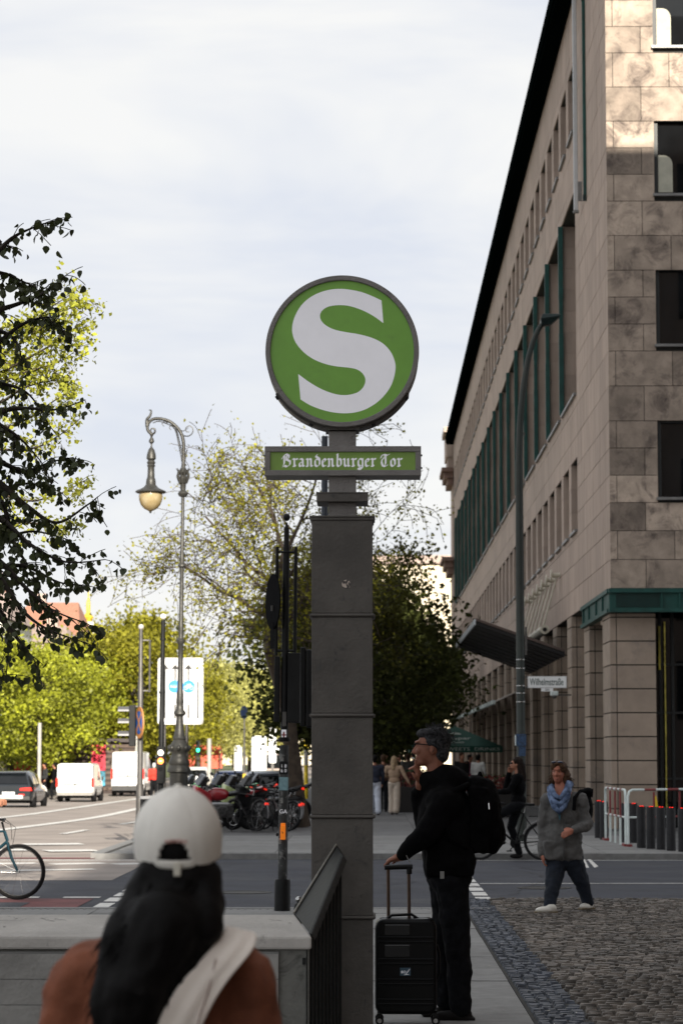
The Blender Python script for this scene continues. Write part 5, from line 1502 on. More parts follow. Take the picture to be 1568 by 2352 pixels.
def hang(rs):
    z = Vector((rs.gauss(0, .5), rs.gauss(0, .5), -1 + rs.gauss(0, .25))).normalized()   # tip direction
    x = z.orthogonal().normalized(); x.rotate(Matrix.Rotation(rs.uniform(0, 6.28), 3, z))
    y = z; nrm = x.cross(y)
    return Matrix((x, y, nrm)).transposed()
def near_leaves(t, base, pts, rs):
    vis = []; 
    for p, k in pts:
        for _ in range(1 if k == 1 else 2):
            if rs.random() < .40: continue
            q = p + Vector((rs.gauss(0, .015), rs.gauss(0, .03), rs.gauss(-.01, .012)))
            wq = q + base; vx = 848 + wq.x / wq.y * F
            vis.append((vx > -10, q, rs.uniform(.026, .052)))
    seen = [v for v in vis if v[0]]; rs.shuffle(seen)
    seen.sort(key=lambda v: -v[2]); ind = seen[:290]; rest = seen[290:] + [v for v in vis if not v[0]]
    h = heart()
    l0 = None
    for _, q, s_ in ind:
        if l0 is None: l0 = h.build('leaf', leaf_near, t, smooth=180); o = l0
        else: o = inst(l0, (0, 0, 0), t)
        o.matrix_local = Matrix.Translation(q) @ hang(rs).to_4x4() @ Matrix.Scale(s_, 4)
    mb = MB()
    for _, q, s_ in rest:
        m = hang(rs); mb.add([m @ Vector(v) * s_ + q for v in h.v], h.f)
    tag(mb.build('leaves', leaf_near, t, smooth=180), kind='stuff')
    print('near leaves', len(ind), len(rest))
def BG(pts, Y): return [tuple(W(x, y, Y + dy)) for x, y, dy in pts]
nb_ = []
nb_.append((BG([(-90, 640, 0), (-20, 590, 0), (30, 545, .1), (75, 523, .2), (116, 510, .2)], 15.2), .30))
nb_.append((BG([(-60, 560, 0), (0, 560, 0), (40, 575, .1)], 15.4), .3))
nb_.append((BG([(-90, 740, 0), (0, 710, 0), (60, 690, .1), (110, 665, 0), (152, 632, 0)], 15.0), .65))
nb_.append((BG([(-90, 620, 0), (0, 625, 0), (50, 645, .1), (85, 660, 0)], 15.4), .6))
nb_.append((BG([(-90, 830, 0), (-10, 790, 0), (50, 745, 0), (105, 728, 0), (130, 735, 0)], 15.1), .8))
nb_.append((BG([(-90, 770, 0), (0, 760, 0), (40, 790, 0), (50, 830, 0)], 15.1), .5))
nb_.append((BG([(-90, 990, 0), (0, 945, 0), (60, 937, 0), (130, 940, 0), (196, 918, 0)], 15.4), .55))
nb_.append((BG([(-90, 930, 0), (0, 975, 0), (50, 1010, 0), (95, 1060, 0)], 15.8), .9))
nb_.append((BG([(-90, 1020, 0), (0, 1060, 0), (60, 1080, 0), (120, 1060, 0), (170, 1050, 0)], 16.2), .7))
nb_.append((BG([(-90, 1060, 0), (0, 1110, 0), (60, 1160, 0), (130, 1200, 0), (200, 1160, 0), (226, 1140, 0)], 15.9), .6))
nb_.append((BG([(-90, 1150, 0), (0, 1190, 0), (70, 1250, 0), (150, 1290, 0), (242, 1285, 0)], 15.6), .65))
nb_.append((BG([(-90, 1120, 0), (0, 1150, 0), (30, 1240, 0), (75, 1320, 0), (100, 1400, 0)], 16.2), .8))
nb_.append((BG([(-90, 1230, 0), (0, 1290, 0), (60, 1350, 0), (120, 1400, 0), (195, 1430, 0)], 15.4), .8))
nb_.append((BG([(-90, 1240, 0), (0, 1330, 0), (50, 1400, 0), (110, 1445, 0), (203, 1478, 0)], 15.2), .8))
nb_.append((BG([(-90, 1330, 0), (-10, 1390, 0), (20, 1450, 0), (15, 1550, 0)], 15.3), .5))
nb_.append((BG([(-90, 1350, 0), (0, 1420, 0), (50, 1480, 0), (82, 1520, 0)], 15.0), .6))
nb_.append((BG([(-90, 1290, 0), (0, 1300, 0), (60, 1300, 0), (130, 1335, 0), (185, 1345, 0)], 15.8), .7))
nb_.append((BG([(-90, 880, 0), (0, 880, 0), (60, 900, 0), (100, 950, 0)], 15.9), .6))
nb_.append((BG([(-90, 1100, 0), (0, 1120, 0), (70, 1110, 0), (140, 1130, 0)], 16.4), .7))
nb_.append((BG([(-90, 1200, 0), (0, 1230, 0), (80, 1220, 0), (160, 1240, 0)], 16.6), .7))
bough_tree('linden_tree', 'dark near linden boughs hanging into the picture from the left', (-5.4, 16.0, 0), nb_, near_leaves, bark_d, .22, 3.4, 1.0, .19, 4, (9000, 3.3, 6.4, 1.9, .10, leaf_near))
def yellow_leaves(t, base, pts, rs):
    P = []
    for p, k in pts:
        for _ in range(3):
            P.append((p.x + rs.gauss(0, .05), p.y + rs.gauss(0, .10), p.z + rs.gauss(0, .05)))
    P = np.array(P)
    link('crown', leaf_mesh(P, .042, 9, 'crown'), leaf_yel, t)
yb = []
for q, de in [([(-120, 900), (0, 825), (90, 770), (150, 725), (212, 682)], 1.0), ([(-120, 860), (0, 790), (80, 745), (140, 700), (185, 672)], .8), ([(-120, 880), (0, 860), (100, 810), (160, 775), (195, 745)], 1.0),
          ([(-120, 900), (0, 880), (90, 850), (150, 830), (190, 805)], .8), ([(-120, 930), (0, 930), (70, 890), (130, 875), (172, 880)], .8), ([(-120, 760), (-20, 760), (50, 745), (100, 740)], .8),
          ([(-120, 960), (0, 985), (80, 960), (140, 920), (180, 900)], .6), ([(-120, 1010), (0, 1030), (90, 1030), (150, 1000), (200, 960)], .5), ([(-120, 1100), (0, 1130), (90, 1150), (160, 1130), (215, 1100)], .5),
          ([(-120, 820), (-20, 830), (60, 840), (110, 850)], 1.0), ([(-120, 1180), (0, 1210), (80, 1200), (150, 1215), (190, 1200)], .5)]:
    yb.append((BG([(x - 14, y, rng.uniform(-.6, .6)) for x, y in q], 25.0), de))
bough_tree('linden_tree', 'sunlit yellow-green young linden boughs behind the dark ones at left', (-7.4, 25.5, 0), yb, yellow_leaves, bark, .2, 3.6, 1.5, .27, 12, (7000, 3.6, 6.0, 2.6, .08, leaf_yel))

# ================================================================== vehicles
def loft(secs):
    mb = MB(); n = None; vs = []; fs = []
    for y, prof in secs:
        full = [(x, z) for x, z in prof] + [(-x, z) for x, z in reversed(prof)]
        n = len(full); vs += [(x, y, z) for x, z in full]
    for i in range(len(secs) - 1):
        for k in range(n):
            k2 = (k + 1) % n; fs.append((i * n + k, i * n + k2, (i + 1) * n + k2, (i + 1) * n + k))
    fs.append(tuple(range(n))); fs.append(tuple(reversed([(len(secs) - 1) * n + k for k in range(n)])))
    return mb.add(vs, fs)
def prof(wb, zb, belt, wr, zr):
    return [(wb * .93, zb), (wb, zb + .18), (wb * 1.0, (zb + belt) / 2 + .1), (wb * .975, belt), (wr, zr - .07), (wr * .86, zr)]
lt_red = M('tail_light', (.45, .015, .01), .2, coat=.6, emit=(1, .03, .01), estr=.5)
plate_m = M('number_plate', (.6, .6, .62), .5)
lower_m = M('grey_plastic', (.045, .045, .045), .7)
def wheel(parent, x, y, r, w):
    o = MB().lathe([(r * .62, -w / 2), (r * .96, -w / 2), (r, -w * .3), (r, w * .3), (r * .96, w / 2), (r * .62, w / 2)], (0, 0, 0), 24, 'X').build('wheel', rubber, parent, smooth=40)
    o.location = (x, y, r)
    rim = MB().lathe([(r * .60, -w * .42), (r * .2, -w * .46), (.01, -w * .46), (.01, w * .46), (r * .2, w * .46), (r * .60, w * .42)], (0, 0, 0), 20, 'X').build('rim', chrome, o, smooth=40)
    return o
def car(name, label, loc, rz, L, Wd, H, paintm, kind='suv', cat='car', group=None, lamp_h=None):
    t = thing(name, label, cat, loc, rz, group)
    w = Wd / 2; r = .33 if kind != 'van_l' else .36
    if kind in ('suv', 'hatch'):
        b = H * .60
        S_ = [(0, prof(w * .90, .42, b - .08, w * .84, b - .02)), (.10, prof(w * .97, .30, b, w * .86, b + .06)), (.34, prof(w, .26, b + .02, w * .74, H - .14)), (.62, prof(w, .26, b + .03, w * .73, H - .03)), (L * .48, prof(w, .24, b + .02, w * .74, H)), (L * .60, prof(w, .24, b, w * .74, H - .08)),
              (L * .74, prof(w, .24, b - .03, w * .80, b + .06)), (L * .93, prof(w * .95, .28, b - .16, w * .78, b - .10)), (L, prof(w * .85, .38, b - .32, w * .7, b - .28))]
    else:
        b = H * .55; fr_ = 1.0 if kind == 'van_s' else 1.1
        S_ = [(0, prof(w * .95, .38, b, w * .90, H - .10)), (.07, prof(w * .99, .32, b, w * .93, H - .02)), (.5, prof(w, .30, b, w * .93, H)), (L - fr_ - .9, prof(w, .30, b, w * .93, H)), (L - fr_ - .3, prof(w, .30, b, w * .88, H - .16)), (L - fr_ + .2, prof(w * .99, .30, b * .98, w * .84, b + .12)), (L - .25, prof(w * .93, .32, b * .80, w * .78, b * .86)), (L, prof(w * .85, .40, b * .55, w * .7, b * .6))]
    loft(S_).build('body', paintm, t, smooth=38)
    def side_pt(y, u, s_, off=.012):
        for i in range(len(S_) - 1):
            if S_[i][0] <= y <= S_[i + 1][0]:
                k = (y - S_[i][0]) / (S_[i + 1][0] - S_[i][0]); A_, B_ = S_[i][1], S_[i + 1][1]
                p3 = [A_[3][j] + (B_[3][j] - A_[3][j]) * k for j in (0, 1)]; p4 = [A_[4][j] + (B_[4][j] - A_[4][j]) * k for j in (0, 1)]
                return (s_ * (p3[0] + (p4[0] - p3[0]) * u + off), y, p3[1] + (p4[1] - p3[1]) * u)
    if kind in ('suv', 'hatch'): wins = [(.46, 1.25), (1.30, L * .40), (L * .41, L * .60)]
    elif kind == 'van_s': wins = [(L - 2.35, L - 1.35)]
    else: wins = [(L - 2.4, L - 1.45)]
    for (ya, yb_) in wins:
        for s_ in (1, -1):
            MB().quad(side_pt(ya + .05, .08, s_), side_pt(yb_, .08, s_), side_pt(yb_ - .03, .88, s_), side_pt(ya + .12, .88, s_)).build('side_window', glass_d, t)
    if kind in ('suv', 'hatch'):
        mb = MB().hexa([(-w * .80, .085, b + .08), (w * .80, .085, b + .08), (w * .80, .12, b + .08), (-w * .80, .12, b + .08)], [(-w * .66, .33, H - .16), (w * .66, .33, H - .16), (w * .66, .36, H - .16), (-w * .66, .36, H - .16)])
        mb.build('rear_window', glass_d, t)
        lh = b - .16
        for s_ in (1, -1):
            MB().hexa([(s_ * w * .96, -.0, lh - .05), (s_ * w * .48, -.03, lh - .04), (s_ * w * .48, .05, lh - .04), (s_ * w * .98, .14, lh - .05)], [(s_ * w * .93, .0, lh + .09), (s_ * w * .48, -.03, lh + .06), (s_ * w * .48, .05, lh + .06), (s_ * w * .95, .14, lh + .09)]).build('tail_light', lt_red, t)
            MB().box(s_ * w * .55 - .12, s_ * w * .55 + .12, -.035, 0, .50, .56).build('reflector', lt_red, t)
        MB().box(-.26, .26, -.03, -.005, b - .36, b - .25).build('number_plate', plate_m, t)
        MB().box(-w * .9, w * .9, -.05, .2, .30, .47).build('bumper', lower_m, t, bevel=.03)
        MB().box(-w * .62, w * .62, -.075, -.051, .36, .52).build('bumper_trim', M('bright_trim', (.5, .5, .48), .35, .4), t, bevel=.01)
        MB().box(-w * .68, w * .68, .24, .44, H - .095, H - .06).build('roof_spoiler', paintm, t, bevel=.01)
    else:
        MB().box(-.02, .02, -.012, .0, .45, H - .12).build('door_seam', lower_m, t)
        MB().box(-.55, .55, -.02, .0, b * .80, b * .84).build('door_handle_strip', lower_m, t)
        MB().box(-.26, .26, -.02, .0, b * .62, b * .70).build('number_plate', plate_m, t)
        for s_ in (1, -1):
            MB().box(s_ * w * .93 - .055, s_ * w * .93 + .055, -.03, .12, b * .70, b * 1.12).build('tail_light', lt_red, t, bevel=.02)
        MB().box(-w * .93, w * .93, -.09, .1, .30, .46 if kind == 'van_s' else .56).build('bumper', lower_m if kind == 'van_l' else M('bumper_grey', (.25, .24, .22), .6), t, bevel=.02)
        for s_ in (1, -1): MB().box(s_ * (w + .02) - .09 * (s_ < 0), s_ * (w + .02) + .09 * (s_ > 0) , L - 1.5, L - 1.35, b * 1.0, b * 1.2).build('mirror', lower_m, t, bevel=.02)
    for (x, y) in ((-w + .10, .85), (w - .10, .85), (-w + .10, L - .85), (w - .10, L - .85)): wheel(t, x, y, r, .2)
    MB().box(-w + .2, w - .2, .2, L - .2, .18, .40).build('underbody', rubber, t)
    return t
paint_slate = M('slate_car_paint', (.016, .021, .027), .3, .5, coat=.8, var=.05)
paint_white = M('white_car_paint', (.72, .72, .71), .35, coat=.6, var=.03)
paint_navy = M('navy_car_paint', (.02, .035, .09), .3, .4, coat=.8, var=.05)
paint_silver = M('silver_car_paint', (.30, .33, .38), .3, .6, coat=.6, var=.05)
ZR = -.45
car('parked_suv', 'slate grey estate car waiting behind the small white van', (W(20, 1850, 105.4).x, 105.4, ZR), R(-2), 4.4, 1.95, 1.50, paint_slate, 'suv')
car('delivery_van', 'small white delivery van with red tail lights ahead of the grey car', (W(172, 1840, 118.5).x, 118.5, ZR), R(-1), 4.2, 1.75, 1.78, paint_white, 'van_s', 'van')
car('panel_van', 'tall white panel van on the avenue behind the grey signal pole', (W(293, 1830, 135.6).x, 135.6, ZR), 0, 5.6, 1.75, 2.35, paint_white, 'van_l', 'van')
car('parked_car', 'white hatchback driving away beside the lamp pedestal', (W(448, 1800, 150).x, 150, ZR), 0, 4.3, 1.8, 1.5, paint_white, 'hatch', group='cars further down the avenue')
car('parked_car', 'dark blue car above the red motorcycle', (W(526, 1800, 118).x, 118, ZR), 0, 4.2, 1.75, 1.45, paint_navy, 'hatch', group='cars further down the avenue')
car('parked_car', 'silver-blue car parked behind the bicycles and the tree', (W(612, 1800, 84).x, 84, ZR), 0, 4.4, 1.85, 1.62, paint_silver, 'hatch', group='cars further down the avenue')
car('parked_car', 'pale yellow-white car cut by the left picture edge', (W(-20, 1800, 150).x, 150, ZR), 0, 4.3, 1.8, 1.9, M('cream_paint', (.55, .5, .3), .4), 'van_s', group='cars further down the avenue')

# bicycles
def torus(mb, c, R_, r_, n=28, m=6):
    vs = []; fs = []
    for i in range(n):
        a = 2 * PI * i / n
        for k in range(m):
            b = 2 * PI * k / m; rr = R_ + r_ * math.cos(b)
            vs.append((c[0] + rr * math.cos(a), c[1] + r_ * math.sin(b), c[2] + rr * math.sin(a)))
    for i in range(n):
        for k in range(m):
            i2 = (i + 1) % n; k2 = (k + 1) % m; fs.append((i * m + k, i2 * m + k, i2 * m + k2, i * m + k2))
    return mb.add(vs, fs)
def bicycle(label, loc, rz, col, r=.34, group=None, guards=True, tilt=0, name='bicycle'):
    """x is forward"""
    t = thing(name, label, 'bicycle', loc, rz, group); t.rotation_euler = (tilt, 0, rz)
    wb_ = .53
    for x in (-wb_, wb_):
        o = torus(MB(), (0, 0, 0), r - .018, .019, 40, 8).build('wheel', rubber, t, smooth=180); o.location = (x, 0, r)
        torus(MB(), (0, 0, 0), r - .042, .009, 36, 5).build('rim', M('dark_rim', (.05, .05, .05), .4, .6), o, smooth=180)
        sp_ = MB()
        for k_ in range(14):
            a = 2 * PI * k_ / 14; b = a + (.35 if k_ % 2 else -.35)
            sp_.tube([(.02 * math.cos(b), .02 if k_ % 2 else -.02, .02 * math.sin(b)), ((r - .045) * math.cos(a), 0, (r - .045) * math.sin(a))], .0014, 3, False)
        sp_.lathe([(.02, -.04), (.02, .04)], (0, 0, 0), 10, 'Y'); sp_.build('spokes', chrome, o)
    fr = MB(); bbk = (-.08, 0, .28); seat = (-.22, 0, .78); hd_ = (.36, 0, .82); hl = (.40, 0, .70); rx = (-wb_, 0, r); fx = (wb_, 0, r)
    fr.tube([bbk, seat], .016, 8).tube([seat, hd_], .014, 8).tube([bbk, hl], .019, 8).tube([hd_, hl], .02, 8)
    for s_ in (-.05, .05): fr.tube([(bbk[0], s_ * .6, bbk[2]), (rx[0], s_, rx[2])], .009, 6).tube([(seat[0], s_ * .5, seat[2] - .04), (rx[0], s_, rx[2])], .008, 6)
    fr.build('frame', col, t, smooth=40)
    fk = MB()
    for s_ in (-.05, .05): fk.tube([(hl[0], s_ * .8, hl[2] - .02), (.45, s_, .50), (fx[0], s_, fx[2])], [.014, .012, .008], 8)
    fk.tube([(hl[0], -.04, hl[2] - .02), (hl[0], .04, hl[2] - .02)], .014, 6).build('fork', col, t, smooth=40)
    MB().tube([hd_, (.33, 0, .93)], .013, 8).tube([(.20, -.30, .95), (.34, -.20, .96), (.35, 0, .94), (.34, .20, .96), (.20, .30, .95)], .011, 8).tube([(.34, -.18, .96), (.46, -.16, .90), (.46, -.05, .72)], .0035, 5).tube([(.34, .18, .96), (.48, .12, .86), (.45, .05, .62)], .0035, 5).build('handlebar', black_m, t, smooth=60)
    for s_ in (-.30, .30): MB().tube([(.20, s_ - .0, .95), (.10, s_, .94)], .017, 8).build('grip', rubber, t, smooth=60)
    MB().tube([seat, (-.25, 0, .90)], .013, 8).build('seat_post', chrome, t, smooth=60)
    MB().hexa([(-.40, -.075, .90), (-.12, -.02, .90), (-.12, .02, .90), (-.40, .075, .90)], [(-.40, -.085, .945), (-.10, -.02, .93), (-.10, .02, .93), (-.40, .085, .945)]).build('saddle', black_m, t, bevel=.012)
    cr_ = MB().lathe([(.09, -.062), (.09, -.058)], (bbk[0], 0, bbk[2]), 18, 'Y').tube([(bbk[0], -.07, bbk[2]), (bbk[0] + .1, -.07, bbk[2] - .13)], .009, 6).tube([(bbk[0], .07, bbk[2]), (bbk[0] - .1, .07, bbk[2] + .13)], .009, 6).tube([(bbk[0], -.06, bbk[2] + .09), (rx[0], -.06, rx[2] + .035)], .005, 4).tube([(bbk[0], -.06, bbk[2] - .09), (rx[0], -.06, rx[2] - .035)], .005, 4)
    cr_.cbox((bbk[0] + .1, -.11, bbk[2] - .13), (.09, .07, .02)).cbox((bbk[0] - .1, .11, bbk[2] + .13), (.09, .07, .02)).build('crankset', black_m, t, smooth=40)
    if guards:
        g_ = MB()
        for x, a0, a1 in ((-wb_, 20, 200), (wb_, 40, 170)):
            g_.tube([(x + (r + .02) * math.cos(R(a)), 0, r + (r + .02) * math.sin(R(a))) for a in range(a0, a1, 12)], .018, 5)
        g_.build('mudguard', M('mudguard_metal', (.12, .12, .12), .35, .7), t, smooth=60)
        MB().box(-.74, -.30, -.07, .07, .72, .735).tube([(-.70, -.05, .72), (rx[0], -.06, rx[2])], .005, 4).tube([(-.70, .05, .72), (rx[0], .06, rx[2])], .005, 4).build('carrier', black_m, t)
        MB().cbox((-.78, 0, .60), (.03, .08, .05)).build('rear_light', lt_red, t)
    return t
teal = M('teal_bike_paint', (.008, .045, .065), .3, .5, coat=.6, var=.05)
wc = W(42, 1999, 31.2)
bk1 = bicycle('teal road bicycle entering at the left edge, front wheel in view', (wc.x - .53, 31.2, -.092), 0, teal, r=.332, guards=False)
bk2 = bicycle('black city bicycle ridden by the woman in sunglasses', (W(1172, 1900, 43.2).x, 43.2, -.095), PI, black_m, r=.315)
silver_b = M('silver_bike_paint', (.15, .15, .15), .35, .7)
park = [(636, 57.5, 2.2, silver_b, 'silver bicycle leaning nearest the signal post', .25), (655, 58.6, 1.9, black_m, 'dark bicycle leaning behind the silver one by the post', .2),
        (604, 59.5, 2.5, silver_b, 'grey bicycle parked between the green motorcycle and the post', .1), (672, 60.2, 1.7, black_m, 'bicycle parked against the big tree trunk', .1),
        (585, 62, 2.0, black_m, 'dark bicycle parked behind the pale green motorcycle', .0),
        (620, 56.6, 2.35, black_m, 'black bicycle leaning just left of the silver one', .3), (562, 57.0, 2.2, black_m, 'black bicycle in front of the black motorcycles', .1)]
for vx, Y, rz, m_, lb_, tl_ in park:
    bicycle(lb_, (W(vx, 1850, Y).x, Y, 0), rz, m_, group='bicycles parked by the big tree', tilt=tl_)

def motorcycle(label, loc, rz, body, seatm=black_m):
    t = thing('motorcycle', label, 'motorcycle', loc, rz, 'motorcycles parked in a row')
    r = .30
    for x, w_ in ((-.66, .075), (.72, .055)):
        o = torus(MB(), (0, 0, 0), r - w_, w_, 28, 8).build('wheel', rubber, t, smooth=180); o.location = (x, 0, r)
        rm = torus(MB(), (0, 0, 0), r - w_ * 1.7, .02, 24, 5)
        for k_ in range(6):
            a = PI * k_ / 3; rm.tube([(0, 0, 0), ((r - w_ * 1.7) * math.cos(a), 0, (r - w_ * 1.7) * math.sin(a))], .012, 4)
        rm.build('rim', chrome, o, smooth=60)
    MB().ell((.12, 0, .80), (.27, .15, .15)).build('fuel_tank', body, t, smooth=180)
    MB().hexa([(.30, -.17, .45), (.70, -.11, .60), (.70, .11, .60), (.30, .17, .45)], [(.28, -.20, .82), (.66, -.15, 1.02), (.66, .15, 1.02), (.28, .20, .82)]).hexa([(-.15, -.14, .30), (.42, -.16, .32), (.42, .16, .32), (-.15, .14, .30)], [(-.05, -.17, .42), (.46, -.19, .55), (.46, .19, .55), (-.05, .17, .42)]).build('fairing', body, t, bevel=.04)
    MB().hexa([(-.95, -.05, .92), (-.5, -.13, .74), (-.5, .13, .74), (-.95, .05, .92)], [(-.98, -.07, 1.00), (-.5, -.15, .84), (-.5, .15, .84), (-.98, .07, 1.00)]).build('tail', body, t, bevel=.03)
    MB().hexa([(-.60, -.13, .80), (-.10, -.12, .76), (-.10, .12, .76), (-.60, .13, .80)], [(-.62, -.14, .91), (-.12, -.13, .84), (-.12, .13, .84), (-.62, .14, .91)]).build('seat', seatm, t, bevel=.03)
    MB().hexa([(.42, -.14, 1.0), (.62, -.13, 1.0), (.62, .13, 1.0), (.42, .14, 1.0)], [(.36, -.10, 1.20), (.46, -.10, 1.22), (.46, .10, 1.22), (.36, .10, 1.20)]).build('windscreen', glass_d, t, bevel=.02)
    MB().box(-.22, .28, -.17, .17, .30, .60).lathe([(.14, -.2), (.14, .2)], (.05, 0, .45), 16, 'Y').build('engine', M('engine_metal', (.12, .12, .12), .4, .8, var=.4, scale=20), t, bevel=.03)
    fk = MB()
    for s_ in (-.10, .10): fk.tube([(.44, s_, .98), (.72, s_, r)], [.022, .028], 8)
    fk.tube([(.34, -.36, .96), (.42, -.25, 1.0), (.42, .25, 1.0), (.34, .36, .96)], .014, 8).build('fork', black_m, t, smooth=60)
    MB().tube([(.40, -.25, 1.0), (.46, -.38, 1.16)], .007, 5).ell((.47, -.42, 1.18), (.025, .07, .04)).tube([(.40, .25, 1.0), (.46, .38, 1.16)], .007, 5).ell((.47, .42, 1.18), (.025, .07, .04)).build('mirror', black_m, t, smooth=60)
    MB().tube([(.1, -.19, .30), (-.3, -.2, .28), (-.75, -.2, .48)], [.03, .04, .05], 10).build('exhaust', chrome, t, smooth=50)
    MB().cbox((-.99, 0, .92), (.03, .14, .05)).build('tail_light', lt_red, t)
    MB().tube([(-.1, .12, .3), (-.15, .32, 0)], .012, 5).build('side_stand', black_m, t)
    t.rotation_euler = (R(-8), 0, rz)
    return t
mc_red = M('motorcycle_red', (.30, .012, .02), .3, coat=.7, var=.1)
mc_lime = M('motorcycle_pale_green', (.42, .50, .22), .35, coat=.5, var=.1)
mc_green = M('motorcycle_green', (.02, .35, .08), .35, coat=.5)
motorcycle('red sports motorcycle at the left of the parked row', (W(508, 1880, 57.5).x, 57.5, 0), R(200), mc_red)
motorcycle('pale green and black motorcycle in the parked row', (W(570, 1880, 59.5).x, 59.5, 0), R(205), mc_lime)
motorcycle('black motorcycle between the red and pale green ones', (W(538, 1880, 60.5).x, 60.5, 0), R(210), black_m)
motorcycle('dark motorcycle with bright green tank behind the red one', (W(500, 1870, 63).x, 63, 0), R(200), mc_green)
motorcycle('black scooter-like motorcycle furthest back in the row', (W(480, 1870, 61).x, 61, 0), R(195), M('scooter_grey', (.05, .05, .055), .4))
motorcycle('black motorcycle behind the parked bicycles', (W(628, 1870, 64).x, 64, 0), R(195), black_m)
motorcycle('dark motorcycle just right of the pale green one', (W(600, 1880, 58).x, 58, 0), R(212), black_m)
motorcycle('grey motorcycle partly hidden behind the pale green one', (W(585, 1870, 65).x, 65, 0), R(190), M('scooter_grey', (.05, .05, .055)))
motorcycle('black motorcycle at the back between green tank and pale green one', (W(548, 1870, 66).x, 66, 0), R(205), black_m)
# ================================================================== people
def hd_parts(c, yaw, k=1.0, fem=False):
    """head pieces for a face looking along yaw (0 = +x); c is the middle of the skull"""
    rt = Matrix.Rotation(yaw, 3, 'Z')
    def P(f, s, u): return Vector(c) + rt @ Vector((f, s, u)) * k
    e = lambda f, s, u, r: ('e', P(f, s, u), tuple(x * k for x in r), rt)
    out = [e(-.012, 0, .018, (.092, .073, .092)), e(.028, 0, -.030, (.062, .060, .078)), e(.048, 0, -.085, (.036, .038, .030)), e(.0, 0, -.065, (.055, .055, .05)),
           ('c', P(.082, 0, .012), P(.105, 0, -.028), .009 * k, .0135 * k), e(.098, 0, -.034, (.014, .019, .010)), e(.082, 0, .030, (.018, .045, .010)),
           e(.083, 0, -.062, (.012, .024, .0065)), e(.080, 0, -.076, (.012, .021, .008)), e(.072, .030, -.022, (.022, .022, .022)), e(.072, -.030, -.022, (.022, .022, .022)),
           e(-.008, .074, -.018, (.018, .008, .031)), e(-.008, -.074, -.018, (.018, .008, .031)), ('c', P(-.02, 0, -.07), P(-.03, 0, -.16), .052 * k, .056 * k)]
    return out, P
def hand_parts(w_, d, n, curl=.5, k=1.0, thumb=1):
    """hand from wrist w_ along d, back of the hand facing n; fingers bend away from n"""
    d = Vector(d).normalized(); n = Vector(n); n = (n - d * n.dot(d)).normalized(); s_ = d.cross(n)
    w_ = Vector(w_); parts = [('e', w_ + d * .048 * k, (.050 * k, .042 * k, .017 * k), Matrix((d, s_, n)).transposed()), ('c', w_ - d * .02, w_ + d * .03 * k, .026 * k, .026 * k)]
    for i, (off, L_) in enumerate(((-.030, .066), (-.010, .078), (.010, .073), (.030, .058))):
        b = w_ + (d * .082 + s_ * off) * k
        a1 = curl * .7; a2 = curl * 1.9
        d1 = d * math.cos(a1) - n * math.sin(a1); d2 = d * math.cos(a2) - n * math.sin(a2)
        m = b + d1 * L_ * .5 * k; e_ = m + d2 * L_ * .5 * k
        parts += [('c', b - d * .02 * k, m, .0105 * k, .0092 * k), ('c', m, e_, .0092 * k, .0075 * k)]
    tb_ = w_ + (d * .02 - s_ * .03 * thumb) * k; tm = tb_ + (d * .7 - s_ * .6 * thumb - n * .35 * curl).normalized() * .038 * k; te = tm + (d * .9 - n * .5 * curl).normalized() * .030 * k
    parts += [('c', tb_, tm, .0135 * k, .011 * k), ('c', tm, te, .011 * k, .0085 * k)]
    return parts
def hair_tufts(pts, mat, parent, n, L_, r_, seed, cone=.6, droop=.3, name='hair_tufts'):
    rs = random.Random(seed); mb = MB()
    for _ in range(n):
        c, nr = rs.choice(pts)
        v = (nr + Vector((rs.gauss(0, cone), rs.gauss(0, cone), rs.gauss(0, cone)))).normalized()
        p = Vector(c) + Vector((rs.gauss(0, .012), rs.gauss(0, .012), rs.gauss(0, .012))); q = p + v * L_ * .5; v = (v + Vector((0, 0, -droop))).normalized(); e_ = q + v * L_ * .5
        mb.tube([p, q, e_], [r_, r_ * .8, r_ * .2], 3, False)
    return mb.build(name, mat, parent)
grey_hair = M('greying_hair', (.010, .010, .011), .8, spec=.1, var=.5, scale=60, col2=(.075, .075, .08))
dk_hair = M('near_black_hair', (.0035, .003, .003), .6, spec=.12, var=.5, scale=40, stretch=(1, 1, .1))
br_hair = M('brown_hair', (.035, .018, .010), .7, spec=.15, var=.5, scale=40, col2=(.09, .05, .028))
black_c = M('black_jacket_cloth', (.0035, .0035, .004), .9, spec=.08, var=.3, scale=20, bump=.2, bscale=200)
black_t = M('black_trouser_cloth', (.0075, .008, .0095), .9, spec=.1, var=.3, scale=20, bump=.2, bscale=200)
black_b = M('backpack_nylon', (.0028, .0028, .0032), .85, spec=.06, var=.3, scale=30, bump=.3, bscale=150)
shoe_b = M('dark_shoe', (.007, .006, .006), .7, spec=.2)

# ---- man with suitcase, in profile facing left
YM = 16.2
mo = W(1035, 2328, YM); man = thing('person', 'grey-haired man in black coat and backpack, hand to mouth, holding suitcase handle', 'person', (mo.x, YM, 0))
def Lm(vx, vy, y=0.0): return Vector(((vx - 1035) / 364.0, y, (2328 - vy) / 364.0))
hc = Lm(992, 1716)
hp, HP = hd_parts(hc, PI, 1.04)
parts = hp + [('c', Lm(1005, 1780), Lm(1025, 1835), .06, .09), ('c', Lm(1030, 1850, -.12), Lm(1030, 1850, .12), .09, .09), ('c', Lm(1030, 1870), Lm(1034, 1995), .12, .12)]
parts += [('c', Lm(1025, 1845, -.17), Lm(985, 1903, -.22), .055, .045), ('c', Lm(985, 1903, -.22), Lm(925, 1961, -.16), .045, .032)]
parts += [('c', Lm(1018, 1845, .17), Lm(985, 1880, .16), .055, .045), ('c', Lm(985, 1880, .16), Lm(966, 1800, .0), .043, .03)]
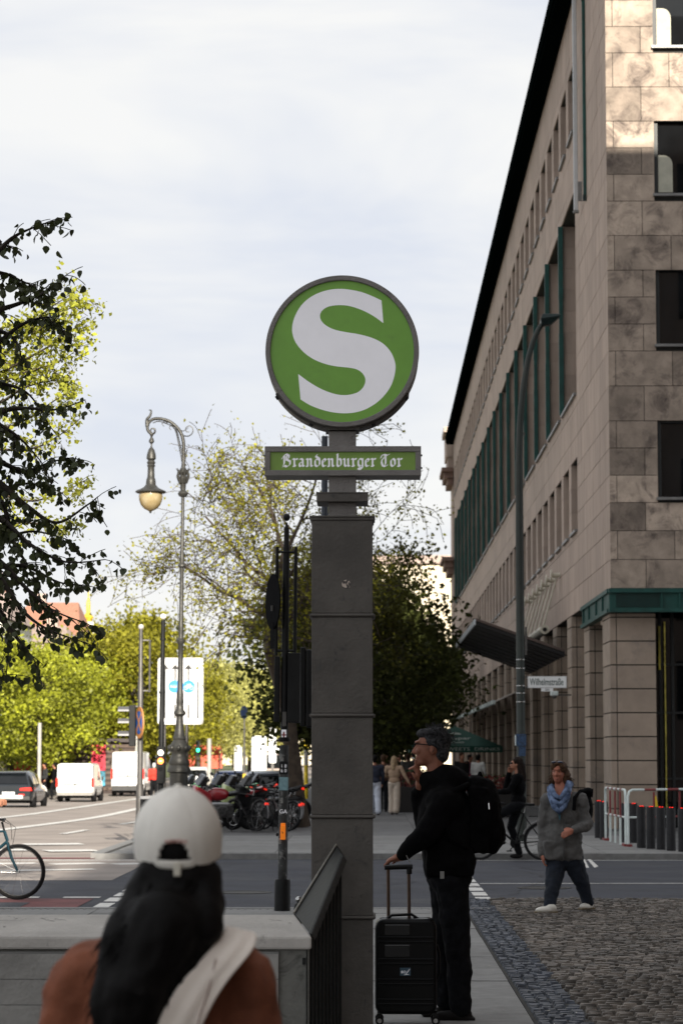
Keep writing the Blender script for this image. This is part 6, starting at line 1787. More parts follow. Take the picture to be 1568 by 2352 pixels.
parts += [('c', Lm(1038, 2030, -.08), Lm(1048, 2160, -.085), .065, .055), ('c', Lm(1045, 2160, -.09), Lm(1050, 2295, -.08), .058, .045), ('c', Lm(1036, 2030, .08), Lm(1030, 2165, .10), .065, .055), ('c', Lm(1030, 2165, .10), Lm(1028, 2290, .12), .058, .045)]
parts += hand_parts(Lm(922, 1962, -.16), (-.93, .25, -.30), (-.3, 0, .95), .95, 1.0, -1)
parts += hand_parts(Lm(966, 1798, .0), (-.10, -.05, 1), (1, -.3, .1), 1.0, .95, 1)
# two raised fingers and cigarette
parts += [('c', Lm(962, 1775, -.01), Lm(955, 1748, -.01), .0095, .0075), ('c', Lm(967, 1775, .01), Lm(960, 1745, .0), .0095, .0075)]
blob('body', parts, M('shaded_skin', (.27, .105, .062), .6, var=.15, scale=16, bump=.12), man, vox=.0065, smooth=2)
MB().tube([HP(.10, -.004, -.068), HP(.118, -.006, -.064)], .004, 6).build('cigarette', white_p, man)
# hair
rt = Matrix.Rotation(PI, 3, 'Z')
hair = [('e', HP(-.030, 0, .040), (.098, .083, .088), rt), ('e', HP(-.060, 0, -.02), (.055, .076, .085), rt), ('e', HP(.03, 0, .082), (.062, .062, .034), rt), ('e', HP(-.03, -.05, .03), (.07, .035, .05), rt), ('e', HP(-.03, .05, .03), (.07, .035, .05), rt)]
blob('hair', hair, grey_hair, man, vox=.008, smooth=1, fold=.010, fscale=.03)
hpts = []
for a in range(-60, 190, 8):
    for b in (-60, -30, 0, 30, 60):
        v = Vector((math.cos(R(a)) * math.cos(R(b)), math.sin(R(b)), math.sin(R(a)) * math.cos(R(b))))
        if a < 60 and v.x > .35: continue
        hpts.append((HP(-.030 + v.x * .092, v.y * .08, .038 + v.z * .085), rt @ Vector((v.x * .7 + .25, v.y, v.z)).normalized()))
hair_tufts(hpts, grey_hair, man, 650, .022, .002, 3, .45, .1)
gl = MB().tube([HP(.095, .004, .022), HP(.098, -.055, .022), HP(.095, -.062, -.004), HP(.095, -.01, -.012), HP(.097, .0, .02)], .0035, 5).tube([HP(.094, -.062, .020), HP(.0, -.078, .012)], .0032, 5).tube([HP(.098, .055, .022), HP(.098, 0, .022)], .0035, 5).tube([HP(.094, .062, .020), HP(.0, .078, .012)], .0032, 5)
gl.build('glasses', black_m, man, smooth=60)
# jacket
j = [('c', Lm(1022, 1845, -.13), Lm(1022, 1845, .13), .125, .125), ('c', Lm(1030, 1870), Lm(1032, 1985), .175, .165), ('e', Lm(1030, 1930), (.175, .21, .30)), ('e', Lm(1036, 1975), (.165, .215, .13)), ('e', Lm(1002, 1880), (.12, .17, .20)), ('b', Lm(1033, 1975), (.29, .36, .17)),
     ('c', Lm(1022, 1840, -.17), Lm(985, 1903, -.22), .092, .080), ('c', Lm(985, 1903, -.22), Lm(929, 1956, -.17), .078, .050),
     ('c', Lm(1020, 1840, .17), Lm(980, 1890, .18), .088, .072), ('c', Lm(980, 1890, .18), Lm(962, 1822, .03), .068, .046),
     ('c', Lm(995, 1797), Lm(1020, 1820), .082, .12), ('e', Lm(1030, 1795), (.13, .14, .11)), ('e', Lm(978, 1790), (.05, .065, .045))]
blob('coat', j, black_c, man, vox=.012, smooth=3, fold=.03, fscale=.13)
MB().tube([Lm(928, 1945, -.215), Lm(942, 1976, -.215)], .004, 4).cbox(Lm(1014, 2002, -.225), (.025, .004, .045)).build('coat_tag', M('tag_grey', (.25, .25, .24), .7), man)
tr_ = [('c', Lm(1034, 2005, -.04), Lm(1034, 2005, .04), .14, .14), ('c', Lm(1036, 2020, -.08), Lm(1050, 2160, -.085), .112, .083), ('c', Lm(1050, 2160, -.085), Lm(1055, 2300, -.08), .083, .068), ('c', Lm(1028, 2020, .08), Lm(1028, 2165, .10), .112, .085), ('c', Lm(1028, 2165, .10), Lm(1028, 2292, .12), .083, .07)]
blob('trousers', tr_, black_t, man, vox=.011, smooth=2, fold=.035, fscale=.09)
for y, x in ((-.08, 1048), (.12, 1022)):
    blob('shoe', [('e', Lm(x - 12, 2318, y), (.13, .045, .032)), ('e', Lm(x + 12, 2314, y), (.06, .042, .045)), ('b', Lm(x - 4, 2325, y), (.25, .075, .018))], shoe_b, man, vox=.009, smooth=2)
# backpack
bpk = thing('backpack', 'large black backpack with silver zip pulls on the man in the coat', 'backpack', (mo.x + .22, YM, 1.2))
def Lb(vx, vy, y=0.0): return Lm(vx, vy, y) - Vector((.22, 0, 1.2))
blob('pack', [('e', Lb(1112, 1872), (.115, .16, .235)), ('b', Lb(1098, 1880), (.12, .27, .40)), ('e', Lb(1132, 1910), (.075, .13, .13)), ('e', Lb(1095, 1800), (.07, .12, .06))], black_b, bpk, vox=.012, smooth=3, fold=.03, fscale=.1)
MB().tube([Lb(1075, 1800, -.10), Lb(1040, 1815, -.20), Lb(1015, 1860, -.235), Lb(1030, 1920, -.24), Lb(1080, 1950, -.15)], .018, 6).tube([Lb(1096, 1790, -.03), Lb(1103, 1775, 0), Lb(1110, 1790, .03)], .012, 6).build('strap', black_b, bpk, smooth=60)
MB().tube([Lb(1120, 1842, -.165), Lb(1121, 1856, -.17)], .005, 5).tube([Lb(1140, 1905, -.10), Lb(1139, 1912, -.11)], .004, 5).build('zip_pull', chrome, bpk)

# ---- suitcase
YSU = 15.9; so = W(932, 2343, YSU); ss = 5900 / YSU
su = thing('suitcase', 'glossy black ribbed hard-shell suitcase on wheels with handle drawn out', 'suitcase', (so.x, YSU, 0))
def Ls(vx, vy, y=0.0): return Vector(((vx - 932) / ss, y, W(932, vy, YSU).z))
gloss = M('gloss_black_shell', (.0035, .004, .0045), .28, var=.1, spec=.16)
gloss_hi = M('highlight_black_shell', (.005, .006, .007), .10, var=.1, coat=1.0, spec=.8)  # extra gloss meant to show highlights on the shell
x0, x1 = Ls(862, 0).x, Ls(1001, 0).x; zb_, zt_ = Ls(0, 2326).z, Ls(0, 2108).z
def shell(y0, y1, inset):
    pts = []; r_ = .055; 
    for cx_, cz_, t0 in ((x1 - r_, zt_ - r_, 0), (x0 + r_, zt_ - r_, 90), (x0 + r_, zb_ + r_, 180), (x1 - r_, zb_ + r_, 270)):
        for t in range(0, 91, 15): pts.append((cx_ + r_ * math.cos(R(t0 + t)) , cz_ + r_ * math.sin(R(t0 + t))))
    return pts
MB().prism(shell(0, 0, 0), -.12, .0).build('front_shell', gloss, su, bevel=.02)
MB().prism(shell(0, 0, 0), .006, .12).build('back_shell', gloss, su, bevel=.02)
MB().prism([(a * .995, b) for a, b in shell(0, 0, 0)], .0005, .0055).build('zip_band', black_b, su)
for v in (2160, 2163, 2206, 2210, 2254, 2300, 2304, 2256):
    pass
for i, v in enumerate((2150, 2160, 2200, 2210, 2246, 2256, 2292, 2302)):
    z_ = Ls(0, v).z
    MB().box(x0 + .018, x1 - .018, -.128, -.1201, z_ - .007, z_ + .007).build('shell_rib', gloss, su, bevel=.006)
for v0, v1 in ((2121, 2144), (2167, 2194)):
    MB().box(Ls(884, 0).x, Ls(940, 0).x, -.124, -.1202, Ls(0, v1).z, Ls(0, v0).z).build('highlight_facet', gloss_hi, su, bevel=.003)  # glossier patches added where the shell catches highlights
MB().box(Ls(918, 0).x, Ls(942, 0).x, -.1232, -.1201, Ls(0, 2237).z, Ls(0, 2219).z).build('badge', M('badge_blue', (.03, .08, .12), .4), su)
t_ = text_obj('BO', .022, 'badge_print', sign_white, su); t_.location = (Ls(926, 0).x, -.1245, Ls(0, 2229).z)
MB().tube([Ls(931, 2234, -.1242), Ls(940, 2222, -.1242)], .002, 4).tube([Ls(927, 2235, -.1242), Ls(938, 2234, -.1242)], .0015, 4).build('badge_swoosh', sign_white, su)
for v in (893, 940):
    MB().tube([Ls(v, 2108, .05), Ls(v - 1, 1997, .02)], .0105, 10).build('pull_bar', M('bronze_bar', (.16, .11, .085), .35, .8), su, smooth=60)
MB().tube([Ls(884, 1993, .02), Ls(948, 1991, .02)], .015, 8).tube([Ls(940, 1992, .02), Ls(940, 2008, .02)], .017, 8).build('pull_grip', black_m, su, smooth=60)
MB().tube([Ls(888, 2110, -.02), Ls(900, 2102, -.02), Ls(945, 2100, -.02), Ls(960, 2110, -.02)], .009, 6).build('top_handle', black_m, su, smooth=60)
MB().tube([Ls(1002, 2170, 0), Ls(1008, 2190, 0), Ls(1008, 2235, 0), Ls(1002, 2250, 0)], .008, 6).build('side_handle', black_m, su, smooth=60)
for v in (872, 998):
    for y in (-.09, .09):
        o = MB().lathe([(.026, -.012), (.026, .012)], (0, 0, 0), 16, 'Y').build('wheel', rubber, su, smooth=40); o.location = (Ls(v, 0).x, y, .027)
        MB().lathe([(.014, -.0135), (.014, .0135)], (0, 0, 0), 12, 'Y').build('hub', chrome, o, smooth=40)
        MB().box(-.014, .014, -.02, .02, .02, .045).build('caster', black_m, o)

# ---- woman in the grey jacket
YG = 27.4; sg_ = 5900 / YG; go = W(1298, 2087, YG)
gw = thing('person', 'woman walking in grey parka, blue scarf, navy trousers and white shoes', 'person', (go.x, YG, 0))
def Lg(vx, vy, y=0.0): return Vector(((vx - 1298) / sg_, y, (2087 - vy) / sg_))
hc = Lg(1285, 1773, -.02); yaw = R(-112)
hp, HP = hd_parts(hc, yaw, 1.0)
parts = hp + [('c', Lg(1292, 1800), Lg(1295, 1835), .06, .12), ('c', Lg(1268, 1835), Lg(1326, 1835), .07, .07), ('c', Lg(1296, 1850), Lg(1295, 1950), .105, .11)]
parts += [('c', Lg(1258, 1838), Lg(1249, 1900, .02), .05, .04), ('c', Lg(1249, 1900, .02), Lg(1245, 1962, -.05), .04, .03), ('c', Lg(1332, 1838), Lg(1346, 1892, -.02), .05, .042), ('c', Lg(1346, 1892, -.02), Lg(1312, 1905, -.25), .04, .03)]
parts += [('c', Lg(1282, 1980), Lg(1268, 2030, -.12), .075, .055), ('c', Lg(1268, 2030, -.12), Lg(1258, 2070, -.18), .06, .045), ('c', Lg(1315, 1970), Lg(1336, 2025, .05), .075, .055), ('c', Lg(1336, 2025, .05), Lg(1350, 2065, .12), .06, .045)]
parts += hand_parts(Lg(1246, 1958, -.05), (.05, -.1, -1), (-1, 0, 0), .5, .95, 1) + hand_parts(Lg(1311, 1903, -.26), (-.8, -.4, -.35), (0, -.9, .3), .5, .95, -1)
blob('body', parts, skin_r, gw, vox=.009, smooth=2)
ey = MB()
for s_ in (-.03, .03): ey.tube([HP(.088, s_ - .012, .008), HP(.092, s_, .006), HP(.088, s_ + .012, .008)], .0035, 4).tube([HP(.088, s_ - .016, .026), HP(.094, s_, .031), HP(.086, s_ + .016, .027)], .003, 4)
ey.build('closed_eyes', M('brow_brown', (.05, .025, .015), .7), gw)
MB().tube([HP(.093, -.020, -.069), HP(.098, 0, -.069), HP(.093, .020, -.069)], .0035, 4).build('lips', M('lip_colour', (.25, .06, .05), .5), gw)
rt = Matrix.Rotation(yaw, 3, 'Z')
blob('hair', [('e', HP(-.03, 0, .035), (.098, .088, .088), rt), ('e', HP(-.035, .07, -.06), (.06, .04, .10), rt), ('e', HP(-.035, -.07, -.04), (.055, .03, .09), rt), ('e', HP(-.075, .05, -.13), (.05, .065, .075), rt), ('e', HP(-.06, 0, -.08), (.06, .08, .10), rt), ('e', HP(.035, .055, .05), (.045, .03, .05), rt), ('e', HP(.04, -.05, .055), (.04, .03, .04), rt), ('e', HP(.02, 0, .09), (.065, .065, .028), rt)],
     br_hair, gw, vox=.009, smooth=1, fold=.03, fscale=.035)
hair_tufts([(HP(-.05, .09, -.05 - .02 * i), rt @ Vector((-.2, .6, -.7))) for i in range(6)] + [(HP(-.05, -.08, -.02 - .02 * i), rt @ Vector((0, -.5, -.8))) for i in range(4)] + [(HP(-.09, .04, -.1 - .01 * i), rt @ Vector((-.6, .4, -.7))) for i in range(5)], br_hair, gw, 260, .07, .004, 8, .5, .5)
MB().ell(HP(.055, .032, .105), (.032, .028, .014)).ell(HP(.055, -.032, .105), (.032, .028, .014)).tube([HP(.05, .06, .10), HP(-.04, .085, .05)], .004, 5).tube([HP(.05, -.06, .10), HP(-.04, -.085, .05)], .004, 5).build('sunglasses', M('navy_lens', (.01, .015, .04), .15), gw, smooth=180)
grey_j = M('grey_parka', (.088, .086, .084), .9, var=.18, scale=12, bump=.3, bscale=120)
ja = [('c', Lg(1262, 1838), Lg(1330, 1838), .095, .095), ('e', Lg(1294, 1870), (.19, .155, .22)), ('e', Lg(1293, 1920), (.205, .165, .24)), ('e', Lg(1292, 1955), (.225, .17, .12)), ('b', Lg(1292, 1950), (.40, .27, .19)),
      ('c', Lg(1257, 1840), Lg(1249, 1900, .02), .078, .064), ('c', Lg(1249, 1900, .02), Lg(1245, 1958, -.04), .062, .046), ('c', Lg(1333, 1840), Lg(1347, 1892, -.03), .08, .068), ('c', Lg(1347, 1892, -.03), Lg(1313, 1904, -.245), .066, .046)]
blob('parka', ja, grey_j, gw, vox=.011, smooth=2, fold=.042, fscale=.09)
MB().tube([Lg(1283, 1850, -.17), Lg(1292, 1880, -.185), Lg(1293, 1930, -.185), Lg(1291, 1970, -.18)], .006, 4).build('zip_placket', M('parka_seam', (.05, .05, .05), .8), gw)
MB().hexa([Lg(1277, 1848, -.15), Lg(1288, 1848, -.15), Lg(1284, 1880, -.175), Lg(1282, 1880, -.175)], [Lg(1277, 1848, -.165), Lg(1288, 1848, -.165), Lg(1284, 1880, -.195), Lg(1282, 1880, -.195)]).build('blue_top', M('teal_top', (.03, .10, .13), .8), gw)
scf = M('blue_scarf', (.012, .030, .075), .8, var=.3, scale=16, col2=(.17, .24, .40), bump=.3)
for i, q in enumerate([[(1262, 1812, -.05), (1268, 1838, -.16), (1285, 1846, -.185), (1300, 1830, -.17), (1310, 1800, -.08)], [(1266, 1806, -.04), (1272, 1826, -.14), (1286, 1832, -.17), (1300, 1815, -.15), (1306, 1795, -.06)], [(1262, 1822, -.05), (1272, 1850, -.17), (1282, 1862, -.19), (1292, 1850, -.18), (1305, 1825, -.12)], [(1262, 1810, .03), (1280, 1800, .10), (1308, 1802, .05), (1310, 1800, -.06)]]):
    MB().tube([Lg(*p) for p in q], [.026, .036, .034, .036, .026][:len(q)], 8).build('scarf_fold', scf, gw, smooth=180)
navy_t = M('navy_trousers', (.0035, .008, .018), .85, var=.25, scale=10, bump=.2)
blob('trousers', [('c', Lg(1276, 1968), Lg(1316, 1968), .115, .115), ('c', Lg(1278, 1975), Lg(1268, 2030, -.12), .115, .082), ('c', Lg(1268, 2030, -.12), Lg(1259, 2072, -.18), .08, .066), ('c', Lg(1316, 1975), Lg(1337, 2025, .05), .115, .082), ('c', Lg(1337, 2025, .05), Lg(1351, 2066, .12), .08, .066)], navy_t, gw, vox=.011, smooth=2, fold=.03, fscale=.08)
wsh = M('white_shoe', (.72, .70, .64), .6, var=.1)
for (x, v, y, a) in ((1250, 2081, -.24, R(200)), (1347, 2077, .10, R(235))):
    m_ = Matrix.Rotation(a, 3, 'Z'); c = Lg(x, v, y)
    o = blob('shoe', [('e', c, (.125, .048, .038), m_), ('e', c + m_ @ Vector((-.06, 0, .02)), (.06, .045, .045), m_)], wsh, gw, vox=.010, smooth=2)
    MB().hexa([c + m_ @ Vector((-.12, -.04, -.035)), c + m_ @ Vector((.13, -.03, -.03)), c + m_ @ Vector((.13, .03, -.03)), c + m_ @ Vector((-.12, .04, -.035))], [c + m_ @ Vector((-.12, -.045, -.015)), c + m_ @ Vector((.13, -.035, -.015)), c + m_ @ Vector((.13, .035, -.015)), c + m_ @ Vector((-.12, .045, -.015))]).build('sole', M('sole_tan', (.18, .14, .08), .7), gw, bevel=.005)
gb_ = thing('backpack', 'small black backpack on the woman in the grey parka', 'backpack', (go.x + .25, YG + .1, 1.0))
off_ = Vector((.25, .1, 1.0))
blob('pack', [('e', Lg(1342, 1858, .16) - off_, (.11, .14, .22)), ('e', Lg(1353, 1818, .12) - off_, (.06, .08, .05)), ('b', Lg(1345, 1870, .15) - off_, (.13, .18, .30))], black_b, gb_, vox=.012, smooth=3)
MB().tube([Lg(1335, 1815, .02) - off_, Lg(1319, 1830, -.12) - off_, Lg(1316, 1858, -.17) - off_], .02, 6).tube([Lg(1350, 1815, .1) - off_, Lg(1363, 1812, .1) - off_, Lg(1361, 1830, .1) - off_], .014, 6).build('strap', black_b, gb_, smooth=60)

# ---- generic passer-by built round a skeleton
def passer(label, loc, rz, H, top, bottom, hairm, skinm=None, stride=.12, arms='down', hair_long=False, wide=1.0, flare=1.0, group=None, vox=.016, lean=0.0):
    """faces +x before turning"""
    t = thing('person', label, 'person', loc, rz, group); k = H / 1.75; skinm = skinm or skin
    V3 = lambda x, y, z: Vector((x + lean * z, y, z)) * k
    hp, HP_ = hd_parts(V3(.03, 0, 1.62), 0, k * .98)
    if arms == 'down': a = [((-.02, .21, 1.40), (-.05, .24, 1.12), (.05, .23, .90)), ((-.02, -.21, 1.40), (.04, -.25, 1.12), (.16, -.24, .92))]
    elif arms == 'bars': a = [((.02, .19, 1.40), (.16, .24, 1.16), (.42, .22, 1.12)), ((.02, -.19, 1.40), (.16, -.24, 1.16), (.42, -.22, 1.12))]
    elif arms == 'chin': a = [((.02, .19, 1.40), (.16, .24, 1.16), (.42, .22, 1.12)), ((.02, -.19, 1.40), (.20, -.20, 1.20), (.15, -.05, 1.46))]
    elif arms == 'out': a = [((-.02, .21, 1.40), (.02, .30, 1.15), (.20, .20, 1.12)), ((-.02, -.21, 1.40), (-.05, -.33, 1.16), (-.02, -.45, .95))]
    if stride == 'ride': lg = [((0, .09, .92), (.38, .11, .72), (.28, .11, .32)), ((0, -.09, .92), (.12, -.11, .52), (-.02, -.12, .08))]
    else: lg = [((0, .09, .92), (stride, .09, .50), (stride * .8, .09, .09)), ((0, -.09, .92), (-stride * .3, -.09, .50), (-stride * 1.6, -.09, .10))]
    body = hp + [('c', V3(0, -.13, 1.38), V3(0, .13, 1.38), .07 * k, .07 * k), ('c', V3(0, 0, 1.32), V3(0, 0, 1.0), .095 * k, .095 * k)]
    tp_ = [('c', V3(-.01, -.14 * wide, 1.37), V3(-.01, .14 * wide, 1.37), .085 * k, .085 * k), ('e', V3(0, 0, 1.22), (.135 * k * wide, .185 * k * wide, .22 * k)), ('e', V3(0, 0, 1.0), (.135 * k * wide, .175 * k * wide, .13 * k))]
    for s_, e_, w_ in a:
        body += [('c', V3(*s_), V3(*e_), .045 * k, .038 * k), ('c', V3(*e_), V3(*w_), .038 * k, .028 * k)]
        d = (V3(*w_) - V3(*e_)).normalized(); body += hand_parts(V3(*w_), d, (0, 1 if s_[1] > 0 else -1, .2), .5, k)
        tp_ += [('c', V3(*s_), V3(*e_), .066 * k, .056 * k), ('c', V3(*e_), V3(*w_), .055 * k, .04 * k)]
    bt = [('c', V3(0, -.06, .93), V3(0, .06, .93), .115 * k, .115 * k)]
    for h_, kn, an in lg:
        body += [('c', V3(*h_), V3(*kn), .068 * k, .05 * k), ('c', V3(*kn), V3(*an), .05 * k, .035 * k)]
        bt += [('c', V3(*h_), V3(*kn), .098 * k, .075 * k * flare), ('c', V3(*kn), V3(an[0], an[1], an[2] + .02), .074 * k * flare, .062 * k * flare ** 1.5)]
        f_ = V3(*an) + Vector((.05 * k, 0, -.05 * k))
        blob('shoe', [('e', f_, (.12 * k, .045 * k, .042 * k))], shoe_b, t, vox=.012, smooth=1)
    blob('body', body, skinm, t, vox=vox * .7, smooth=1)
    blob('top', tp_, top, t, vox=vox, smooth=2, fold=.03, fscale=.1)
    blob('trousers', bt, bottom, t, vox=vox, smooth=2, fold=.02, fscale=.1)
    hr_ = [('e', HP_(-.03, 0, .035), (.10 * k, .086 * k, .09 * k)), ('e', HP_(-.06, 0, -.03), (.055 * k, .075 * k, .08 * k))]
    if hair_long: hr_ += [('c', HP_(-.08, 0, -.02), HP_(-.12, 0, -.28), .075 * k, .06 * k), ('c', HP_(-.05, .06, 0), HP_(-.06, .08, -.2), .04 * k, .035 * k), ('c', HP_(-.05, -.06, 0), HP_(-.06, -.08, -.2), .04 * k, .035 * k)]
    blob('hair', hr_, hairm, t, vox=.013, smooth=1, fold=.02, fscale=.04)
    return t, HP_
def at_px(vx, Y, z=0.0): return (W(vx, 1800, Y).x, Y, z)
beige_top = M('beige_knit', (.36, .25, .17), .9, var=.15, scale=10, bump=.3); cream_tr = M('cream_trousers', (.52, .44, .36), .9, var=.1)
navy_top = M('navy_jumper', (.02, .025, .045), .9, var=.2); white_sk = M('white_skirt', (.5, .54, .62), .9, var=.1)
blond = M('blond_hair', (.30, .21, .12), .7, var=.4, scale=30)
passer('blond woman walking away in beige knit and wide cream trousers', at_px(905, 73), R(75), 1.66, beige_top, cream_tr, blond, arms='out', hair_long=True, flare=1.35, stride=.08)
passer('person in navy top and white trousers just right of the sign column', at_px(860, 72), R(95), 1.68, navy_top, white_sk, dk_hair, flare=1.3)
passer('person in dark clothes with a rust bag between column and blond woman', at_px(880, 76), R(85), 1.7, M('rust_bag_coat', (.05, .02, .012), .9), black_t, br_hair)
bx = W(1186, 1800, 43.2)
t, HP_ = passer('woman in black with sunglasses and long dark hair on a city bicycle', (bx.x + .02, 43.2, -.06), PI, 1.69, black_c, black_t, M('dark_brown_hair', (.012, .007, .005), .7, spec=.12, var=.5, scale=30), stride='ride', arms='chin', hair_long=True, vox=.012)
MB().ell(HP_(.085, .03, .012), (.02, .026, .018)).ell(HP_(.085, -.03, .012), (.02, .026, .018)).tube([HP_(.09, -.05, .015), HP_(0, -.08, .01)], .004, 4).build('sunglasses', black_m, t, smooth=180)
tan_c = M('tan_sleeve', (.42, .32, .20), .9, var=.1)
passer('rider in tan sleeves on the teal bicycle at the left picture edge', (wc.x - .80, 31.2, -.05), 0, 1.78, tan_c, black_t, br_hair, stride='ride', arms='bars', lean=.06)
dkcoat = M('dark_coat', (.02, .02, .022), .9)
passer('person in dark coat standing left of the small white van', at_px(104, 128, -.4), R(200), 1.75, dkcoat, black_t, dk_hair, vox=.03)
passer('person in black walking just left of the small white van', at_px(126, 124, -.4), R(170), 1.75, black_c, black_t, dk_hair, vox=.03)
redj = M('red_jacket', (.62, .03, .015), .8, var=.1)
rd, _h = passer('person in bright red jacket and white helmet beside the tall van', at_px(354, 122, -.4), R(100), 1.75, redj, black_t, M('helmet_white', (.6, .6, .6), .4), vox=.025)
pk = ['passer-by in white at the parasol', 'passer-by in grey behind the blond woman', 'passer-by in dark blue further along the pavement', 'passer-by in black among the far crowd', 'passer-by in a brown coat in the far crowd', 'passer-by in black beside the cafe planters', 'passer-by in maroon beneath the parasol']
for i, (vx, Y, c) in enumerate([(1098, 92, (.55, .55, .53)), (936, 96, (.12, .12, .12)), (950, 110, (.02, .03, .07)), (918, 118, (.01, .01, .01)), (890, 125, (.10, .06, .04)), (1060, 84, (.012, .012, .012)), (1078, 97, (.18, .03, .08))]):
    passer(pk[i], at_px(vx, Y), R(60 + 47 * i), 1.72 + .03 * (i % 3), M('passer_cloth_%d' % i, c, .9), white_sk if i == 0 else black_t, [dk_hair, br_hair][i % 2], vox=.028)

# ---- near woman with the cream cap, seen from behind
YN = 5.75; sn = 5900 / YN; no = W(408, 1900, YN)
nw_ = thing('person', 'long-haired woman from behind in rust jacket and cream cap, blurred and close', 'person', (no.x, YN, 0))
def Ln(vx, vy, y=0.0): return Vector((W(vx, vy, YN).x - no.x, y, W(vx, vy, YN).z))
hc = Ln(408, 1945, .0)
hp, HP = hd_parts(hc, R(90), .93)
zsh = Ln(0, 2203).z
parts = hp + [('c', Ln(400, 2060, 0), Ln(400, 2150, .0), .055, .08), ('c', Vector((-.17, 0, zsh - .035)), Vector((.11, 0, zsh - .035)), .05, .05), ('c', Vector((0, 0, zsh - .05)), Vector((0, 0, .95)), .12, .12),
      ('c', Vector((0, -.0, .95)), Vector((0, 0, .88)), .14, .14)]
for s_ in (-1, 1):
    parts += [('c', Vector((s_ * .175 - .032, 0, zsh - .05)), Vector((s_ * .235 - .032, .02, .92)), .040, .036), ('c', Vector((s_ * .235 - .032, .02, .92)), Vector((s_ * .215 - .032, .16, .74)), .036, .028)]
    parts += hand_parts(Vector((s_ * .215 - .032, .16, .74)), (0, .4, -1), (s_, 0, 0), .5, .95, s_)
    parts += [('c', Vector((s_ * .09, 0, .86)), Vector((s_ * .09, .02, .46)), .08, .055), ('c', Vector((s_ * .09, .02, .46)), Vector((s_ * .09, 0, .08)), .05, .036)]
blob('body', parts, skin, nw_, vox=.008, smooth=2)
rust = M('rust_jacket', (.20, .062, .028), .85, var=.22, scale=7, bump=.2, bscale=120)
OX = -.032
jk = [('c', Vector((-.16 + OX, .0, zsh - .035)), Vector((.16 + OX, 0, zsh - .035)), .078, .078), ('c', Vector((-.08 + OX, 0, zsh + .035)), Vector((.08 + OX, 0, zsh + .035)), .055, .055), ('e', Vector((OX, 0, 1.02)), (.205, .13, .22)), ('e', Vector((OX, 0, .84)), (.21, .14, .16)), ('b', Vector((OX, 0, .88)), (.34, .2, .3))]
for s_ in (-1, 1): jk += [('c', Vector((s_ * .178 + OX, 0, zsh - .045)), Vector((s_ * .235 + OX, .02, .90)), .072, .062), ('c', Vector((s_ * .235 + OX, .02, .90)), Vector((s_ * .215 + OX, .16, .76)), .060, .045)]
blob('jacket', jk, rust, nw_, vox=.010, smooth=3, fold=.045, fscale=.11)
blob('trousers', [('c', Vector((-.06, 0, .84)), Vector((.06, 0, .84)), .125, .125)] + [c_ for s_ in (-1, 1) for c_ in [('c', Vector((s_ * .09, 0, .82)), Vector((s_ * .09, .02, .46)), .105, .08), ('c', Vector((s_ * .09, .02, .46)), Vector((s_ * .09, 0, .09)), .078, .07)]], black_t, nw_, vox=.014, smooth=2)
for s_ in (-1, 1): blob('shoe', [('e', Vector((s_ * .09, .06, .04)), (.045, .12, .04))], shoe_b, nw_, vox=.012, smooth=1)
# hair falling down the back
yh = -.115
hr_ = [('e', hc + Vector((0, -.004, -.005)), (.087, .1015, .090)), ('c', Ln(480, 2070, -.05), Ln(435, 2200, yh), .042, .05), ('c', Ln(405, 2055, -.045), Ln(385, 2150, yh + .01), .078, .085), ('c', Ln(345, 2020, -.03), Ln(300, 2150, yh), .040, .055), ('c', Ln(474, 2015, -.03), Ln(472, 2120, yh), .040, .048), ('c', Ln(360, 2010, -.05), Ln(440, 2010, -.05), .045, .045), ('c', Ln(385, 2130, yh), Ln(330, 2260, yh - .02), .095, .075),
       ('c', Ln(300, 2150, yh), Ln(270, 2300, yh - .02), .055, .05), ('c', Ln(330, 2260, yh - .02), Ln(290, 2420, yh - .02), .085, .05), ('c', Ln(460, 2120, yh), Ln(400, 2230, yh - .01), .045, .045), ('c', Ln(300, 2280, yh), Ln(240, 2400, yh), .05, .035)]
blob('hair', hr_, dk_hair, nw_, vox=.009, smooth=5, fold=.010, fscale=.05)
rs = random.Random(5); mb = MB()
for i in range(620):
    x0_ = rs.uniform(318, 500); y0_ = rs.uniform(2012, 2050)
    xe = 300 + (x0_ - 318) / 182 * 150 - rs.uniform(0, 100); ye = rs.uniform(2150, 2400)
    yy_ = -.075 - .055 * math.sin((x0_ - 318) / 182 * PI)
    mb.tube([Ln(x0_, y0_, yy_ + .02), Ln((x0_ + xe) / 2 + rs.gauss(8, 6), (y0_ + ye) / 2, yy_ - .045), Ln(xe, ye, yy_ - .05)], [.0022, .0028, .0008], 3, False)
mb.build('hair_strands', dk_hair, nw_, smooth=180)
# cap
cap_m = M('cream_cap_cotton', (.84, .81, .74), .9, var=.06, scale=9, bump=.25, bscale=260)
cc = Ln(408, 1922, .005); rx_, ry_, rz2 = .0985, .118, .111
V = []; Fc = []; NA, NP = 96, 40
tilt = Matrix.Rotation(R(13), 3, 'X')
def capv(i, j):
    az = 2 * PI * j / NA; ph = R(108) * i / NP
    k_ = 1 - .006 * max(0, 1 - abs(((az * 6 / (2 * PI)) % 1) - .5) * 0) 
    seam = min(abs(((az / (2 * PI) * 6 + .5) % 1)), abs(1 - ((az / (2 * PI) * 6 + .5) % 1))); k_ = 1 - .014 * math.exp(-(seam / .03) ** 2) + .004 * math.sin(az * 5 + ph * 3)
    s_ = math.sin(ph) if ph < PI / 2 else 1 - (1 - math.sin(ph)) * .5
    return Vector((rx_ * s_ * math.sin(az) * k_, -ry_ * s_ * math.cos(az) * k_, rz2 * math.cos(ph) * (1.0 if ph < PI / 2 else 1.25) * k_))
for i in range(NP + 1):
    for j in range(NA): V.append(cc + tilt @ capv(i, j))
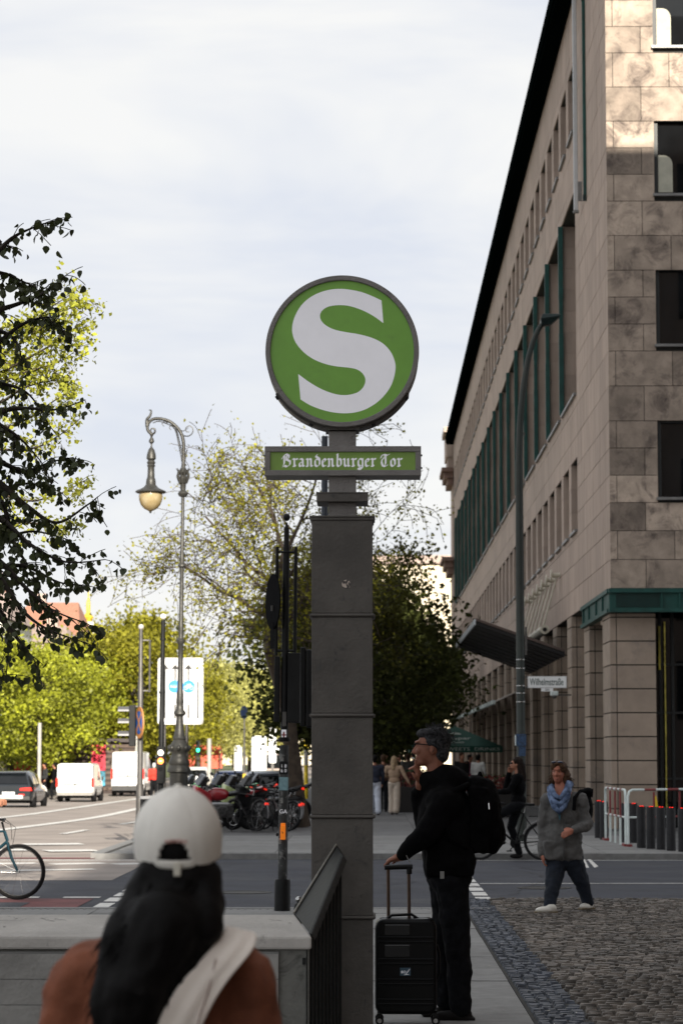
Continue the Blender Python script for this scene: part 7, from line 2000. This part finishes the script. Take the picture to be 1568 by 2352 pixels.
for i in range(NP):
    for j in range(NA):
        az = 2 * PI * (j + .5) / NA; az = az - 2 * PI if az > PI else az
        ph = R(108) * (i + .5) / NP
        if ph < R(101) and (az / R(21)) ** 2 + max(0, (R(101) - ph) / R(22)) ** 2 < 1: continue
        j2 = (j + 1) % NA; Fc.append((i * NA + j, (i + 1) * NA + j, (i + 1) * NA + j2, i * NA + j2))
cpo = MB().add(V, Fc).build('cap', cap_m, nw_, smooth=180)
sld = cpo.modifiers.new('cloth', 'SOLIDIFY'); sld.thickness = .003; sld.offset = -1
MB().ell(cc + Vector((0, 0, rz2 + .001)), (.009, .009, .005)).build('cap_button', cap_m, nw_, smooth=180)
MB().hexa([cc + Vector((-.075, .09, -.02)), cc + Vector((.075, .09, -.02)), cc + Vector((.05, .19, -.045)), cc + Vector((-.05, .19, -.045))], [cc + Vector((-.075, .09, -.014)), cc + Vector((.075, .09, -.014)), cc + Vector((.05, .19, -.040)), cc + Vector((-.05, .19, -.040))]).build('cap_visor', cap_m, nw_, bevel=.002)
MB().cbox(Ln(416, 1992, -.112), (.016, .006, .03)).build('cap_buckle', M('cap_strap', (.6, .57, .48), .8), nw_, bevel=.003)
em = MB()
for i in range(7):
    em.cbox(Ln(392 + i * 7.2, 1929 - (1.5 if i in (2, 3, 4) else 0), -.1145), (.0048, .0015, .0065))
em.build('cap_embroidery', M('faded_rose_thread', (.52, .30, .26), .9), nw_)
# cream bag strap and bag edge over the right shoulder
bag = thing('shoulder_bag', 'wide cream tote strap over the right shoulder of the woman in front', 'bag', (no.x, YN, 0))
cream = M('cream_canvas', (.82, .74, .66), .9, var=.08, scale=4, bump=.3, bscale=200)
rows_ = [((520, 2120), (585, 2135), -.05), ((525, 2120), (597, 2140), -.085), ((500, 2160), (590, 2170), -.125), ((455, 2205), (548, 2215), -.155), ((415, 2255), (510, 2268), -.168), ((380, 2310), (480, 2325), -.172), ((352, 2380), (455, 2390), -.172), ((330, 2470), (440, 2480), -.17)]
V = []; Fc = []; NS = 9
for (l_, r_, y) in rows_:
    for q in range(NS):
        u = q / (NS - 1); p = Ln(l_[0] + (r_[0] - l_[0]) * u, l_[1] + (r_[1] - l_[1]) * u, y)
        p.y += -.006 * math.sin(u * PI) - .003 * math.sin(u * 14); V.append(p)
for i in range(len(rows_) - 1):
    for q in range(NS - 1): Fc.append((i * NS + q, (i + 1) * NS + q, (i + 1) * NS + q + 1, i * NS + q + 1))
o = MB().add(V, Fc).build('strap', cream, bag, smooth=180)
s2_ = o.modifiers.new('thick', 'SOLIDIFY'); s2_.thickness = .007
sb2 = o.modifiers.new('soft', 'SUBSURF'); sb2.levels = 2; sb2.render_levels = 2
MB().tube([Ln(505, 2190, -.152), Ln(492, 2250, -.17), Ln(470, 2320, -.182), Ln(452, 2400, -.182)], .0018, 5).build('seam', M('strap_seam', (.35, .25, .22), .9), bag)
MB().box(-.28, -.02, -.24, -.17, .42, .86).build('bag_body', cream, bag, bevel=.03)

# ================================================================== pavement cafe, kiosks and street clutter far off
um = thing('parasol', 'green pavement cafe parasol with white lettering behind the man', 'parasol', (W(1043, 1700, 105).x, 105, 0))
gum = M('parasol_green', (.006, .065, .045), .8, var=.08)
ax = W(1043, 1667, 105).z; ez = W(1043, 1714, 105).z; vz = W(1043, 1728, 105).z; hwid = W(1147, 1720, 105).x - W(1043, 1720, 105).x
MB().add([(-hwid, -hwid, ez), (hwid, -hwid, ez), (hwid, hwid, ez), (-hwid, hwid, ez), (0, 0, ax)], [(0, 1, 4), (1, 2, 4), (2, 3, 4), (3, 0, 4)]).build('canopy', gum, um)
MB().box(-hwid, hwid, -hwid - .01, -hwid, vz, ez).box(-hwid, hwid, hwid, hwid + .01, vz, ez).box(hwid, hwid + .01, -hwid, hwid, vz, ez).box(-hwid - .01, -hwid, -hwid, hwid, vz, ez).build('valance', gum, um)
MB().lathe([(.03, 0), (.03, ax + .05)], (0, 0, 0), 10).lathe([(.3, 0), (.3, .08)], (0, 0, 0), 14).build('pole', grey_pole, um)
wt = M('parasol_print', (.5, .55, .5), .8)
t_ = text_obj('SNACKS  SWEETS  DRINKS', .18, 'valance_print', wt, um, width=hwid * 1.9); t_.location = (0, -hwid - .016, (vz + ez) / 2)
nf = Vector((0, -(ax - ez), hwid)).normalized(); sl_a = math.atan2(ax - ez, hwid)
for tx, sz, zf in (('Caspar', .40, .27), ('HAUSER', .16, .12)):
    t_ = text_obj(tx, sz, 'canopy_print', wt, um); t_.rotation_euler = (-(PI / 2 - sl_a), 0, 0)
    t_.location = (.05, -hwid * (1 - zf * 1.35) - .012, ez + (ax - ez) * zf * 1.35 + .012)
MB().add([(-.25 + .5 * q / 8, -hwid * .42 - .02 + .0 * q, ez + (ax - ez) * .58 + .02 + .05 * math.sin(PI * q / 8)) for q in range(9)] + [(.22 - .44 * q / 8, -hwid * .46 - .02, ez + (ax - ez) * .54 + .02) for q in range(9)], [tuple(range(18))]).build('emblem', wt, um)
pm = M('planter_dark', (.012, .010, .009), .8); hedge = M('planter_leaves', (.03, .05, .012), .7, rand=.5)
def planter(label, vx, Y, w_, h_, flowers=None):
    t = thing('planter', label, 'planter', at_px(vx, Y), group='dark cafe planters'); hw_ = w_ / 2
    MB().box(-hw_, hw_, -.25, .25, 0, h_).build('box', pm, t, bevel=.02)
    r_ = np.random.RandomState(int(vx)); P = r_.uniform(-1, 1, (500, 3)) * [hw_, .25, .22] + [0, 0, h_ + .2]
    link('foliage', leaf_mesh(P, .07, int(vx), 'foliage'), flowers or hedge, t)
rf = M('red_flowers', (.10, .015, .010), .7, rand=.6)
planter('dark planter box with red plants right of the blond woman', 938, 76, .9, .75, rf)
planter('dark planter box half hidden behind the man', 962, 79, 1.0, .8)
planter('planter box behind the man and the backpack', 1120, 70, 1.2, .7, rf)
planter('planter box left of the cycling woman', 1150, 74, 1.2, .7)
# small far station sign
fs_ = thing('far_station_sign', 'small distant round green S sign right of the grey column', 'station sign', (W(877, 1692, 250).x, 250, 0))
k_ = 250 / 5900; rr = 11.5 * k_
zc_ = W(877, 1692, 250).z
MB().lathe([(rr, 0), (rr, .2)], (0, 0, zc_), 28, 'Y').build('green_disc', M('far_sign_green', (.12, .30, .12), .5), fs_)
pp = [((p.x - 783) / 652 * rr, (830 - p.y) / 652 * rr) for p in out_]
me = bpy.data.meshes.new('letter_s'); bm = bmesh.new(); vv = [bm.verts.new((a, -.02, zc_ + b)) for a, b in pp]
es = [bm.edges.new((vv[i], vv[(i + 1) % len(vv)])) for i in range(len(vv))]; bmesh.ops.triangle_fill(bm, use_beauty=True, edges=es); bm.to_mesh(me); bm.free()
link('letter_s', me, sign_white, fs_)
MB().box(-rr, rr, .0, .15, zc_ - rr * 1.6, zc_ - rr * 1.3).box(-rr * .4, rr * .4, 0, .2, 0, zc_ - rr * 1.61).build('column', M('far_column', (.22, .22, .2), .7), fs_)
# far signals with lit lamps
def lamp_dot(label, vx, vy, Y, col, r_px, pole=True, estr=5):
    k = Y / 5900; p = W(vx, vy, Y); t = thing('traffic_light', label, 'traffic light', (p.x, Y, 0), group='lit traffic signals far down the street')
    MB().lathe([(r_px * k, -.02), (r_px * k, .02)], (0, 0, p.z), 16, 'Y').build('lens', M('lit_%s' % label.split()[0], col, .4, emit=col, estr=estr), t)
    MB().box(-r_px * k * 1.3, r_px * k * 1.3, .021, .3, p.z - .35, p.z + .65).build('housing', black_m, t)
    MB().lathe([(.06, -.4), (.06, p.z - .351)], (0, .15, 0), 8).build('pole', grey_pole, t)
lamp_dot('green light far off beside the lamp pedestal', 455, 1723, 170, (.02, .9, .35), 3.4)
lamp_dot('orange light right of the far green S sign', 908, 1722, 150, (1, .5, .06), 3.2, estr=6)
lamp_dot('emerald light below the orange one beyond the pedestrians', 900, 1732, 160, (.02, .8, .35), 2.8, estr=4)
lamp_dot('amber light above the blond woman', 924, 1717, 140, (1, .45, .05), 2.4, estr=5)
lamp_dot('warm light near the man in the coat', 940, 1708, 140, (1, .25, .04), 2.0, estr=4)
lamp_dot('yellow light behind the passers-by', 909, 1738, 155, (1, .7, .15), 2.6, estr=5)
lamp_dot('pale light behind the sign column', 896, 1724, 165, (1, .8, .5), 3.0, estr=4)
# red awnings, kiosk, posters under the left trees
redc = M('red_canvas', (.42, .035, .02), .8, var=.25, scale=2)
def stall(label, vx, Y, w_, zt0, h_, mat, post=True, group='red stalls under the left trees'):
    p = W(vx, 1750, Y); t = thing('market_stall', label, 'stall', (p.x, Y, -.45), group=group); z_ = W(vx, zt0, Y).z + .45
    MB().add([(-w_ / 2, -1, z_ - .35), (w_ / 2, -1, z_ - .35), (w_ / 2, 1, z_ - .35), (-w_ / 2, 1, z_ - .35), (-w_ / 2 + .2, 0, z_), (w_ / 2 - .2, 0, z_)], [(0, 1, 5, 4), (1, 2, 5), (2, 3, 4, 5), (3, 0, 4)]).build('canopy', mat, t)
    MB().box(-w_ / 2, w_ / 2, .2, .25, z_ - .35 - h_, z_ - .351).build('back_cloth', mat, t)
    for s_ in (-1, 1):
        for y_ in (-.9, .9): MB().lathe([(.04, 0), (.04, z_ - .355)], (s_ * (w_ / 2 - .1), y_, 0), 8).build('pole', grey_pole, t)
    return t
stall('red canopy at the left edge behind the cream car', 22, 150, 3.0, 1712, .5, redc)
stall('red canopy with hanging cloth right of the edge one', 60, 148, 1.9, 1708, 2.1, redc)
stall('red canopy behind the dark-coated people', 92, 146, 2.0, 1716, .9, redc)
stall('red pointed canopy right of the lamp pedestal', 470, 190, 2.6, 1710, 1.4, M('light_red_canvas', (.62, .12, .07), .8))
stall('red canopy in the sun left of the tall van', 150, 156, 1.6, 1722, .4, M('orange_canvas', (.6, .22, .03), .8))
ks = thing('kiosk', 'dark slatted kiosk with posters between the two white vans', 'kiosk', at_px(240, 146, -.45))
MB().box(-1.7, 1.7, 0, 2, 0, 2.9).build('wall', M('kiosk_brown', (.05, .035, .03), .8, var=.3), ks)
for i in range(9): MB().box(-1.72, 1.72, -.06, -.002, .2 + i * .3, .36 + i * .3).build('slat', M('kiosk_slat', (.10, .07, .055), .8), ks)
MB().box(-1.9, 1.9, -.3, 2.2, 2.901, 3.1).build('roof', M('kiosk_roof', (.06, .05, .05), .8), ks)
MB().box(-.3 - .40, -.3 + .36, -.16, -.062, 1.3, 2.75).build('red_poster', M('poster_red', (.62, .02, .05), .6, var=.6, scale=2), ks)
MB().box(-.3 - .40, -.3 + .36, -.16, -.062, .45, 1.28).build('blue_poster', M('poster_blue', (.04, .25, .36), .6, var=.6, scale=3), ks)
kk = thing('food_kiosk', 'brown kiosk with orange sign band behind the small van', 'kiosk', at_px(185, 150, -.45))
MB().box(-2, 2, 0, 2, 0, 2.5).build('wall', M('kiosk_brown', (.05, .035, .03)), kk); MB().box(-2.1, 2.1, -.1, 0, 2.2, 2.45).build('sign_band', M('orange_band', (.75, .30, .02), .6), kk)
# advertising columns and posts in the sunny distance
def post(name, label, cat, vx, Y, vt, r_, col, band=None, base=-.4, grp=None):
    p = W(vx, vt, Y); t = thing(name, label, cat, (p.x, Y, base), group=grp)
    MB().lathe([(r_, 0), (r_, p.z - base - .02), (r_ * .6, p.z - base)], (0, 0, 0), 12).build('post', col, t, smooth=40)
    if band: MB().lathe([(r_ + .008, band[0]), (r_ + .008, band[1])], (0, 0, 0), 12).build('band', band[2], t, smooth=40)
    return t
yel = M('post_yellow', (.75, .55, .02), .5); pale = M('post_pale', (.34, .33, .30), .5); rdb = M('post_red', (.6, .05, .02), .5)
post('warning_post', 'white post with orange-red bands behind the red motorcycle', 'post', 516, 75, 1786, .06, pale, (.9, 1.2, rdb))
post('warning_post', 'short red-banded white post left of the red motorcycle', 'post', 463, 90, 1778, .07, pale, (1.1, 1.4, rdb))
post('route_post', 'yellow and white post just right of the signal post', 'post', 673, 66, 1672, .05, yel, (2.0, 3.2, pale), 0)
post('route_post', 'yellow post between the signal post and the tree trunk', 'post', 703, 100, 1690, .08, yel, (1.3, 1.9, pale), 0)
post('slim_pole', 'thin pale pole in the sun right of the lamp pedestal', 'post', 481, 140, 1696, .12, pale)
post('slim_pole', 'thin pale pole among the left trees', 'post', 92, 120, 1660, .09, pale)
post('slim_pole', 'thin pale pole above the small white van', 'post', 364 - 50, 140, 1690, .08, pale)
for lab, vx, Y, w_, h_, vt in (('tall white advertising pillar in the sun beyond the motorcycles', 595, 200, 1.15, 3.4, 1690), ('white illuminated panel left of the small median sign', 547, 190, .55, 1.9, 1712), ('white panel beside the black signal post', 626, 210, .6, 3.0, 1668)):
    p = W(vx, vt, Y); t = thing('advert_panel', lab, 'advertising panel', (p.x, Y, -.4)); zt2 = p.z + .4
    MB().prism(rrect(w_ / 2, zt2 - h_, zt2, .15), 0, .4).build('panel', M('white_panel', (.72, .74, .72), .5), t)
    MB().box(-.1, .1, .1, .3, 0, zt2 - h_).build('foot', grey_pole, t)
hut = thing('ticket_hut', 'small white-roofed hut in the bright distance left of the signal post', 'hut', at_px(633, 230, -.4))
MB().box(-1.6, 1.6, 0, 3, 0, 2.6).build('wall', M('hut_wall', (.35, .28, .25), .8, var=.3), hut); MB().box(-2.0, 2.0, -.4, 3.3, 2.601, 2.95).build('roof', M('white_panel', (.7, .7, .7)), hut)
MB().box(-1.2, 1.2, -.03, -.001, 1.0, 2.2).build('window', glass_d, hut)
print('objects', len(COL.objects))
# small marks of use on the ground
mh = tag(MB().lathe([(.36, 0), (.36, .006), (.30, .0061), (.30, .003)], (0, 0, 0), 28).build('manhole_cover', M('cast_iron', (.035, .033, .03), .6, .5, var=.3, scale=20, bump=.5)), kind='structure')
mh.location = (2.3, 34.2, -.099)
g0 = inst(mh, (-1.6, 33.0, -.099))
rsn = random.Random(11)
lit_m = M('litter_paper', (.30, .28, .24), .9, rand=.5)
lm_ = MB()
for i in range(140):
    x = rsn.uniform(-.1, 3.2); y = rsn.uniform(15.4, 28)
    a = rsn.uniform(0, 6.28); s_ = rsn.uniform(.004, .014)
    if x > .125 * y: continue
    lm_.add([(x + s_ * math.cos(a + q) , y + 1.6 * s_ * math.sin(a + q), .009 if x > 1.02 else .0055) for q in (0, 1.8, 3.3, 4.9)], [(0, 1, 2, 3)])
tag(lm_.build('fallen_bits', lit_m), kind='stuff')
crk = MB()
for i in range(14):
    x = rsn.uniform(-3, 5); y = rsn.uniform(29.5, 43); p = Vector((x, y, -.0935)); a = rsn.uniform(-.5, .5) + (0 if i % 2 else 1.5)
    for _ in range(9):
        q = p + Vector((math.cos(a), math.sin(a), 0)) * .3; n_3 = Vector((-math.sin(a), math.cos(a), 0)) * rsn.uniform(.006, .016)
        crk.quad(p - n_3, q - n_3, q + n_3, p + n_3); p = q; a += rsn.gauss(0, .35)
tag(crk.build('tar_seams', M('tar', (.012, .012, .013), .7)), kind='stuff')
